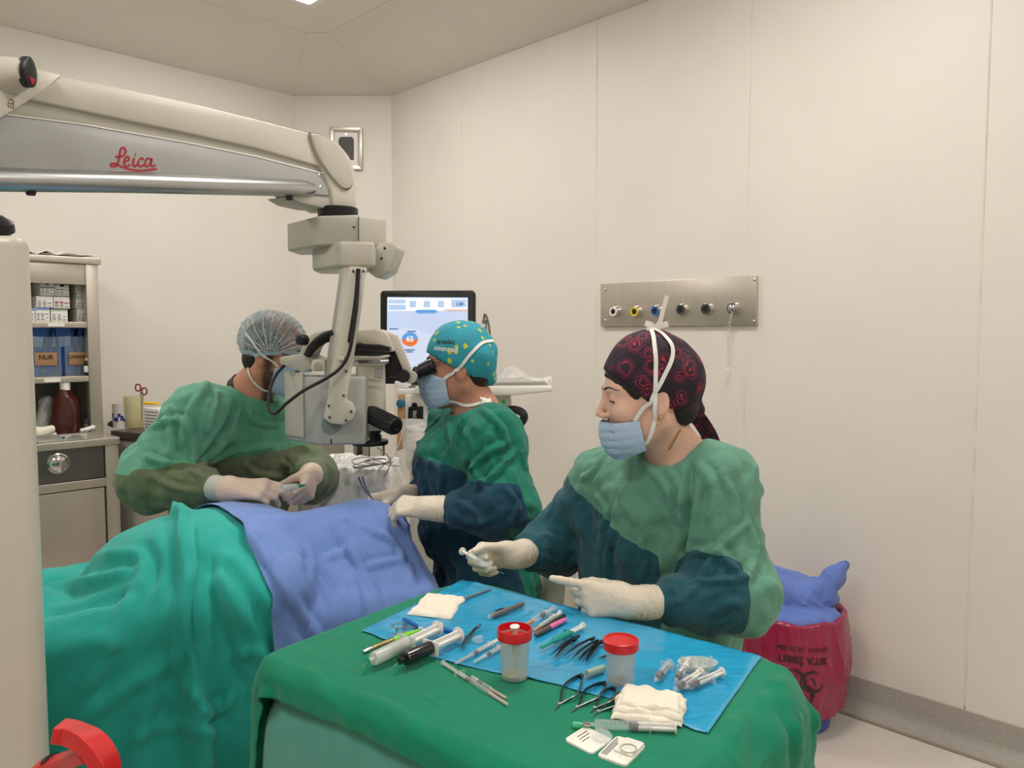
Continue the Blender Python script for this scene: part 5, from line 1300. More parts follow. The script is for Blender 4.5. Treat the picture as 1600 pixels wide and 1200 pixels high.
# grooved hand grip
g0, g1 = P(575, 645, 2.19), P(619, 667, 2.10); gd_ = nrm_(g1 - g0); gl = np.linalg.norm(g1 - g0)
MB().lathe([(0.020, -0.02), (0.024, 0), (0.027, 0.015), (0.027, 0.03), (0.024, 0.035), (0.0245, gl * 0.96), (0.022, gl), (0.010, gl * 1.01), (0.008, gl * 0.98)], g0, gd_, 30).build('hand_grip', M_black, ms)
u_, w_, _ = frame_of(gd_)
for k_ in range(18):
    t = 2 * math.pi * k_ / 18; c = g0 + (u_ * math.cos(t) + w_ * math.sin(t)) * 0.0245
    MB().tube([c + gd_ * 0.04, c + gd_ * gl * 0.94], 0.0022, 6).build('grip_rib', M_rubber, ms)
# side head for the assistant
fprism('assistant_bridge', [(436, 558), (468, 553), (490, 561), (491, 576), (474, 581), (437, 569)], 2.15, (0.03, 0.07, 0), M_cgrey, 0.004)
fprism('bridge_block', [(487, 563), (494, 561), (507, 562), (508, 580), (488, 581), (485, 575)], 2.12, (0.0, 0.07, 0), M_cream, 0.004)
MB().lathe([(0.0105, 0), (0.0105, 0.003), (0.006, 0.003), (0.0055, 0.001)], P(497, 572, 2.118), (0, -1, 0), 24).build('bridge_screw', M_steel2, ms)
fprism('assistant_arm', [(466, 556), (470, 545), (477, 530), (488, 521), (505, 516), (518, 516), (515, 524), (498, 530), (486, 542), (480, 558)], 2.16, (0.02, 0.06, 0), M_cream, 0.004)
for i, off in enumerate((0, 5, 10)):
    pts = bez([(478 + off * 0.4, 556), (486 + off * 0.5, 541 + off * 0.3), (502 + off * 0.4, 526 + off * 0.7), (520, 519 + off)], 5)
    v, f = tube_vf([P(x, y, 2.13 + 0.01 * i) for x, y in pts], 0.0075, 8); mesh('bellows_fold', v, f, M_rubber, ms)
MB().lathe([(0.012, -0.012), (0.015, -0.01), (0.0155, 0.012), (0.013, 0.014)], P(473, 531, 2.12), (-0.5, -1, 0.1), 22).build('focus_knob', M_black, ms)
MB().lathe([(0.012, -0.0), (0.013, 0.03), (0.012, 0.034)], P(462, 561, 2.2), (-1, 0.5, 0.05), 20).build('assistant_eyepiece', M_black, ms)
# main head, right
fprism('head_cover', [(545, 524), (560, 516), (585, 514), (600, 518), (606, 524), (616, 549), (606, 551), (590, 544), (560, 536), (545, 536)], 2.17, (0.0, 0.13, 0), M_cream, 0.006)
for i in range(5):
    y0 = 537 + 3.6 * i
    v, f = prism_vf([P(x, y, 2.165 + 0.002 * (i % 2)) for x, y in ((542, y0), (595, y0 + 1.5), (612, y0 + 6), (606, y0 + 9), (542, y0 + 3.2))], (0, 0.12, 0), 0.002); mesh('bellows_fold', v, f, M_rubber, ms)
fprism('head_plate', [(545, 556), (590, 557), (607, 554), (608, 558), (592, 563), (545, 562)], 2.155, (0, 0.13, 0), M_cgrey, 0.002)
fprism('head_plate', [(545, 564), (600, 566), (600, 571), (545, 573)], 2.16, (0, 0.13, 0), M_cream, 0.002)
MB().tube([P(560, 566, 2.15), P(593, 565, 2.15)], 0.003, 8).build('slide_rod', M_dsteel, ms)
MB().tube([P(595, 565, 2.14), P(608, 564, 2.14)], 0.0065, 12).build('slide_knob', M_steel2, ms)
fprism('binocular_frame', [(604, 520), (621, 524), (633, 552), (646, 586), (642, 594), (634, 588), (622, 561)], 2.19, (0.0, 0.012, 0), M_cream, 0.003)
fprism('binocular_frame', [(604, 520), (621, 524), (633, 552), (646, 586), (642, 594), (634, 588), (622, 561)], 2.30, (0.0, 0.012, 0), M_cream, 0.003)
fprism('binocular_core', [(606, 530), (618, 545), (634, 586), (622, 592), (612, 588), (604, 592), (600, 580), (602, 560)], 2.205, (0, 0.09, 0), M_black, 0.004)
MB().lathe([(0.016, 0), (0.019, 0.004), (0.019, 0.020), (0.016, 0.024)], P(631, 587, 2.19), (0, -1, 0.0), 28).build('pivot_knob', M_black, ms)
MB().lathe([(0.013, -0.10), (0.017, -0.10), (0.017, 0.0), (0.013, 0.0)], P(641, 590, 2.18), (0, -1, 0), 24).build('pivot_barrel', M_cgrey, ms)
for dY, nm in ((2.235, 'eyepiece'), (2.30, 'eyepiece')):
    a_, b_ = P(640, 588, dY), P(678, 570, dY); dd = nrm_(b_ - a_); L_ = np.linalg.norm(b_ - a_)
    MB().lathe([(0.015, -0.005), (0.015, 0.018), (0.0195, 0.020), (0.0195, 0.030), (0.017, 0.031), (0.017, 0.035), (0.0205, 0.037), (0.0215, L_ * 0.86), (0.023, L_ * 0.88), (0.0215, L_), (0.015, L_), (0.014, L_ * 0.9)], a_, dd, 30).build(nm, M_black, ms)
# stand column and foot
cpts = [np.array([(38 - 800) / 1200 * 1.12, 1.12, 0]), np.array([(54 - 800) / 1200 * 1.16, 1.16, 0]), np.array([(20 - 800) / 1200 * 1.5, 1.5, 0]), np.array([-1.42, 1.42, 0]), np.array([-1.20, 1.05, 0])]
ztop = zat(30, 368, 1.13)
v, f = prism_vf([q + ze * 0.12 for q in cpts], ze * (ztop - 0.12), 0.016, 4); mesh('stand_column', v, f, M_cream, ms)
cc = np.mean(cpts, axis=0)
MB().lathe([(0.10, 0), (0.10, 0.10), (0.085, 0.11)], np.array([cc[0], cc[1], ztop]), ze, 30).build('column_neck', M_black, ms)
MB().lathe([(0.075, 0), (0.075, 0.2)], np.array([cc[0], cc[1], ztop + 0.1]), ze, 30).build('column_post', M_cream, ms)
MB().lathe([(0.018, 0), (0.024, 0.006), (0.022, 0.018), (0.008, 0.026)], P(-6, 364, 1.15), (0.3, -0.3, 1), 20).build('release_knob', M_black, ms)
MB().box((cc[0], cc[1], 0.07), (0.62, 0.62, 0.10), rotz(0.6), 0.03).build('stand_base', M_cream, ms)
for sx in (-1, 1):
    for sy in (-1, 1):
        q = np.array([cc[0], cc[1], 0]) + rotz(0.6) @ np.array([sx * 0.27, sy * 0.27, 0.04]); MB().lathe([(0.012, -0.018), (0.038, -0.018), (0.04, 0), (0.038, 0.018), (0.012, 0.018)], q, (1, 0.2, 0), 22).build('caster', M_rubber, ms)
M_handle = mat('red_handle_plastic', (206, 34, 36), 0.35, var=0.04, coat=0.2)
hp = bez([P(x, y, Y) for x, y, Y in [(90, 1142, 1.02), (112, 1146, 1.02), (138, 1158, 1.0), (156, 1178, 0.99), (166, 1205, 0.985), (164, 1250, 0.98)]], 8)
v, f = ribbon_vf(hp, 0.034, 0.022, np.array([0.25, 0.1, 1.0]))
bmv, bmf = v, f
ho = mesh('brake_handle', v, f, M_handle, ms, smooth=60); bv = ho.modifiers.new('bevel', 'BEVEL'); bv.width = 0.004; bv.segments = 3; bv.limit_method = 'ANGLE'
v, f = ribbon_vf(bez([P(60, 1203, 1.08), P(100, 1190, 1.05), P(138, 1176, 1.01)], 6), 0.024, 0.020, np.array([0.1, -0.4, 1.0]))
ho = mesh('handle_arm', v, f, M_handle, ms, smooth=60); bv = ho.modifiers.new('bevel', 'BEVEL'); bv.width = 0.004; bv.segments = 3; bv.limit_method = 'ANGLE'
MB().lathe([(0.016, -0.004), (0.016, 0.006)], P(82, 1196, 1.07), nrm_(P(100, 1190, 1.05) - P(60, 1203, 1.08)), 20).build('handle_collar', M_black, ms)
# ------------------------------------------------------------------ wall fittings
def WR(px, py, off=0.006): return PP(px, py, pe * (PW - off), pe)
gp = thing('gas_outlet_panel', 'brushed steel medical gas panel with six round outlets on the wall', 'gas panel', WR(1063, 510))
v, f = prism_vf([WR(942, 444), WR(1185, 430.5), WR(1185, 508), WR(942, 510)], -pe * 0.018, 0.002); mesh('panel_plate', v, f, M_steel, gp)
rings = [(963, 487, (232, 230, 224)), (996, 487, (214, 190, 40)), (1028, 486, (48, 104, 176)), (1068, 484, (70, 70, 72)), (1107, 483, (60, 60, 62)), (1148, 482, (52, 48, 110))]
rw = -pe
for x, y, c in rings:
    o_ = WR(x, y, 0.024); r = 0.0225
    b_ = MB().lathe([(r * 1.25, 0), (r * 1.25, 0.006), (r * 1.1, 0.010), (r * 1.05, 0.022), (r * 0.9, 0.024)], o_, rw, 28).build('outlet_socket', M_steel2, gp)
    MB().lathe([(r * 0.58, 0.023), (r * 0.60, 0.027), (r * 0.98, 0.0275), (r * 1.0, 0.023)], o_, rw, 28).build('colour_ring', mat('outlet_ring_%d%d%d' % c, c, 0.35), b_)
    MB().lathe([(0.001, 0.0262), (r * 0.58, 0.0262), (r * 0.58, 0.020)], o_, rw, 28).build('outlet_core', M_black, b_)
for x, y in ((946, 452), (946, 501), (1179, 437), (1178, 502)): MB().lathe([(0.006, 0), (0.006, 0.003), (0.003, 0.005)], WR(x, y, 0.024), rw, 14).build('screw', M_steel2, gp)
pr = thing('gas_probe', 'steel probe with clear hanging strap plugged into the rightmost outlet', 'gas probe', WR(1148, 482, 0.05))
MB().lathe([(0.012, 0.0), (0.012, 0.015), (0.016, 0.017), (0.016, 0.03), (0.010, 0.034)], WR(1148, 482, 0.052), rw, 22).build('probe_body', M_steel2, pr)
mb = MB(); pts = bez([WR(1145, 486, 0.075), WR(1141, 500, 0.07), WR(1138, 525, 0.06), WR(1139, 550, 0.05), WR(1137, 576, 0.045)], 8)
for i in range(0, len(pts) - 1, 2):
    t_ = nrm_(pts[i + 1] - pts[i]); n_ = rw if (i // 2) % 2 else np.cross(rw, t_)
    mb.tube([pts[i] + 0.010 * t_ * math.cos(a) + 0.006 * n_ * math.sin(a) for a in np.linspace(0, 2 * math.pi, 12)], 0.0013, 6, False)
mb.build('hanging_chain', mat('clear_white_plastic', (226, 224, 218), 0.25, alpha=0.7), pr)
MB().box(WR(1137, 577, 0.045), (0.010, 0.010, 0.018), rotz(0.8), 0.001).build('strap_end', M_white, pr)
# speaker box on the cut corner
def WC(px, py, off=0.006): return P(px, py, CH - off)
sp_ = thing('wall_speaker', 'small steel-framed wall box with dark window on the far corner', 'wall box', WC(542, 265))
fr = MB()
for a in (((516, 200), (567, 201), (560, 207), (523, 206)), ((567, 201), (567, 266), (560, 259), (560, 207)), ((567, 266), (516, 265), (523, 258), (560, 259)), ((516, 265), (516, 200), (523, 206), (523, 258))):
    v, f = prism_vf([WC(x, y) for x, y in a], (0, -0.025, 0), 0.002); mesh('frame_bar', v, f, M_steel, sp_)
v, f = prism_vf([WC(523, 206), WC(560, 207), WC(560, 259), WC(523, 258)], (0, -0.010, 0)); mesh('cover_plate', v, f, M_white, sp_)
v, f = prism_vf([WC(529, 218, 0.016), WC(532, 214, 0.016), WC(550, 214, 0.016), WC(553, 218, 0.016), WC(553, 250, 0.016), WC(529, 250, 0.016)], (0, -0.003, 0)); mesh('dark_window', v, f, mat('dark_grille', (74, 72, 70), 0.5), sp_)
MB().lathe([(0.006, 0), (0.006, 0.004)], WC(541, 210, 0.016), (0, -1, 0), 12).build('screw', M_steel2, sp_)

# ------------------------------------------------------------------ waste bin
bx, by = 1.045, 2.84
bin_ = thing('waste_bin', 'blue pail under the red waste bag by the panelled wall', 'waste bin', (bx, by, 0))
RIM = float(P(1240, 950, 2.84)[2])
M_pail = mat('blue_pail_plastic', (66, 84, 168), 0.4)
MB().lathe([(0.150, 0.0), (0.155, 0.005), (0.188, RIM - 0.01), (0.196, RIM - 0.008), (0.196, RIM), (0.182, RIM), (0.150, 0.02), (0.02, 0.015)], n=48).build('pail', M_pail, bin_, False)
for s in (-1, 1): MB().box((s * 0.19, 0, RIM - 0.03), (0.02, 0.06, 0.03), bev=0.004).build('handle_lug', M_pail, bin_, False)
def bag_r(th, z):
    k = np.clip((RIM - z) / 0.33, 0, 1)
    r = 0.203 + 0.016 * np.sin(np.pi * np.minimum(k * 1.15, 1)) + 0.004 * np.sin(3 * th + 1)
    front = np.exp(-((th + 1.85) / 0.8) ** 2)
    q = np.stack([np.cos(th) * 4.2, np.sin(th) * 4.2, z * 5 + 0 * th], 1)
    r = r + (0.016 * perlin(q * 0.8 + 5) + 0.007 * np.maximum(0, 1 - np.abs(perlin(q * 1.5)) * 5)) * (1 - 0.9 * front) * (0.4 + 0.6 * k)
    return r
M_bag = mat('red_bag_film', (156, 36, 72), 0.22, var=0.1, scale=9, bump=0.25, bscale=22, coat=0.3, alpha=0.93)
NB = 200
ths = np.linspace(0, 2 * math.pi, NB, endpoint=False); zs = list(np.linspace(0.10, RIM + 0.004, 44))
v = []
for z in zs:
    k_ = (RIM - z) / 0.34
    zz = z + (0.018 * np.sin(2 * ths + 0.8) + 0.012 * perlin(np.stack([np.cos(ths) * 2, np.sin(ths) * 2, 0 * ths], 1))) * k_
    r = bag_r(ths, np.full(NB, z)); v += list(np.stack([bx + r * np.cos(ths), by + r * np.sin(ths), zz], 1))
for dr, dz in ((-0.006, 0.010), (-0.016, 0.010), (-0.028, 0.0), (-0.034, -0.05), (-0.038, -0.14)):
    r = bag_r(ths, np.full(NB, RIM)) + dr + 0.003 * np.sin(ths * 17); v += list(np.stack([bx + r * np.cos(ths), by + r * np.sin(ths), RIM + dz + 0.004 * np.sin(ths * 9 + 1)], 1))
n_ = NB; rows = len(v) // n_
f = [(i * n_ + k, i * n_ + (k + 1) % n_, (i + 1) * n_ + (k + 1) % n_, (i + 1) * n_ + k) for i in range(rows - 1) for k in range(n_)]
bag = mesh('waste_bag', v, f, M_bag, None, smooth=180); setp(bag, 'glossy dark red medical waste bag folded over the bin rim', 'waste bag')
th0 = -1.74
M_bagink = mat('bag_print', (58, 34, 34), 0.4)
def on_bag(u, w):           # u along the girth, w height
    u = np.asarray(u, float); w = np.asarray(w, float); th = th0 + u / 0.2
    r = bag_r(th, w) + 0.0035; k_ = (RIM - w) / 0.34
    zz = w + (0.018 * np.sin(2 * th + 0.8) + 0.012 * perlin(np.stack([np.cos(th) * 2, np.sin(th) * 2, 0 * th], 1))) * k_
    return np.stack([bx + r * np.cos(th), by + r * np.sin(th), zz], 1)
for txt, sz, w, bo in (('MEDICAL WASTE', 0.0215, RIM - 0.068, 0.0002), ('TIBBİ ATIK', 0.034, RIM - 0.105, 0.0008)):
    tv_, tf = text_vf(txt, sz, 0.0, 'CENTER', bo); mesh('bag_lettering', on_bag(tv_[:, 0] + 0.012, w - tv_[:, 1]), tf, M_bagink, bag, smooth=0)
# biohazard emblem, upside down as the bag hangs
def arc_band(cx, cy, r0, r1, a0, a1, n=28, taper=None):
    out = []
    for i, t in enumerate(np.linspace(a0, a1, n)):
        k = 1.0 if taper is None else taper(i / (n - 1))
        rm, hw = (r0 + r1) / 2, (r1 - r0) / 2 * k
        out.append(((cx + (rm - hw) * math.cos(t), cy + (rm - hw) * math.sin(t)), (cx + (rm + hw) * math.cos(t), cy + (rm + hw) * math.sin(t))))
    v = [q for p in out for q in p]; f = [(2 * i, 2 * i + 1, 2 * i + 3, 2 * i + 2) for i in range(n - 1)]; return v, f
em = MB()
def em_add(v, f): q = on_bag([a[0] + 0.012 for a in v], [RIM - 0.195 - a[1] for a in v]); em.add(q, f)
for k_ in range(3):
    a = math.radians(90 + 120 * k_); cx, cy = 0.036 * math.cos(a), 0.036 * math.sin(a)
    em_add(*arc_band(cx, cy, 0.026, 0.042, a + math.pi * 0.13, a + math.pi * 1.87, 40, lambda s: max(0.05, math.sin(math.pi * s)) ** 0.8))
    b_ = a + math.pi / 3
    em_add(*arc_band(0, 0, 0.036, 0.042, a - 0.42, a + 0.42, 14))
em.build('biohazard_emblem', M_bagink, bag, smooth=0)
# crumpled blue drape and gauze thrown in
def lump(name, bones, k, amp, m, label, cat, seed, h=0.007, frq=9, expand=1.06):
    fn = lambda Q: sdf_bones(np.asarray(Q, np.float32), bones, k)
    pts = np.array([b[1] if isinstance(b[0], str) else b[i] for b in bones for i in (0, 1)], float)
    v, f = nets(fn, pts.min(0) - 0.12, pts.max(0) + 0.12, h); v, f = keep_big(v, f, 0.05); v = relax(v, f, 1, 0.4)
    v = crease(v, f, amp, frq, seed, ((0.3, 0.2, 0.9), (0.9, -0.1, 0.5), (-0.8, 0.3, 0.5), (0.1, 0.9, 0.2)), sharp=4.0, neg=0.25)
    o = mesh(name, v, f, m, None, smooth=180); setp(o, label, cat); return o
q = lambda px, py, Y: P(px, py, Y)
lump('discarded_drape', [('e', np.array([bx, by - 0.01, RIM - 0.015]), (0.168, 0.168, 0.060)), (q(1190, 925, 2.82), q(1262, 935, 2.80), 0.055, 0.060), (q(1188, 905, 2.88), q(1225, 908, 2.88), 0.050, 0.045), (q(1240, 915, 2.90), q(1290, 925, 2.84), 0.05, 0.035),
                          (q(1268, 932, 2.80), q(1300, 902, 2.80), 0.045, 0.028), (q(1300, 902, 2.80), q(1322, 880, 2.80), 0.026, 0.004), (q(1300, 935, 2.78), q(1282, 925, 2.78), 0.014, 0.03)], 0.03, 0.012,
     mat('blue_nonwoven_waste', (98, 124, 196), 0.75, var=0.04, scale=30, bump=0.15, bscale=300, sheen=0.2, spec=0.3), 'crumpled blue drape stuffed into the red waste bag', 'drape', 2.0)
M_gauze = mat('gauze_cotton', (244, 236, 218), 0.9, var=0.03, scale=60, bump=0.35, bscale=420)
lump('discarded_gauze', [(q(1186, 893, 2.78), q(1208, 893, 2.78), 0.026, 0.012)], 0.02, 0.008, M_gauze, 'white gauze beside the woman\'s sleeve on top of the bin', 'gauze', 4.0, 0.005, 20)
lump('discarded_tissue', [(q(1266, 914, 2.88), q(1274, 908, 2.88), 0.022, 0.010)], 0.02, 0.008, M_white, 'small white tissue peeking out behind the crumpled drape', 'tissue', 6.0, 0.005, 20)

# ------------------------------------------------------------------ phaco machine with monitor
pm = thing('phaco_machine', 'white eye-surgery machine with monitor, side tray and black push handle', 'surgical machine', (P(700, 900, 3.1)[0], 3.1, 0))
Yp = 3.05
def pf(name, pts, Y, dep, m, bev=0.004, parent=None): return fprism(name, pts, Y, (0, dep, 0), m, bev, parent or pm)
mon = pf('monitor_bezel', [(597, 454), (739, 453.5), (743, 458), (742, 600), (594, 600), (594, 458)], Yp, 0.05, M_black, 0.006)
M_scr = mat('lit_screen', (196, 212, 246), 0.3, emit=0.42, var=0.03, scale=6)
scr = pf('screen', [(605, 464), (731, 465), (731, 580), (604, 580)], Yp - 0.001, 0.004, M_scr, 0, mon)
def flat(name, pts, m, d=0.002): return pf(name, pts, Yp - d, 0.001, m, 0, scr)
M_ui_w = mat('ui_white', (236, 240, 250), 0.4, emit=0.55, var=0.0); M_ui_b = mat('ui_blue', (96, 158, 220), 0.4, emit=0.45, var=0.0); M_ui_o = mat('ui_orange', (232, 116, 48), 0.4, emit=0.45, var=0.0)
M_ui_t = mat('ui_text', (64, 92, 160), 0.4, emit=0.3, var=0.0); M_ui_l = mat('ui_light', (176, 204, 240), 0.4, emit=0.42, var=0.0)
flat('status_bar', [(606, 466), (730, 467), (730, 486), (606, 486)], M_ui_w)
for x0, x1, y0, y1 in ((607, 634, 468, 474), (607, 634, 476, 484), (705, 729, 468, 480)): flat('status_box', [(x0, y0), (x1, y0), (x1, y1), (x0, y1)], M_ui_l, 0.0032)
for x0 in (640, 662, 684): 
    flat('status_icon', [(x0, 470), (x0 + 10, 470), (x0 + 10, 480), (x0, 480)], M_ui_l, 0.0032)
flat('status_pill', [(652, 484), (680, 484), (684, 486.5), (680, 489), (652, 489), (649, 486.5)], M_ui_b, 0.0034)
flat('warm_strip', [(690, 483), (730, 483), (730, 486), (700, 486)], mat('ui_warm', (206, 170, 168), 0.4, emit=0.7), 0.0034)
flat('dial_area', [(606, 513), (650, 513), (662, 520), (700, 524), (730, 524), (730, 580), (605, 580)], mat('ui_pale', (208, 220, 246), 0.4, emit=0.45))
dc = P(640.5, 530, Yp - 0.0042)
for a0, a1, m in ((0.0, math.pi, M_ui_b), (math.pi, 2 * math.pi, M_ui_o)):
    v, f = arc_band(0, 0, 0.002, 0.032, a0, a1, 26); mesh('dial_ring', [dc + np.array([x, 0, y * 0.85]) for x, y in v], f, m, scr, smooth=0)
for txt, sz, pos, m in (('65', 0.030, (640.5, 530), M_ui_w), ('1.54', 0.017, (718, 475), M_ui_t)):
    v, f = put_text(txt, sz, P(*pos, Yp - 0.0056), (1, 0, 0), (0, 0, 1), 0.0006, 0.0002); mesh('screen_digits', v, f, m, scr, smooth=0)
for x0, y0, w in ((608, 513, 14), (636, 517, 14), (632, 546, 16), (635, 549, 10)): flat('screen_line', [(x0, y0), (x0 + w, y0), (x0 + w, y0 + 1.5), (x0, y0 + 1.5)], M_ui_t, 0.0036)
pf('monitor_neck', [(638, 600), (676, 600), (672, 622), (640, 622)], Yp + 0.02, 0.06, M_cream, 0.004)
pf('monitor_foot', [(616, 596), (640, 594), (642, 603), (618, 604)], Yp - 0.02, 0.06, M_white, 0.003)
M_mach = mat('machine_white', (232, 228, 218), 0.35, var=0.02)
tr = pf('side_tray', [(648, 604), (748, 604), (862, 603), (865, 607), (862, 612), (800, 618), (700, 619), (648, 616)], 2.95, 0.34, M_mach, 0.006)
pf('tray_mat', [(690, 603), (856, 602), (856, 604.5), (690, 605)], 2.97, 0.28, M_grey, 0.001)
pf('machine_head', [(622, 612), (700, 612), (798, 616), (800, 640), (792, 652), (760, 656), (622, 700)], 3.02, 0.32, M_mach, 0.012)
pf('machine_top_rim', [(620, 608), (704, 608), (704, 618), (620, 618)], 2.99, 0.30, M_white, 0.006)
M_wood = mat('tan_panel', (196, 152, 104), 0.5, var=0.1, scale=12)
pf('tan_side_panel', [(621, 617), (632, 617), (634, 700), (620, 705)], 2.985, 0.28, M_wood, 0.003)
pf('tan_side_panel', [(670, 617), (682, 617), (682, 660), (670, 660)], 2.985, 0.05, M_wood, 0.003)
pf('machine_front', [(632, 617), (671, 617), (671, 730), (634, 730)], 2.98, 0.30, M_mach, 0.006)
for x, y, r in ((626, 630, 0.017), (625, 660, 0.017), (677, 636, 0.020)): MB().lathe([(r, 0), (r, 0.012), (r * 0.7, 0.016)], P(x, y, 2.985), (0.1, -1, 0), 20).build('control_knob', M_black if x != 626 else mat('blue_knob', (40, 104, 140), 0.4), pm)
pf('connector_block', [(638, 636), (661, 635), (661, 656), (637, 658)], 2.965, 0.02, M_black, 0.003)
MB().lathe([(0.010, 0), (0.012, 0.010), (0.008, 0.014), (0.008, 0.006)], P(648, 633, 2.966), (0, -1, 0), 20).build('connector_ring', M_black, pm)
pf('connector_tab', [(645, 642), (651, 642), (651, 653), (645, 653)], 2.955, 0.015, M_steel2, 0.001)
MB().lathe([(0.008, 0), (0.008, 0.003)], P(787, 628, 3.018), (0, -1, 0), 18).build('green_button', mat('green_button', (40, 170, 90), 0.3, emit=0.2), pm)
v, f = tube_vf(bez([P(768, 646, 3.06), P(800, 640, 3.0), P(816, 645, 2.96), P(818, 655, 2.96), P(806, 668, 2.98), P(785, 678, 3.04)], 8), 0.016, 12); mesh('push_handle', v, f, M_rubber, pm)
pf('machine_column', [(640, 700), (790, 660), (790, 900), (640, 900)], 3.10, 0.22, M_mach, 0.01)
MB().box((P(700, 900, 3.1)[0], 3.18, 0.07), (0.52, 0.50, 0.12), bev=0.03).build('machine_base', M_mach, pm)
for x0, x1, m in ((538, 552, M_mach), (552, 556, M_steel), (566, 576, M_steel), (578, 596, M_mach)): pf('cart_upright', [(x0, 690), (x1, 690), (x1, 830), (x0, 830)], 3.05, 0.04, m, 0.001)
pf('cart_panel', [(500, 690), (540, 690), (540, 830), (500, 830)], 3.09, 0.02, mat('beige_panel', (176, 164, 148), 0.5), 0)
pf('cart_panel', [(556, 690), (600, 690), (600, 830), (556, 830)], 3.09, 0.02, mat('dark_taupe_panel', (92, 84, 76), 0.5), 0)
v, f = ribbon_vf(bez([P(755, 582, 3.1), P(755, 530, 3.1), P(757, 492, 3.1), P(763, 505, 3.1), P(766, 530, 3.1), P(766, 560, 3.1)], 8), 0.03, 0.008, (1, 0, 0.05)); mesh('pole_bracket', v, f, mat('bracket_grey', (120, 114, 104), 0.45, 0.3), pm)
MB().tube([P(757, 500, 3.1), P(757, 606, 3.1)], 0.010, 12).build('tray_pole', M_grey, pm)
MB().lathe([(0.02, -0.01), (0.02, 0.03)], P(757, 592, 3.1), ze, 16).build('pole_clamp', M_black, pm)
# clear plastic on the machine's tray, hanging bag, covered tray by the patient
def film_mat(name, col, a): return mat(name, col, 0.12, var=0.1, scale=20, bump=0.6, bscale=35, coat=0.6, alpha=a)
def film(name, grid, disp, m, label, cat, seed, n1=50, n2=34):
    vv = []
    for i in range(n1):
        for j in range(n2):
            a, b = i / (n1 - 1), j / (n2 - 1); vv.append(grid(a, b))
    vv = np.array(vv); I_ = np.arange(n1 * n2).reshape(n1, n2); f = grid_faces(I_)
    vv = crease(vv, f, disp, 16, seed, ((1, 0, 0.2), (0.3, 1, 0.1), (0.7, 0.7, 0.5)), sharp=3.0, neg=0.3)
    o = mesh(name, vv, f, m, None, smooth=50); setp(o, label, cat); return o
zt_ = zat(760, 602, 3.0)
film('plastic_wrap', lambda a, b: np.array([P(763 + 0, 600, 3.0)[0] + 0.25 * a, 2.98 + 0.2 * b, zt_ + 0.014 + 0.055 * math.exp(-((a - 0.35) / 0.28) ** 2 - ((b - 0.4) / 0.35) ** 2)]), 0.012,
     film_mat('clear_film_a', (232, 230, 226), 0.62), 'crumpled clear plastic wrapping on the machine\'s side tray', 'plastic wrap', 3.0)
film('drain_bag', lambda a, b: np.array([P(620 + 5 * b, 660, 2.93)[0] + 0.10 * a + 0.04 * (1 - b) , 2.93 - 0.03 * math.sin(math.pi * a) * math.sin(math.pi * b), zat(640, 655, 2.93) - 0.20 * (1 - b) - 0.0]), 0.008,
     film_mat('clear_film_b', (226, 222, 216), 0.7), 'clear plastic drain bag hanging from the machine\'s front', 'bag', 7.0, 30, 40)
to = P(552, 750, 2.80); 
tray = thing('covered_tray', 'small tray table wrapped in clear plastic behind the patient', 'tray', (to[0], to[1], 0))
MB().box((0, 0, zat(552, 740, 2.80) - 0.01), (0.30, 0.22, 0.02), bev=0.006).build('tray_top', M_mach, tray, False)
MB().tube([(0.10, 0.06, 0.05), (0.10, 0.06, zat(552, 740, 2.80) - 0.02)], 0.016, 12).build('tray_post', M_steel, tray, False)
MB().box((0.05, 0.05, 0.03), (0.4, 0.34, 0.04), bev=0.01).build('tray_foot', M_mach, tray, False)
zc_ = zat(552, 738, 2.80)
film('plastic_cover', lambda a, b: np.array([to[0] - 0.17 + 0.34 * a, to[1] - 0.155 + 0.30 * b, zc_ + 0.012 - 0.13 * max(0, (abs(a - 0.5) - 0.40) / 0.1) ** 1.0 * 0.8 - 0.16 * max(0, (0.16 - b) / 0.16) + 0.02 * math.sin(math.pi * a)]), 0.014,
     film_mat('clear_film_c', (236, 234, 230), 0.78), 'crinkled clear plastic cover over the tray behind the patient\'s head', 'plastic cover', 9.0, 60, 44)
mb = MB()
for k_ in range(5):
    c = P(570 + 7 * k_, 726 + 3 * (k_ % 3), 2.66); r = 0.03 + 0.008 * (k_ % 3)
    mb.tube([c + np.array([r * 1.5 * math.cos(t), 0.5 * r * math.sin(t), 0.012 + 0.012 * math.sin(t * 1.0 + k_)]) for t in np.linspace(0, 5.4, 24)], 0.0018, 6)
mb.tube(bez([P(590, 735, 2.6), P(612, 715, 2.6), P(625, 690, 2.7), P(632, 660, 2.9)], 8), 0.0022, 6)
mb.tube(bez([P(590, 700, 2.3), P(606, 712, 2.5), P(610, 725, 2.6), P(600, 745, 2.62)], 8), 0.0018, 6)
setp(mb.build('tubing', mat('grey_silicone', (150, 146, 140), 0.3), None), 'thin grey looped tubing lying on the plastic-covered tray', 'tubing')

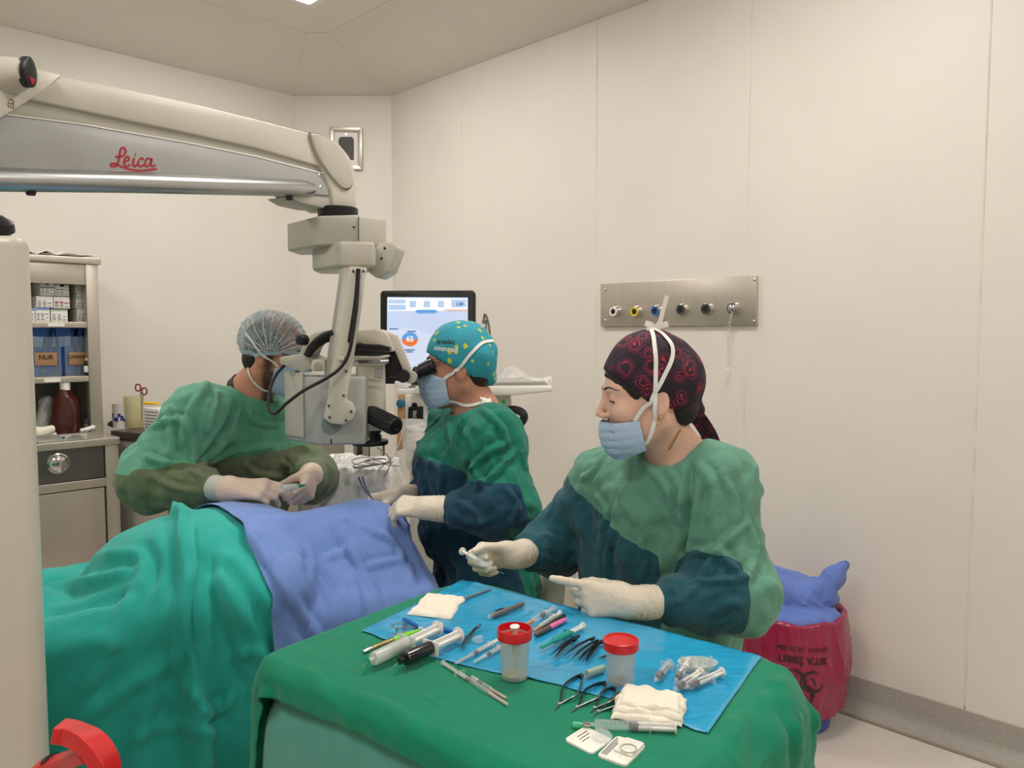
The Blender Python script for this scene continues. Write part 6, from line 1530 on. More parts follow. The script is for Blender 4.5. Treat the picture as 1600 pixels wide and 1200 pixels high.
# ------------------------------------------------------------------ steel cabinet along the left wall
QF = QW - 0.44                        # front plane of the upper part
def CQ(px, py, d=0.0): 
    q_ = PP(px, py, qe * (QF + d), qe); return q_
sr = CQ(157, 540)[:2] @ pe[:2]; sl = sr - 0.62
base = W((sl + sr) / 2, QF, 0)
cab = thing('steel_cabinet', 'brushed steel supply cabinet with open shelves, drawer and lower door', 'cabinet', base, (0, 0, math.pi / 4))
sm = (sl + sr) / 2
def cb(name, s0, s1, z0, z1, d0, d1, m, bev=0.002, parent=None):
    return MB().box(((s0 + s1) / 2 - sm, (d0 + d1) / 2, (z0 + z1) / 2), (s1 - s0, d1 - d0, z1 - z0), bev=bev).build(name, m, parent or cab, parent is None and False)
def cz(px, py, d=0.0): return CQ(px, py, d)[2]
def cs(px, py, d=0.0): return CQ(px, py, d) @ pe
z_top = cz(152, 404); z_sh1 = cz(120, 503); z_sh2 = cz(120, 588); z_ctr = cz(165, 682)
D1 = 0.40
cb('post', sr - 0.055, sr, z_ctr, z_top, 0, 0.05, M_steel); cb('post', sl, sl + 0.055, z_ctr, z_top, 0, 0.05, M_steel)
cb('side_panel', sr - 0.012, sr, z_ctr, z_top, 0.05, D1, M_steel); cb('side_panel', sl, sl + 0.012, z_ctr, z_top, 0.05, D1, M_steel)
cb('back_panel', sl, sr, z_ctr, z_top, D1 - 0.01, D1, mat('dark_steel_back', (122, 124, 120), 0.4, 0.8), 0)
cb('cabinet_top', sl - 0.01, sr + 0.012, z_top - 0.03, z_top, -0.012, D1, M_steel, 0.003)
cb('header_rail', sl + 0.05, sr - 0.05, z_top - 0.13, z_top - 0.03, 0.008, 0.03, M_steel)
for zz in (z_sh1, z_sh2): cb('shelf', sl + 0.012, sr - 0.05, zz - 0.028, zz, 0.006, D1 - 0.01, M_steel)
for i, (zz, x) in enumerate(((z_sh1, 90), (z_sh2, 81))): cb('shelf_label', cs(x, 507) - 0.04, cs(x, 507) + 0.03, zz - 0.022, zz - 0.006, 0.003, 0.006, M_white, 0)
# base unit
s2r = cs(187, 760, -0.06); s2l = sl - 0.02
cb('worktop', s2l, s2r + 0.005, z_ctr - 0.035, z_ctr, -0.07, D1, M_steel, 0.003)
cb('base_post', s2r - 0.06, s2r, 0.06, z_ctr - 0.035, -0.06, -0.02, M_steel)
cb('base_side', s2r - 0.012, s2r, 0.06, z_ctr - 0.035, -0.02, D1, M_steel)
cb('base_side', s2l, s2l + 0.012, 0.06, z_ctr - 0.035, -0.02, D1, M_steel)
zd0, zd1 = cz(110, 752, -0.06), cz(110, 690, -0.06)
dr = cb('drawer', s2l + 0.02, s2r - 0.065, zd0, zd1, -0.055, 0.3, mat('drawer_steel', (112, 114, 112), 0.35, 0.9, var=0.1), 0.003)
hc_ = CQ(91, 724, -0.057); hn = -qe
MB().lathe([(0.036, 0.0), (0.046, 0.002), (0.048, 0.006), (0.043, 0.008), (0.040, 0.002), (0.030, 0.010), (0.012, 0.016), (0.001, 0.017)], hc_, hn, 36).build('drawer_pull', M_steel2, dr, True)
cb('rail', s2l + 0.012, s2r - 0.06, zd0 - 0.045, zd0 - 0.004, -0.058, -0.02, M_steel)
cb('cabinet_door', s2l + 0.02, s2r - 0.068, 0.10, zd0 - 0.05, -0.055, -0.03, M_steel, 0.002)
cb('toe_plinth', s2l + 0.02, s2r - 0.02, 0.0, 0.10, 0.0, 0.3, M_black, 0)
cb('base_carcass', s2l + 0.02, s2r - 0.02, 0.10, z_ctr - 0.04, -0.02, D1 - 0.02, mat('dark_steel_back', (122, 124, 120), 0.4, 0.8), 0)
R45 = rotz(math.pi / 4)
def at_cab(s, d, z): return W(s, QF + d, z)
# paper sheets on top
for i, (x0, dx, a) in enumerate(((60, 0.21, 0.1), (95, 0.21, -0.15), (122, 0.15, 0.3))):
    o = thing('paper_sheet', ['curled white paper sheets on the cabinet top nearest the column', 'white paper sheets lying across the middle of the cabinet top', 'single white paper sheet at the cabinet top\'s right edge'][i], 'paper', at_cab(cs(x0, 400), 0.12, z_top + 0.004 * i), (0, 0, math.pi / 4 + a))
    nx, ny = 10, 6; vv = [((a_ / (nx - 1) - 0.5) * dx, (b_ / (ny - 1) - 0.5) * 0.2, 0.003 + 0.02 * (0.5 - a_ / (nx - 1)) ** 2 + (0.022 if i == 0 else 0.004) * math.sin(a_ * 0.8) ** 2) for a_ in range(nx) for b_ in range(ny)]
    s_ = mesh('sheet', vv, grid_faces(np.arange(nx * ny).reshape(nx, ny)), M_white, o, False, 180); add_solid(s_, 0.0012 if i else 0.003, 1)
# cartons
M_card = mat('white_carton', (224, 222, 216), 0.6, var=0.04, scale=20); M_print = mat('carton_print', (92, 88, 96), 0.6)
def carton(px0, px1, py0, py1, d, dep, stripe, label, fixed_z=None):
    a = CQ(px0, py1, d); b = CQ(px1, py0, d); s0, s1 = a @ pe, b @ pe; z1 = b[2]; z0 = a[2] if fixed_z is None else fixed_z
    o = thing('supply_carton', label, 'box', at_cab((s0 + s1) / 2, d, z0), (0, 0, math.pi / 4), 'small white supply cartons on the top shelf')
    w_, h_ = s1 - s0, z1 - z0
    MB().box((0, dep / 2, h_ / 2), (w_ - 0.002, dep, h_ - 0.001), bev=0.0015).build('carton_body', M_card, o, False)
    if stripe:
        MB().box((0, -0.0005, h_ * stripe[1]), (w_ * 0.94, 0.001, h_ * stripe[2])).build('colour_stripe', mat('stripe_%d_%d_%d' % stripe[0], stripe[0], 0.6), o, False)
    mb = MB()
    for k_ in range(4):
        for c_ in range(2 + (k_ + len(label)) % 2):
            ww = w_ * (0.10 + 0.12 * ((k_ * 7 + c_ * 3 + len(label)) % 3) / 2)
            mb.box((w_ * (-0.32 + 0.3 * c_), -0.0006, h_ * (0.15 + 0.14 * k_)), (ww, 0.001, h_ * 0.055))
    mb.build('printed_lines', M_print, o, False)
    if py0 < 450: MB().lathe([(w_ * 0.16, 0), (w_ * 0.16, 0.001)], (0, -0.0004, h_ * 0.97), (0, -1, 0), 16).build('thumb_notch', M_ink, o, False)
    return h_
PU, GR, BL, RD = (150, 140, 190), (120, 170, 120), (70, 120, 180), (190, 50, 60)
zb_ = z_sh1 + 0.001
hA = carton(46, 55, 482, 502, 0.05, 0.16, (BL, 0.9, 0.1), 'white carton half hidden by the column, bottom row', zb_)
hB = carton(56, 78, 482, 502, 0.05, 0.16, (BL, 0.93, 0.08), 'white carton at bottom row, second from the column', zb_)
hC = carton(80, 106, 484, 502, 0.05, 0.16, (GR, 0.93, 0.06), 'white carton at bottom row, third from the column', zb_)
hD = carton(121, 138, 483, 502, 0.07, 0.14, None, 'white carton at bottom of the right-hand stack', zb_)
z2 = zb_ + max(hB, hC) + 0.0005
carton(57, 83, 463, 482, 0.05, 0.16, (BL, 0.05, 0.06), 'white carton with blue lower edge, middle row', z2)
carton(84, 109, 464, 482, 0.05, 0.16, (RD, 0.5, 0.05), 'white carton with thin red line, middle row', z2)
z3 = z2 + (cz(83, 463, 0.05) - cz(57, 482, 0.05)) + 0.0005
carton(63, 85, 442, 463, 0.05, 0.16, (PU, 0.62, 0.12), 'white carton with lilac stripe and notch, top row', z3)
carton(86, 108, 445, 463, 0.05, 0.16, (GR, 0.55, 0.06), 'white carton with notch beside the lilac-striped one, top row', z3)
z4 = zb_ + hD + 0.0005
carton(119, 138, 468, 482, 0.07, 0.14, None, 'white carton second from bottom in the right-hand stack', z4)
z5 = z4 + (cz(138, 468, 0.07) - cz(119, 482, 0.07)) + 0.0005
carton(120, 136, 459, 468, 0.07, 0.14, None, 'flat white carton third from bottom in the right-hand stack', z5)
z6 = z5 + (cz(136, 459, 0.07) - cz(120, 468, 0.07)) + 0.0005
carton(119, 137, 439, 458, 0.07, 0.14, None, 'white carton on top of the right-hand stack', z6)
# plastic bins with pouches
M_bin = mat('clear_bin_plastic', (170, 184, 200), 0.15, alpha=0.18, coat=0.3)
M_kraft = mat('kraft_card', (160, 124, 88), 0.8, bump=0.1); M_pen = mat('marker_ink', (52, 40, 34), 0.7)
for bi, (x0, x1, top, txt, lab) in enumerate(((48, 96, 518, 'NUR', 'clear bin of blue pouches with card label nearest the column'), (103, 139, 520, 'CARESIN', 'clear bin of upright blue pouches beside the cabinet post'))):
    s0, s1 = cs(x0, 580, 0.06), cs(x1, 580, 0.06); h_ = 0.19; z0 = z_sh2 + 0.001
    o = thing('storage_bin', lab, 'bin', at_cab((s0 + s1) / 2, 0.06, z0), (0, 0, math.pi / 4)); w_ = s1 - s0
    for nm, c, d in (('bin_wall', (0, 0.002, h_ / 2), (w_, 0.003, h_)), ('bin_wall', (0, 0.20, h_ / 2), (w_, 0.003, h_)), ('bin_wall', (-w_ / 2, 0.1, h_ / 2), (0.003, 0.2, h_)), ('bin_wall', (w_ / 2, 0.1, h_ / 2), (0.003, 0.2, h_)), ('bin_floor', (0, 0.1, 0.003), (w_, 0.2, 0.004))):
        MB().box(c, d).build(nm, M_bin, o, False)
    cd_ = MB().box((0.0, -0.003, h_ * 0.44), (w_ * 0.72, 0.002, 0.062), bev=0.0005).build('card_label', M_kraft, o, False)
    v, f = put_text(txt, 0.030 if bi == 0 else 0.021, (0.0, -0.0055, h_ * 0.48), (1, 0, 0), (0, 0, 1), 0.0004, 0.0002); mesh('handwriting', v, f, M_pen, cd_, False, 0)
    for k_ in range(5):
        dx = -w_ * 0.36 + w_ * 0.18 * k_ if bi == 0 else w_ * (-0.3 + 0.16 * k_)
        t = thing('blue_pouch', ('blue lens pouch, %s from the left in the bin %s' % (['first', 'second', 'third', 'fourth', 'fifth'][k_], 'nearest the column' if bi == 0 else 'beside the cabinet post')), 'pouch', at_cab((s0 + s1) / 2, 0.06, z0 + 0.008) + R45 @ np.array([dx, 0.05 + 0.02 * (k_ % 3), 0]), (0.10, 0.22 * (1 if bi == 0 else 0.1) - 0.1 * (k_ == 0), math.pi / 4 + (1.2 if k_ % 2 and bi else 0.15 * k_)), 'blue pouches in the %s bin' % ('first' if bi == 0 else 'second'))
        MB().box((0, 0, 0.12), (0.07, 0.006, 0.24), bev=0.002).build('pouch_body', mat('blue_pouch_%d' % (k_ % 3), [(40, 92, 178), (60, 120, 196), (28, 70, 150)][k_ % 3], 0.35), t, False)
        MB().box((0, -0.0035, 0.16), (0.05, 0.001, 0.05)).build('pouch_label', mat('pale_blue_label', (160, 190, 224), 0.5), t, False)
def bottle(name, label, loc, r, h, body, cap, lab=None, sq=False):
    t = thing(name, label, 'bottle', loc)
    MB().lathe([(r * 0.9, 0), (r, r * 0.12), (r, h * 0.66), (r * 0.86, h * 0.76), (r * 0.4, h * 0.84), (r * 0.36, h * 0.86)], n=32).build('bottle_body', body, t, False)
    MB().lathe([(r * 0.42, h * 0.85), (r * 0.43, h), (r * 0.40, h * 1.005)], n=24).build('bottle_cap', cap, t, False)
    if lab: MB().lathe([(r * 1.01, h * 0.2), (r * 1.012, h * 0.21), (r * 1.012, h * 0.55), (r * 1.01, h * 0.56)], n=32).build('bottle_label', lab, t, False)
    return t
bottle('dropper_bottle', 'tiny dark dropper bottle with white label on the middle shelf', at_cab(cs(137, 583, 0.03), 0.03, z_sh2 + 0.001), 0.016, 0.085, M_black, M_white, M_white)
M_brown = mat('brown_bottle', (74, 30, 26), 0.25, var=0.05, coat=0.3)
bt = thing('antiseptic_bottle', 'large brown antiseptic bottle with white cap in the cabinet niche', 'bottle', at_cab(cs(103, 668, 0.03), 0.03, z_ctr + 0.001))
h_ = cz(103, 608, 0.03) - z_ctr; w_ = cs(121, 640, 0.03) - cs(84, 640, 0.03)
MB().prism([(-w_ / 2, -0.03, 0), (w_ / 2, -0.03, 0), (w_ / 2, -0.03, h_ * 0.66), (w_ * 0.40, -0.03, h_ * 0.82), (w_ * 0.2, -0.03, h_ * 0.90), (w_ * 0.16, -0.03, h_), (-w_ * 0.16, -0.03, h_), (-w_ * 0.2, -0.03, h_ * 0.90), (-w_ * 0.40, -0.03, h_ * 0.82), (-w_ / 2, -0.03, h_ * 0.66)], (0.0, 0.07, 0), 0.012).build('bottle_body', M_brown, bt, False)
MB().lathe([(0.022, h_ * 0.98), (0.023, h_ * 1.14), (0.020, h_ * 1.16)], (0, 0.005, 0), n=24).build('bottle_cap', M_white, bt, False)
# tray in front of the bottle
ty = at_cab(cs(102, 680, -0.03), -0.03, z_ctr + 0.001)
tr2 = thing('instrument_tray', 'shallow metal tray with printed label on the cabinet worktop', 'tray', ty, (0, 0, math.pi / 4))
w0, w1 = 0.235, 0.27
MB().add([(-w0 / 2, -0.02, 0), (w0 / 2, -0.02, 0), (w0 / 2, 0.05, 0), (-w0 / 2, 0.05, 0), (-w1 / 2, -0.035, 0.036), (w1 / 2, -0.035, 0.036), (w1 / 2, 0.06, 0.036), (-w1 / 2, 0.06, 0.036)],
         [(3, 2, 1, 0), (0, 1, 5, 4), (1, 2, 6, 5), (2, 3, 7, 6), (3, 0, 4, 7)]).build('tray_body', mat('aluminium_foil_tray', (196, 194, 188), 0.35, 0.7), tr2, False, 0)
lb_ = MB().prism([(-0.03, -0.025, 0.004), (0.085, -0.025, 0.004), (0.085, -0.0365, 0.033), (-0.03, -0.0365, 0.033)], (0, -0.0012, -0.0004)).build('tray_label', M_white, tr2, False, 0)
MB().box((-0.018, -0.0335, 0.020), (0.014, 0.002, 0.015)).build('label_logo', mat('label_blue', (60, 110, 170), 0.5), lb_, False, 0)
mb = MB()
for k_ in range(3): mb.box((0.035, -0.0305 - 0.0028 * k_, 0.011 + 0.0075 * k_), (0.075 - 0.02 * k_, 0.002, 0.0022))
mb.build('printed_lines', M_print, lb_, False, 0)
lump('gauze_wad', [(at_cab(cs(60, 665, -0.02), -0.005, z_ctr + 0.045), at_cab(cs(80, 660, -0.02), 0.01, z_ctr + 0.05), 0.026, 0.022)], 0.02, 0.006, M_gauze, 'cream gauze wad in the metal tray on the cabinet', 'gauze', 3.3, 0.005, 18)
lump('plastic_packet', [(at_cab(cs(68, 640, 0.1), 0.12, z_ctr + 0.05), at_cab(cs(75, 605, 0.1), 0.14, z_ctr + 0.17), 0.03, 0.03)], 0.02, 0.008, film_mat('packet_film', (196, 196, 192), 0.75), 'printed clear packet leaning behind the brown bottle', 'packet', 5.1, 0.006, 14)
lump('wrapped_swab', [(at_cab(cs(128, 664, -0.02), -0.01, z_ctr + 0.040), at_cab(cs(147, 662, -0.02), 0.0, z_ctr + 0.048), 0.006, 0.010)], 0.01, 0.003, M_white, 'white wrapped swab at the tray\'s right end', 'swab', 7.7, 0.003, 30)
bottle('solution_bottle', 'small clear solution bottle behind the tray by the cabinet post', at_cab(cs(139, 660, 0.1), 0.12, z_ctr + 0.001), 0.018, 0.10, mat('clear_bottle', (190, 200, 206), 0.15, alpha=0.6), mat('blue_cap', (60, 96, 150), 0.4), M_white)

# ------------------------------------------------------------------ counter with supplies, right of the cabinet
c_l = P(178, 672, 3.90); cd2 = nrm_(np.array([0.887, -0.462, 0])); cn2 = np.array([-cd2[1], cd2[0], 0]); cn2 = cn2 if cn2[1] > 0 else -cn2
zc2 = c_l[2]
ctr = thing('side_counter', 'grey counter with dark worktop between the cabinet and the assistant', 'counter', c_l * [1, 1, 0], (0, 0, math.atan2(cd2[1], cd2[0])))
MB().box((0.52, 0.11, zc2 - 0.018), (1.04, 0.26, 0.036), bev=0.004).build('worktop', mat('dark_worktop', (86, 78, 72), 0.3, 0.3), ctr, False)
MB().box((0.52, 0.125, (zc2 - 0.036) / 2 + 0.04), (1.02, 0.22, zc2 - 0.116), bev=0.002).build('carcass', mat('grey_laminate', (168, 160, 152), 0.45), ctr, False)
for k_ in range(2): MB().box((0.265 + 0.51 * k_, 0.012, (zc2 - 0.036) / 2 + 0.04), (0.50, 0.016, zc2 - 0.14), bev=0.002).build('counter_door', mat('grey_laminate', (168, 160, 152), 0.45), ctr, False)
MB().box((0.52, 0.13, 0.04), (1.0, 0.18, 0.08)).build('plinth', M_black, ctr, False)
CT = lambda px, py, d=0.08: PP(px, py, c_l + cn2 * d, cn2) * [1, 1, 0] + ze * (zc2 + 0.001)
ang2 = math.atan2(cd2[1], cd2[0])
t = thing('printed_cup', 'white paper cup with blue print on the dark counter', 'cup', CT(189, 665))
MB().lathe([(0.036, 0), (0.037, 0.001), (0.040, 0.125), (0.041, 0.128), (0.038, 0.128), (0.034, 0.004), (0.001, 0.004)], n=32).build('cup_body', M_white, t, False)
mb = MB()
for k_ in range(7):
    a = -2.6 + 0.33 * k_; mb.box((0.0385 * math.cos(a), 0.0385 * math.sin(a), 0.055 + 0.014 * math.sin(k_ * 1.9)), (0.003, 0.014, 0.016 + 0.008 * (k_ % 2)), rotz(a))
mb.build('blue_print', mat('blue_ink', (46, 58, 150), 0.5), t, False)
lump('wrapped_glove', [(CT(172, 668) + ze * 0.012, CT(180, 662) + ze * 0.02, 0.012, 0.010)], 0.01, 0.004, mat('dark_blue_film', (50, 60, 110), 0.4), 'small dark blue wrapper at the cup\'s foot', 'wrapper', 1.7, 0.004, 24)
t = thing('clear_container', 'clear plastic container with yellow base behind the labelled box', 'container', CT(210, 664, 0.12))
MB().lathe([(0.045, 0), (0.046, 0.004), (0.050, 0.165), (0.048, 0.165), (0.044, 0.006), (0.001, 0.006)], n=32).build('container_body', mat('yellowish_plastic', (232, 222, 176), 0.2, alpha=0.5), t, False)
MB().lathe([(0.043, 0.008), (0.044, 0.03), (0.001, 0.031)], n=28).build('yellow_content', mat('yellow_content', (226, 200, 70), 0.5), t, False)
t = thing('bandage_scissors', 'scissors with dark red handle loops standing in the clear container', 'scissors', CT(222, 655, 0.13) + ze * 0.17)
for dx in (-0.016, 0.016):
    MB().tube([(dx + 0.014 * math.cos(a), 0, 0.03 + 0.018 * math.sin(a) + dx * -0.6) for a in np.linspace(0, 2 * math.pi, 18)], 0.004, 8, False).build('handle_loop', mat('dark_red_grip', (130, 24, 40), 0.4), t, False)
MB().tube([(-0.004, 0, 0.015), (0.0, 0, -0.13)], 0.003, 8).build('blade', M_steel2, t, False); MB().tube([(0.006, 0, 0.015), (0.0, 0, -0.13)], 0.003, 8).build('blade', M_steel2, t, False)
t = thing('yellow_marker', 'yellow marker lying across the labelled box', 'marker', CT(236, 660, 0.09) + ze * 0.128, (0, 0, ang2 + 0.2))
MB().tube([(-0.04, 0, 0.008), (0.03, 0, 0.008)], 0.008, 12).build('marker_body', mat('yellow_plastic', (236, 196, 40), 0.4), t, False); MB().tube([(0.03, 0, 0.008), (0.05, 0, 0.008)], 0.006, 12).build('marker_cap', mat('yellow_plastic', (236, 196, 40), 0.4), t, False)
t = thing('labelled_box', 'white box with rows of small printed text on the dark counter', 'box', CT(238, 668, 0.05), (0, 0, ang2 - 0.1))
MB().box((0, 0.04, 0.0585), (0.125, 0.09, 0.115), bev=0.002).build('box_body', M_card, t, False)
mb = MB()
for r_ in range(6):
    x_ = -0.05
    while x_ < 0.045:
        w_ = 0.008 + 0.012 * random.random(); mb.box((x_ + w_ / 2, -0.0055, 0.018 + 0.016 * r_), (w_, 0.001, 0.005)); x_ += w_ + 0.004
mb.build('printed_lines', M_print, t, False)
# ------------------------------------------------------------------ stools
def stool(name, label, loc, zs_, back=None):
    t = thing(name, label, 'stool', loc)
    MB().lathe([(0.17, zs_ - 0.07), (0.18, zs_ - 0.06), (0.18, zs_ - 0.015), (0.165, zs_), (0.001, zs_ + 0.003)], n=36).build('seat', mat('beige_vinyl', (214, 202, 184), 0.45), t, False)
    MB().tube([(0, 0, 0.10), (0, 0, zs_ - 0.07)], 0.022, 16).build('gas_column', M_steel, t, False)
    for k_ in range(5):
        a = 2 * math.pi * k_ / 5 + 0.3
        MB().tube([(0.02 * math.cos(a), 0.02 * math.sin(a), 0.11), (0.26 * math.cos(a), 0.26 * math.sin(a), 0.075)], [0.022, 0.015], 10).build('base_leg', M_black, t, False)
        MB().lathe([(0.01, -0.012), (0.026, -0.012), (0.028, 0), (0.026, 0.012), (0.01, 0.012)], (0.26 * math.cos(a), 0.26 * math.sin(a), 0.03), (-math.sin(a), math.cos(a), 0), 16).build('caster', M_rubber, t, False)
    return t
st = stool('surgeon_stool', 'beige swivel stool beneath the surgeon at the eyepieces', (a_hi[0] + 0.03, a_hi[1] + 0.0, 0), 0.50)
bk = bez([P(848, 915, 2.40), P(862, 906, 2.26), P(880, 905, 2.16), P(892, 908, 2.10)], 8)
v, f = ribbon_vf(bk, 0.14, 0.03, np.array([0.7, -0.5, 0.05])); o = mesh('armrest', v, f, mat('beige_vinyl', (214, 202, 184), 0.45), st, True, 60)
# ------------------------------------------------------------------ instruments on the table
M_clear = mat('clear_plastic', (232, 236, 236), 0.08, var=0.02, alpha=0.26, coat=0.5)
M_frost = mat('frosted_plastic', (222, 228, 220), 0.25, var=0.02, alpha=0.62, coat=0.2)
M_dark_liquid = mat('dark_syringe_barrel', (30, 30, 32), 0.2, coat=0.5)
M_tealp = mat('teal_clear_plastic', (24, 176, 158), 0.15, alpha=0.7, coat=0.4)
M_greenhub = mat('green_needle_hub', (70, 190, 140), 0.25, alpha=0.85)
def lying(px0, py0, px1, py1, r, z=None):
    """from a tip pixel to a tail pixel on the sheet: base point, heading and length"""
    z = ZS if z is None else z
    a, b = PZ(px0, py0, z + r), PZ(px1, py1, z + r); d = b - a; return a * [1, 1, 0] + ze * z, math.atan2(d[1], d[0]), float(np.linalg.norm(d))
def syringe(label, px0, py0, px1, py1, r=0.005, barrel=None, stopper=M_black, needle='hub', split=(0.14, 0.62), plunger=None, group=None, ticks=True, z=None, hub=None, flange=2.0, name='syringe', tilt=0.0, sp=0.68):
    a, h, L = lying(px0, py0, px1, py1, r * 1.25, z)
    t = thing(name, label, 'syringe', a, (0, -tilt, h), group)
    ax = (1, 0, 0); o = (0, 0, r * 1.3); b0, b1 = split[0] * L, split[1] * L
    plunger = plunger or M_white; barrel = barrel or M_clear
    MB().lathe([(r * 0.35, b0 - r * 0.9), (r * 0.36, b0 - 0.001), (r * 0.9, b0), (r, b0 + r * 0.3), (r, b1)], o, ax, 22).build('barrel', barrel, t, False)
    MB().box((b1, 0, r * 1.3), (0.0022, r * 2 * flange, r * 2.1), bev=0.0008).build('flange', barrel if barrel is not M_dark_liquid else M_white, t, False)
    sp0 = b0 + (b1 - b0) * sp
    MB().lathe([(r * 0.5, sp0 - r * 0.5), (r * 0.93, sp0), (r * 0.93, sp0 + r * 1.1), (r * 0.6, sp0 + r * 1.2)], o, ax, 20).build('stopper', stopper, t, False)
    pl = MB(); pl.box(((sp0 + L) / 2, 0, r * 1.3), (L - sp0, r * 0.35, r * 1.5)); pl.box(((sp0 + L) / 2, 0, r * 1.3), (L - sp0, r * 1.5, r * 0.35)); pl.build('plunger_rod', plunger, t, False, 30)
    MB().lathe([(r * 1.15, L - 0.002), (r * 1.2, L - 0.001), (r * 1.15, L)], o, ax, 22).build('thumb_rest', plunger, t, False)
    if ticks:
        mb = MB()
        for k in range(9):
            x = b0 + (b1 - b0) * (0.12 + 0.085 * k); mb.add(*lathe_vf([(r * 1.008, -0.0003), (r * 1.012, 0), (r * 1.008, 0.0003)], (x, 0, r * 1.3), ax, 22)) if False else mb.box((x, -r * 0.62, r * 1.3 + r * 0.80), (0.0005, r * 0.7, 0.0006))
        mb.build('scale_marks', M_ink, t, False)
    if needle == 'hub':
        MB().lathe([(0.0004, 0), (0.0004, b0 * 0.45), (r * 0.45, b0 * 0.46), (r * 0.55, b0 - r)], o, ax, 12).build('needle', hub or M_steel2, t, False)
    elif needle == 'cap':
        MB().lathe([(r * 0.45, 0), (r * 0.5, 0.001), (r * 0.62, b0 - r * 1.2), (r * 0.7, b0)], o, ax, 16).build('needle_cap', hub or M_frost, t, False)
    elif needle == 'bent':
        MB().lathe([(r * 0.3, b0 * 0.35), (r * 0.5, b0 - r)], o, ax, 12).build('needle_hub', hub or M_greenhub, t, False)
        MB().tube(bez([(b0 * 0.36, 0, r * 1.3), (-b0 * 0.1, 0, r * 1.1), (-b0 * 0.6, r * 0.6, r * 0.3), (-b0 * 0.9, r * 1.5, r * 0.15)], 6), 0.0005, 6).build('cannula', M_steel2, t, False)
    return t
syringe('large frosted syringe with grey stopper, left of the dark-filled one', 571, 1036, 684, 982, 0.0115, M_frost, mat('grey_rubber', (84, 86, 88), 0.6), 'bent', (0.10, 0.55), M_white, flange=1.6, ticks=False)
syringe('large syringe with dark barrel and white plunger on the green cloth', 620, 1036, 717, 992, 0.0115, M_dark_liquid, M_black, 'bent', (0.12, 0.52), M_white, flange=1.6, ticks=False, hub=M_black)
syringe('thin capped syringe lying on the bare green cloth in front', 793, 1101, 692, 1036, 0.0042, M_clear, M_black, 'cap', (0.26, 0.72), M_frost, z=ZT, flange=2.4, hub=mat('pinkish_cap', (226, 206, 196), 0.2, alpha=0.6))
t = syringe('second thin capped needle pressed against the front syringe', 791, 1091, 738, 1060, 0.0040, M_clear, M_black, 'cap', (0.45, 0.9), M_frost, z=ZT, flange=1.2, hub=mat('pinkish_cap', (226, 206, 196), 0.2, alpha=0.6))
syringe('thin syringe with pinkish cap behind the gauze-side cup, left of pair', 712, 1037, 786, 995, 0.0038, M_clear, M_black, 'cap', (0.30, 0.72), M_white, hub=mat('pinkish_cap', (226, 206, 196), 0.2, alpha=0.6), sp=0.22)
syringe('thin syringe touching the open red-rimmed cup, right of pair', 740, 1035, 796, 1003, 0.0038, M_clear, M_black, 'cap', (0.30, 0.72), M_white, sp=0.22)
syringe('small clear syringe with black stopper, farthest of the cluster behind the open cup', 822, 976, 866, 950, 0.0052, M_clear, M_black, 'cap', (0.22, 0.70), M_clear, hub=mat('orange_hub', (206, 150, 110), 0.3))
syringe('slim white syringe with orange tip in the cluster behind the open cup', 834, 986, 875, 957, 0.0042, M_frost, M_white, 'cap', (0.22, 0.80), M_white, hub=mat('orange_hub', (206, 150, 110), 0.3))
syringe('teal syringe with white plunger between the two cups', 845, 1012, 911, 978, 0.0058, M_tealp, M_tealp, 'cap', (0.30, 0.64), M_white, ticks=False, hub=M_tealp)
syringe('small upright-flanged clear syringe, leftmost of the four at the sheet\'s right end', 1021, 1067, 1046, 1036, 0.0062, M_clear, M_black, 'hub', (0.22, 0.85), M_clear, flange=1.9, hub=M_clear, sp=0.22)
syringe('small white-plunger syringe leaning on the clear dish', 1053, 1068, 1076, 1034, 0.0062, M_clear, M_black, 'hub', (0.22, 0.62), M_white, hub=M_clear, sp=0.22)
syringe('small white-plunger syringe, middle of the right-hand four', 1049, 1081, 1094, 1050, 0.0066, M_clear, M_black, 'hub', (0.20, 0.62), M_white, hub=M_clear, sp=0.22)
syringe('small white-plunger syringe, rightmost on the blue sheet', 1066, 1077, 1128, 1050, 0.0066, M_clear, M_black, 'hub', (0.18, 0.66), M_white, hub=M_clear, sp=0.22)
syringe('clear syringe with green needle hub in front of the gauze stack', 898, 1131, 1056, 1138, 0.0072, M_clear, M_black, 'hub', (0.20, 0.74), M_white, z=ZT, hub=M_steel2)
a = PZ(899, 1131, ZT + 0.008); h = math.atan2(*(PZ(1056, 1138, ZT) - a)[1::-1])
o = thing('needle_hub', 'green needle hub lying at the front syringe\'s tip', 'needle', a * [1, 1, 0] + ze * ZT, (0, 0, h))
MB().lathe([(0.0052, -0.004), (0.0050, 0.004), (0.0034, 0.014), (0.0015, 0.022)], (0, 0, 0.0056), (1, 0, 0), 14).build('hub_body', M_greenhub, o, False)
# held syringe of the nurse
g0_ = P(722, 861, 1.70); g1_ = P(768, 888, 1.60)
hs_ = thing('held_syringe', 'small white syringe held in the woman\'s far gloved hand', 'syringe', g0_)
dd = nrm_(g1_ - g0_); L_ = np.linalg.norm(g1_ - g0_)
MB().lathe([(0.0085, 0), (0.0088, 0.0015), (0.0085, 0.003)], g0_, dd, 20).build('thumb_rest', M_white, hs_)
MB().lathe([(0.0035, 0.002), (0.0035, L_ * 0.5)], g0_, dd, 12).build('plunger_rod', M_white, hs_)
MB().lathe([(0.011, L_ * 0.28), (0.011, L_ * 0.30), (0.0058, L_ * 0.31), (0.0058, L_ * 0.95), (0.002, L_)], g0_, dd, 20).build('barrel', M_clear, hs_)
MB().tube([g0_ + dd * L_, g0_ + dd * (L_ + 0.03) + np.array([0.01, 0, -0.002])], 0.0005, 6).build('needle', M_steel2, hs_)

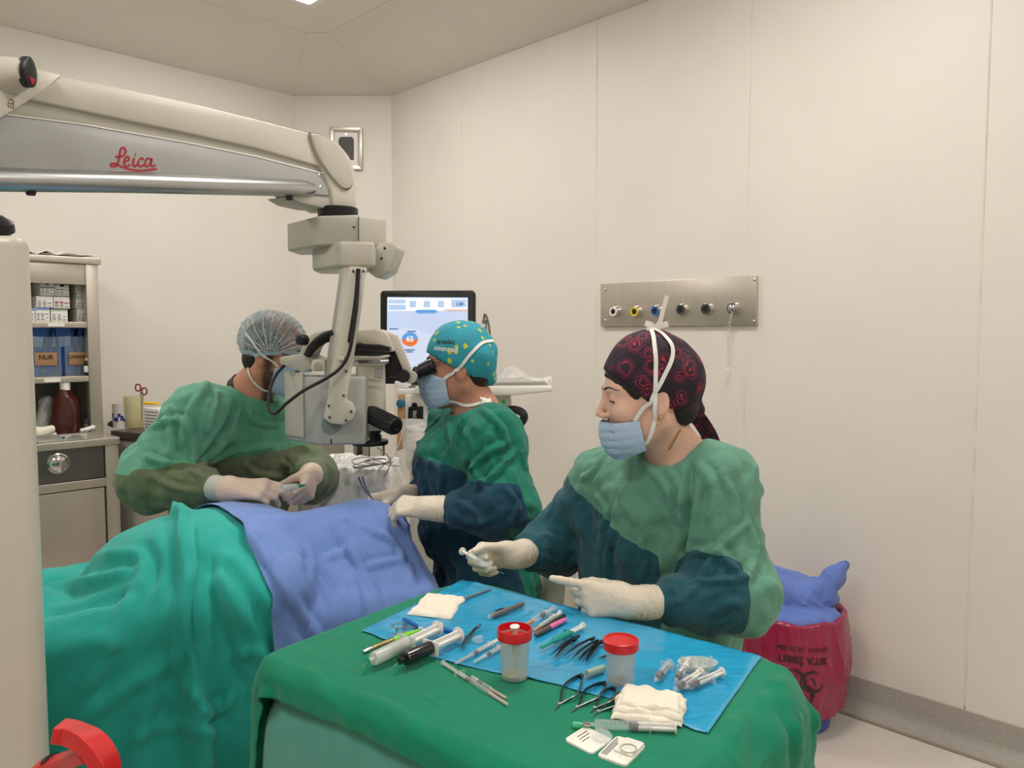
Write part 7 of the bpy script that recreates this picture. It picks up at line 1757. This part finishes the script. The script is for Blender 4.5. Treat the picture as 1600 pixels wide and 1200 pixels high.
# pens, handpieces and knives
def rod(name, label, cat, px0, py0, px1, py1, r, segs, z=None, group=None):
    a, h, L = lying(px0, py0, px1, py1, r, z); t = thing(name, label, cat, a, (0, 0, h), group)
    for nm, prof, m in segs: MB().lathe([(q[0] * r, q[1] * L) for q in prof], (0, 0, r), (1, 0, 0), 20).build(nm, m, t, False)
    return t
M_gold = mat('gold_titanium', (158, 146, 100), 0.35, 0.9); M_lime = mat('lime_plastic', (140, 214, 60), 0.35)
t = rod('phaco_handpiece', 'gold ribbed handpiece with lime green sleeve', 'handpiece', 567, 1019, 655, 985, 0.0062,
    [('metal_tip', [(0.55, 0), (0.6, 0.03), (0.75, 0.06), (0.75, 0.16)], M_steel2), ('ribbed_grip', [(0.75, 0.16)] + [(0.98 if k % 2 else 0.8, 0.17 + 0.028 * k) for k in range(12)] + [(0.85, 0.52)], M_gold), ('lime_sleeve', [(0.85, 0.52), (0.95, 0.56), (0.8, 0.8), (0.5, 1.0)], M_lime)], z=ZT)
M_pen = mat('grey_marker_body', (112, 108, 108), 0.4)
t = rod('marker_pen', 'grey surgical marker pen at the back of the blue sheet', 'pen', 763, 964, 818, 943, 0.0062,
    [('pen_tip', [(0.45, 0), (0.7, 0.05), (0.75, 0.10)], M_clear), ('pen_body', [(0.75, 0.10), (0.95, 0.14), (1.0, 0.5), (0.8, 0.54), (0.75, 0.98), (0.6, 1.0)], M_pen)])
MB().box((0.030, 0, 0.0125), (0.022, 0.003, 0.0015)).build('pocket_clip', M_black, t, False)
rod('dark_handpiece', 'dark slim handle behind the pink pen', 'handle', 838, 988, 882, 962, 0.0046, [('tip', [(0.4, 0), (0.8, 0.15)], mat('brown_grip', (98, 80, 76), 0.4)), ('handle_body', [(0.8, 0.15), (1.0, 0.4), (0.9, 1.0)], M_dsteel)])
rod('pink_pen', 'pink-capped pen in the cluster behind the open cup', 'pen', 836, 992, 885, 967, 0.0048, [('grip', [(0.5, 0), (0.9, 0.06), (1.0, 0.45)], mat('brown_grip', (98, 80, 76), 0.4)), ('pink_cap', [(1.0, 0.45), (1.05, 0.47), (0.9, 0.9), (0.5, 1.0)], mat('pink_plastic', (232, 120, 176), 0.35))])
rod('blue_knife', 'blue-handled knife with pale tip beside the ring scissors', 'knife', 662, 984, 631, 967, 0.0040, [('blade_tip', [(0.2, 0), (0.5, 0.22)], M_white), ('blue_handle', [(0.5, 0.22), (0.9, 0.26), (1.0, 0.8), (0.8, 1.0)], mat('blue_handle_plastic', (28, 96, 176), 0.35))])
t = rod('blue_applicator', 'blue applicator with white tip under the dark syringe\'s plunger', 'applicator', 684, 980, 726, 994, 0.0038, [('blue_stem', [(0.8, 0), (1.0, 0.1), (0.9, 0.95), (0.4, 1.0)], mat('blue_handle_plastic', (28, 96, 176), 0.35))])
MB().lathe([(0.0045, 0), (0.001, 0.016)], (0.006, 0.006, 0.005), (-1, 0.7, 0.1), 12).build('white_tip', M_white, t, False)
rod('thin_rod', 'long thin grey rod lying at the sheet\'s far left', 'rod', 716, 938, 766, 921, 0.0026, [('rod_body', [(0.6, 0), (1.0, 0.06), (1.0, 0.9), (0.7, 1.0)], mat('grey_rod', (130, 146, 156), 0.3, 0.4))])
t = thing('needle_sleeve', 'short pale green tube between the scissors and the lidded cup', 'tube', lying(917, 1053, 948, 1042, 0.006)[0], (0, 0, lying(917, 1053, 948, 1042, 0.006)[1]))
MB().lathe([(0.0045, 0.0), (0.006, 0.0), (0.006, 0.036), (0.0045, 0.036), (0.0045, 0.0)], (0, 0, 0.006), (1, 0, 0), 20).build('sleeve_body', mat('pale_green_tube', (190, 216, 196), 0.2, alpha=0.7), t, False)
t = thing('needle_stopper', 'small clear plastic stopper beside the silver tweezers', 'stopper', PZ(748, 1004, ZS))
MB().box((0, 0, 0.006), (0.014, 0.010, 0.012), rotz(0.4), 0.002).build('stopper_body', M_clear, t, False); MB().box((-0.008, -0.002, 0.006), (0.006, 0.006, 0.006), rotz(0.4), 0.001).build('stopper_neck', M_clear, t, False)
t = thing('micro_hook', 'tiny dark hook beside the lidded cup', 'hook', PZ(944, 1028, ZS))
MB().tube([(-0.010, -0.004, 0.002), (0, 0, 0.003), (0.008, 0.006, 0.002)], [0.0006, 0.0022, 0.0015], 8).build('hook_body', M_black, t, False)

# tweezers and forceps
def tweezers(label, px0, py0, px1, py1, m, gap=0.006, w=0.0042, group=None, curve=0.0, z=None):
    a, h, L = lying(px0, py0, px1, py1, 0.004, z); t = thing('forceps', label, 'forceps', a, (0, 0, h), group)
    for s in (1, -1):
        pth = bez([(0, s * 0.0008, 0.0012), (L * 0.18, s * gap * 0.35 + curve, 0.003), (L * 0.45, s * gap * 0.75 + curve * 1.5, 0.005), (L * 0.8, s * gap * 0.5 + curve, 0.005), (L, s * 0.0008, 0.004)], 6)
        ww = np.interp(np.linspace(0, 1, len(pth)), [0, 0.15, 0.45, 0.8, 1], [0.0007, 0.0016, w, w * 0.9, w * 0.8])
        v = []; 
        for i, q in enumerate(pth): v += [q + np.array([0, 0, ww[i] / 2]) + [0, s * 0.0009, 0], q + np.array([0, 0, ww[i] / 2]) - [0, s * 0.0009, 0], q - np.array([0, 0, ww[i] / 2]) - [0, s * 0.0009, 0], q - np.array([0, 0, ww[i] / 2]) + [0, s * 0.0009, 0]]
        v = np.array(v) @ np.array([[1, 0, 0], [0, 0.75, 0.66], [0, -0.66, 0.75]]).T + [0, 0, 0.004]
        n_ = len(pth); f = [(i * 4 + k, i * 4 + (k + 1) % 4, (i + 1) * 4 + (k + 1) % 4, (i + 1) * 4 + k) for i in range(n_ - 1) for k in range(4)] + [(3, 2, 1, 0), tuple((n_ - 1) * 4 + k for k in range(4))]
        mesh('blade_arm', v, f, m, t, False, 40)
    MB().box((L - 0.006, 0, 0.008), (0.012, 0.004, 0.005), bev=0.001).build('joined_end', m, t, False)
    return t
M_dark_f = mat('dark_forceps_metal', (66, 66, 70), 0.3, 1.0)
tweezers('silver tweezers left of the open red-rimmed cup', 721, 1014, 750, 980, mat('satin_steel', (150, 156, 158), 0.3, 1.0))
for (a0, b0, a1, b1), w in zip([(861, 1025, 905, 997), (869, 1027, 901, 1001), (884, 1024, 929, 1000), (895, 1030, 934, 1004), (906, 1033, 939, 1005), (917, 1034, 943, 1004)],
                               ['leftmost of the row', 'second from the left in the row', 'third from the left in the row', 'fourth from the left in the row', 'fifth from the left in the row', 'rightmost of the row']):
    tweezers('dark slim forceps between the two cups, ' + w, a0, b0, a1, b1, M_dark_f, 0.0038, 0.0040, 'dark forceps in a row on the blue sheet')
def spring_scissors(label, top, tip, bl, br, z=None):
    z = ZS if z is None else z
    T0 = PZ(*top, z + 0.006); K = PZ(*tip, z + 0.002); c = (T0 + K) / 2
    t = thing('spring_scissors', label, 'scissors', c * [1, 1, 0] + ze * z, (0, 0, 0), 'spring-handled micro scissors')
    for i, bow in enumerate((bl, br)):
        Bp = PZ(*bow, z + 0.008); J = K + (T0 - K) * 0.16
        pth = bez([T0, T0 * 0.72 + Bp * 0.28 + (Bp - c) * 0.25, Bp, J * 0.6 + Bp * 0.4, J, K], 8)
        ww = np.interp(np.linspace(0, 1, len(pth)), [0, 0.2, 0.5, 0.8, 1], [0.006, 0.006, 0.0055, 0.004, 0.0012])
        v = []; tt = np.gradient(pth, axis=0)
        for q, w_, d_ in zip(pth, ww, tt):
            s_ = nrm_(np.cross(ze, d_)); nn_ = nrm_(ze + 0.5 * s_); s2_ = np.cross(nrm_(d_), nn_)
            for a_, b_ in ((1, 1), (-1, 1), (-1, -1), (1, -1)): v.append(q + nn_ * a_ * w_ / 2 + s2_ * b_ * 0.0009)
        n_ = len(pth); f = [(i_ * 4 + k, i_ * 4 + (k + 1) % 4, (i_ + 1) * 4 + (k + 1) % 4, (i_ + 1) * 4 + k) for i_ in range(n_ - 1) for k in range(4)] + [(3, 2, 1, 0), tuple((n_ - 1) * 4 + k for k in range(4))]
        mesh('spring_arm', v, f, M_dsteel if i == 0 else mat('satin_steel', (150, 156, 158), 0.3, 1.0), t, True, 40)
    MB().lathe([(0.003, -0.003), (0.0035, 0), (0.003, 0.003)], K + (T0 - K) * 0.16, ze, 12).build('pivot', M_steel2, t)
    MB().lathe([(0.004, -0.002), (0.004, 0.002)], T0, nrm_(np.array([0.5, -0.5, 0.7])), 12).build('spring_end', M_dsteel, t)
spring_scissors('spring scissors standing widest open, leftmost of four', (908, 1056), (867, 1111), (880, 1072), (900, 1086), ZT)
spring_scissors('spring scissors second from the left of four', (944, 1068), (893, 1114), (913, 1079), (935, 1090), ZT)
spring_scissors('spring scissors third from the left of four', (960, 1076), (923, 1114), (938, 1084), (955, 1096), ZT)
spring_scissors('spring scissors half under the gauze stack, rightmost of four', (976, 1080), (927, 1120), (955, 1092), (970, 1100), ZT)
# ring scissors
t = thing('ring_scissors', 'small steel scissors with two finger rings near the green handpiece', 'scissors', PZ(625, 990, ZT))
zz = ZT + 0.004
for (cx, cy), tip in (((622, 979), (573, 1016)), ((640, 985), (571, 1019))):
    c = PZ(cx, cy, zz); R_ = 0.0115
    MB().tube([c + np.array([R_ * math.cos(a), R_ * math.sin(a), 0.001]) for a in np.linspace(0, 2 * math.pi, 24)], 0.0016, 8, False).build('finger_ring', M_steel2, t)
    k_ = PZ(tip[0], tip[1], zz); j_ = PZ(614, 994, zz); MB().tube(bez([c + nrm_(j_ - c) * R_, j_, k_], 8), np.linspace(0.002, 0.0008, 17), 8).build('blade', M_steel2, t)
MB().lathe([(0.0025, 0), (0.0025, 0.005)], PZ(614, 994, ZT), ze, 12).build('pivot', M_steel2, t)

# specimen cups
M_water = mat('clear_saline', (224, 236, 238), 0.03, alpha=0.18, coat=0.6)
M_redlid = mat('red_lid_plastic', (206, 26, 34), 0.3, var=0.03, coat=0.2)
def cup(label, px, pyb, pyt, lid):
    c = PZ(px, pyb, ZS); Yc = c[1]; h = (zat(px, pyt, Yc + 0.01) - ZS); r = 0.0245
    t = thing('specimen_cup', label, 'specimen cup', c + np.array([0, r * 0.7, 0]))
    MB().lathe([(r * 0.84, 0.0), (r * 0.87, 0.002), (r, h * 0.86), (r * 0.96, h * 0.86), (r * 0.83, 0.004), (0.001, 0.004)], n=40).build('cup_wall', mat('clear_cup_plastic', (226, 230, 226), 0.15, alpha=0.30, coat=0.3), t, False)
    MB().lathe([(r * 0.80, 0.005), (r * 0.90, h * 0.52), (0.001, h * 0.522)], n=32).build('liquid', M_water, t, False)
    mb = MB()
    if lid:
        MB().lathe([(r * 1.10, h * 0.78), (r * 1.14, h * 0.79), (r * 1.14, h * 0.985), (r * 1.08, h), (r * 0.93, h), (r * 0.91, h * 0.975), (0.001, h * 0.972)], n=48).build('screw_lid', M_redlid, t, False)
    else:
        MB().lathe([(r * 1.02, h * 0.80), (r * 1.13, h * 0.80), (r * 1.15, h * 0.98), (r * 1.11, h), (r * 1.06, h), (r * 1.03, h * 0.82)], n=48).build('open_rim', M_redlid, t, False)
        MB().lathe([(r * 0.5, 0.004), (r * 0.4, 0.010), (0.001, 0.011)], (-0.004, -0.004, 0), n=20).build('cotton_remnant', mat('tan_cotton', (222, 200, 160), 0.8), t, False)
    return t, h
c1, h1 = cup('open specimen cup with red rim holding water and an upright syringe', 804, 1064, 984, False)
c2, h2 = cup('closed specimen cup with red screw lid beside the gauze stack', 972, 1072, 1001, True)
bl_ = c1.location
t = thing('upright_syringe', 'frosted syringe standing upright in the open red-rimmed cup', 'syringe', (bl_.x + 0.003, bl_.y - 0.006, bl_.z + 0.016), (0.10, -0.04, 0))
MB().lathe([(0.0035, 0), (0.0055, 0.012), (0.0058, h1 * 0.55)], n=20).build('barrel', M_frost, t, False); MB().lathe([(0.0042, h1 * 0.3), (0.0042, h1 * 0.88)], n=16).build('plunger_rod', M_frost, t, False)
MB().lathe([(0.0075, h1 * 0.88), (0.0078, h1 * 0.89), (0.0075, h1 * 0.905)], n=24).build('thumb_rest', M_white, t, False); MB().lathe([(0.011, h1 * 0.55), (0.011, h1 * 0.565)], n=20).build('flange', M_frost, t, False)
# clear dish with prongs
dc_ = PZ(1090, 1047, ZS)
t = thing('plastic_dish', 'clear plastic oval dish with upright prongs at the sheet\'s right end', 'dish', dc_)
MB().add(*[(lambda v, f: (np.array(v) * [1.35, 0.9, 1], f))(*lathe_vf([(0.016, 0.0), (0.019, 0.002), (0.024, 0.014), (0.0225, 0.014), (0.017, 0.004), (0.001, 0.004)], n=36))][0]).build('dish_body', M_frost, t, False)
for k_ in range(7): MB().tube([((k_ - 3) * 0.007, 0.006 * (-1) ** k_, 0.004), ((k_ - 3) * 0.008, 0.008 * (-1) ** k_, 0.020)], [0.0022, 0.0014], 8).build('prong', M_frost, t, False)
# gauze pads
def gauze(name, label, corners, zz, th, seed, n=26):
    c = [PZ(x, y, zz) for x, y in corners]; vv = []
    for top in (1, 0):
        for i in range(n):
            for j in range(n):
                a, b = i / (n - 1), j / (n - 1); q = (c[0] * (1 - a) + c[1] * a) * (1 - b) + (c[3] * (1 - a) + c[2] * a) * b
                e = min(a, 1 - a, b, 1 - b); q = q + 0.006 * np.array([noise.noise((a * 4 + seed, b * 4, 0)), noise.noise((a * 4, b * 4 + seed, 3)), 0])
                z_ = th * min(1, (e / 0.06) ** 0.5) + 0.003 * noise.noise((a * 6, b * 6, seed)) * (e > 0.02) + 0.0012 * abs(noise.noise((a * 14, b * 14, seed)))
                vv.append(q * [1, 1, 0] + ze * (zz + (max(z_, 0.0004) if top else 0.0)))
    I_ = np.arange(n * n).reshape(n, n); f1 = grid_faces(I_)[:, ::-1]; f2 = grid_faces(I_ + n * n); f = list(map(tuple, f1)) + list(map(tuple, f2))
    bd_ = [(I_[i, 0], I_[i + 1, 0]) for i in range(n - 1)] + [(I_[n - 1, j], I_[n - 1, j + 1]) for j in range(n - 1)] + [(I_[i + 1, n - 1], I_[i, n - 1]) for i in range(n - 1)] + [(I_[0, j + 1], I_[0, j]) for j in range(n - 1)]
    f += [(a, b, b + n * n, a + n * n) for a, b in bd_]
    o = mesh(name, vv, f, M_gauze, None, smooth=60); setp(o, label, 'gauze')
gauze('gauze_pad', 'cream gauze pad alone at the sheet\'s far left corner', [(670, 928), (727, 935), (704, 968), (635, 960)], ZS, 0.006, 1.0)
for k_, (cs_, lab) in enumerate((([(962, 1090), (1072, 1098), (1066, 1136), (955, 1124)], 'cream gauze pad at the bottom of the stack beside the lidded cup'),
                                 ([(968, 1082), (1074, 1094), (1066, 1126), (957, 1112)], 'cream gauze pad in the middle of the stack beside the lidded cup'),
                                 ([(974, 1071), (1068, 1088), (1060, 1116), (966, 1102)], 'cream gauze pad on top of the stack beside the lidded cup'))):
    gauze('gauze_pad', lab, cs_, ZS + 0.0055 * k_, 0.006, 4.0 + k_)
# lens cases
M_case = mat('ivory_case_plastic', (240, 238, 226), 0.35)
def lens_case(label, corners, th, lines, step=None):
    c = [PZ(x, y, ZT) for x, y in corners]; o_ = sum(c) / 4; t = thing('lens_case', label, 'lens case', o_)
    ex, ey = nrm_(c[1] - c[0]), nrm_(c[3] - c[0])
    pts = []
    for i in range(4):
        a, b, d = c[i - 1], c[i], c[(i + 1) % 4]
        for s in np.linspace(0, 1, 5): k1 = b + nrm_(a - b) * 0.007; k2 = b + nrm_(d - b) * 0.007; pts.append(k1 * (1 - s) ** 2 + 2 * b * s * (1 - s) + k2 * s * s)
    v, f = prism_vf(pts, ze * th, 0.0012); mesh('case_body', v, f, M_case, t)
    if step is not None:
        v, f = prism_vf([o_ + (q - o_) * 0.97 * step[0] + ze * th + (c[2] - o_) * step[1] for q in pts], ze * 0.003, 0.001); mesh('raised_pad', v, f, M_case, t)
    mb = MB()
    for s, (u0, u1, w_) in enumerate(lines):
        p_ = c[0] + (c[1] - c[0]) * u0 + (c[3] - c[0]) * w_ + ze * (th + 0.0003); p2 = c[0] + (c[1] - c[0]) * u1 + (c[3] - c[0]) * w_ + ze * (th + 0.0003); mb.add(*ribbon_vf([p_, p2], 0.0012, 0.0003, ze))
    mb.build('printed_lines', M_print, t)
    return t, o_, c
t, oc1, cc1 = lens_case('open lens case lid with clear cover, left one of two', [(881, 1160), (914, 1139), (957, 1160), (925, 1183)], 0.005, [(0.35, 0.8, 0.22), (0.3, 0.75, 0.34), (0.25, 0.6, 0.46)])
MB().lathe([(0.0135, 0.0), (0.014, 0.002), (0.0135, 0.004), (0.011, 0.0045), (0.001, 0.0045)], PZ(941, 1152, ZT + 0.006), nrm_(np.array([0.1, -0.1, 1])), 30).build('clear_cap', M_clear, t)
t, oc2, cc2 = lens_case('lens case base holding a small clear ring, right one of two', [(932, 1186), (964, 1155), (1010, 1170), (978, 1203)], 0.006, [(0.1, 0.9, 0.1), (0.1, 0.8, 0.17), (0.1, 0.7, 0.24)], (0.66, 0.30))
for z_ in (0.010, 0.014):
    cR = PZ(982, 1169, ZT + z_); MB().tube([cR + np.array([0.0105 * math.cos(a), 0.0105 * math.sin(a), 0]) for a in np.linspace(0, 2 * math.pi, 28)], 0.0007, 6, False).build('lens_ring', mat('clear_ring', (200, 196, 176), 0.1, alpha=0.7), t)
# things in the surgeons' hands
fz = art[0]
t = thing('micro_forceps', 'fine blue-handled forceps in the surgeon\'s gloved fingers', 'forceps', P(578, 775, 2.2))
for s in (-1, 1):
    MB().tube(bez([P(584, 782, 2.2), P(571 + 2 * s, 765, 2.2), P(563 + 3 * s, 745, 2.2)], 8), np.linspace(0.0008, 0.0024, 17), 8).build('forceps_arm', mat('blue_steel', (60, 84, 130), 0.3, 0.8), t)
t = thing('held_cartridge', 'clear lens cartridge with green tip between the assistant\'s hands', 'cartridge', P(455, 762, 2.16))
MB().lathe([(0.010, 0), (0.0115, 0.004), (0.0095, 0.045), (0.004, 0.050)], P(441, 764, 2.14), nrm_(P(470, 759, 2.18) - P(441, 764, 2.14)), 20).build('cartridge_body', M_frost, t)
MB().lathe([(0.003, 0.048), (0.0055, 0.052), (0.002, 0.072)], P(441, 764, 2.14), nrm_(P(470, 759, 2.18) - P(441, 764, 2.14)), 14).build('green_tip', mat('green_tip_plastic', (16, 156, 110), 0.35), t)
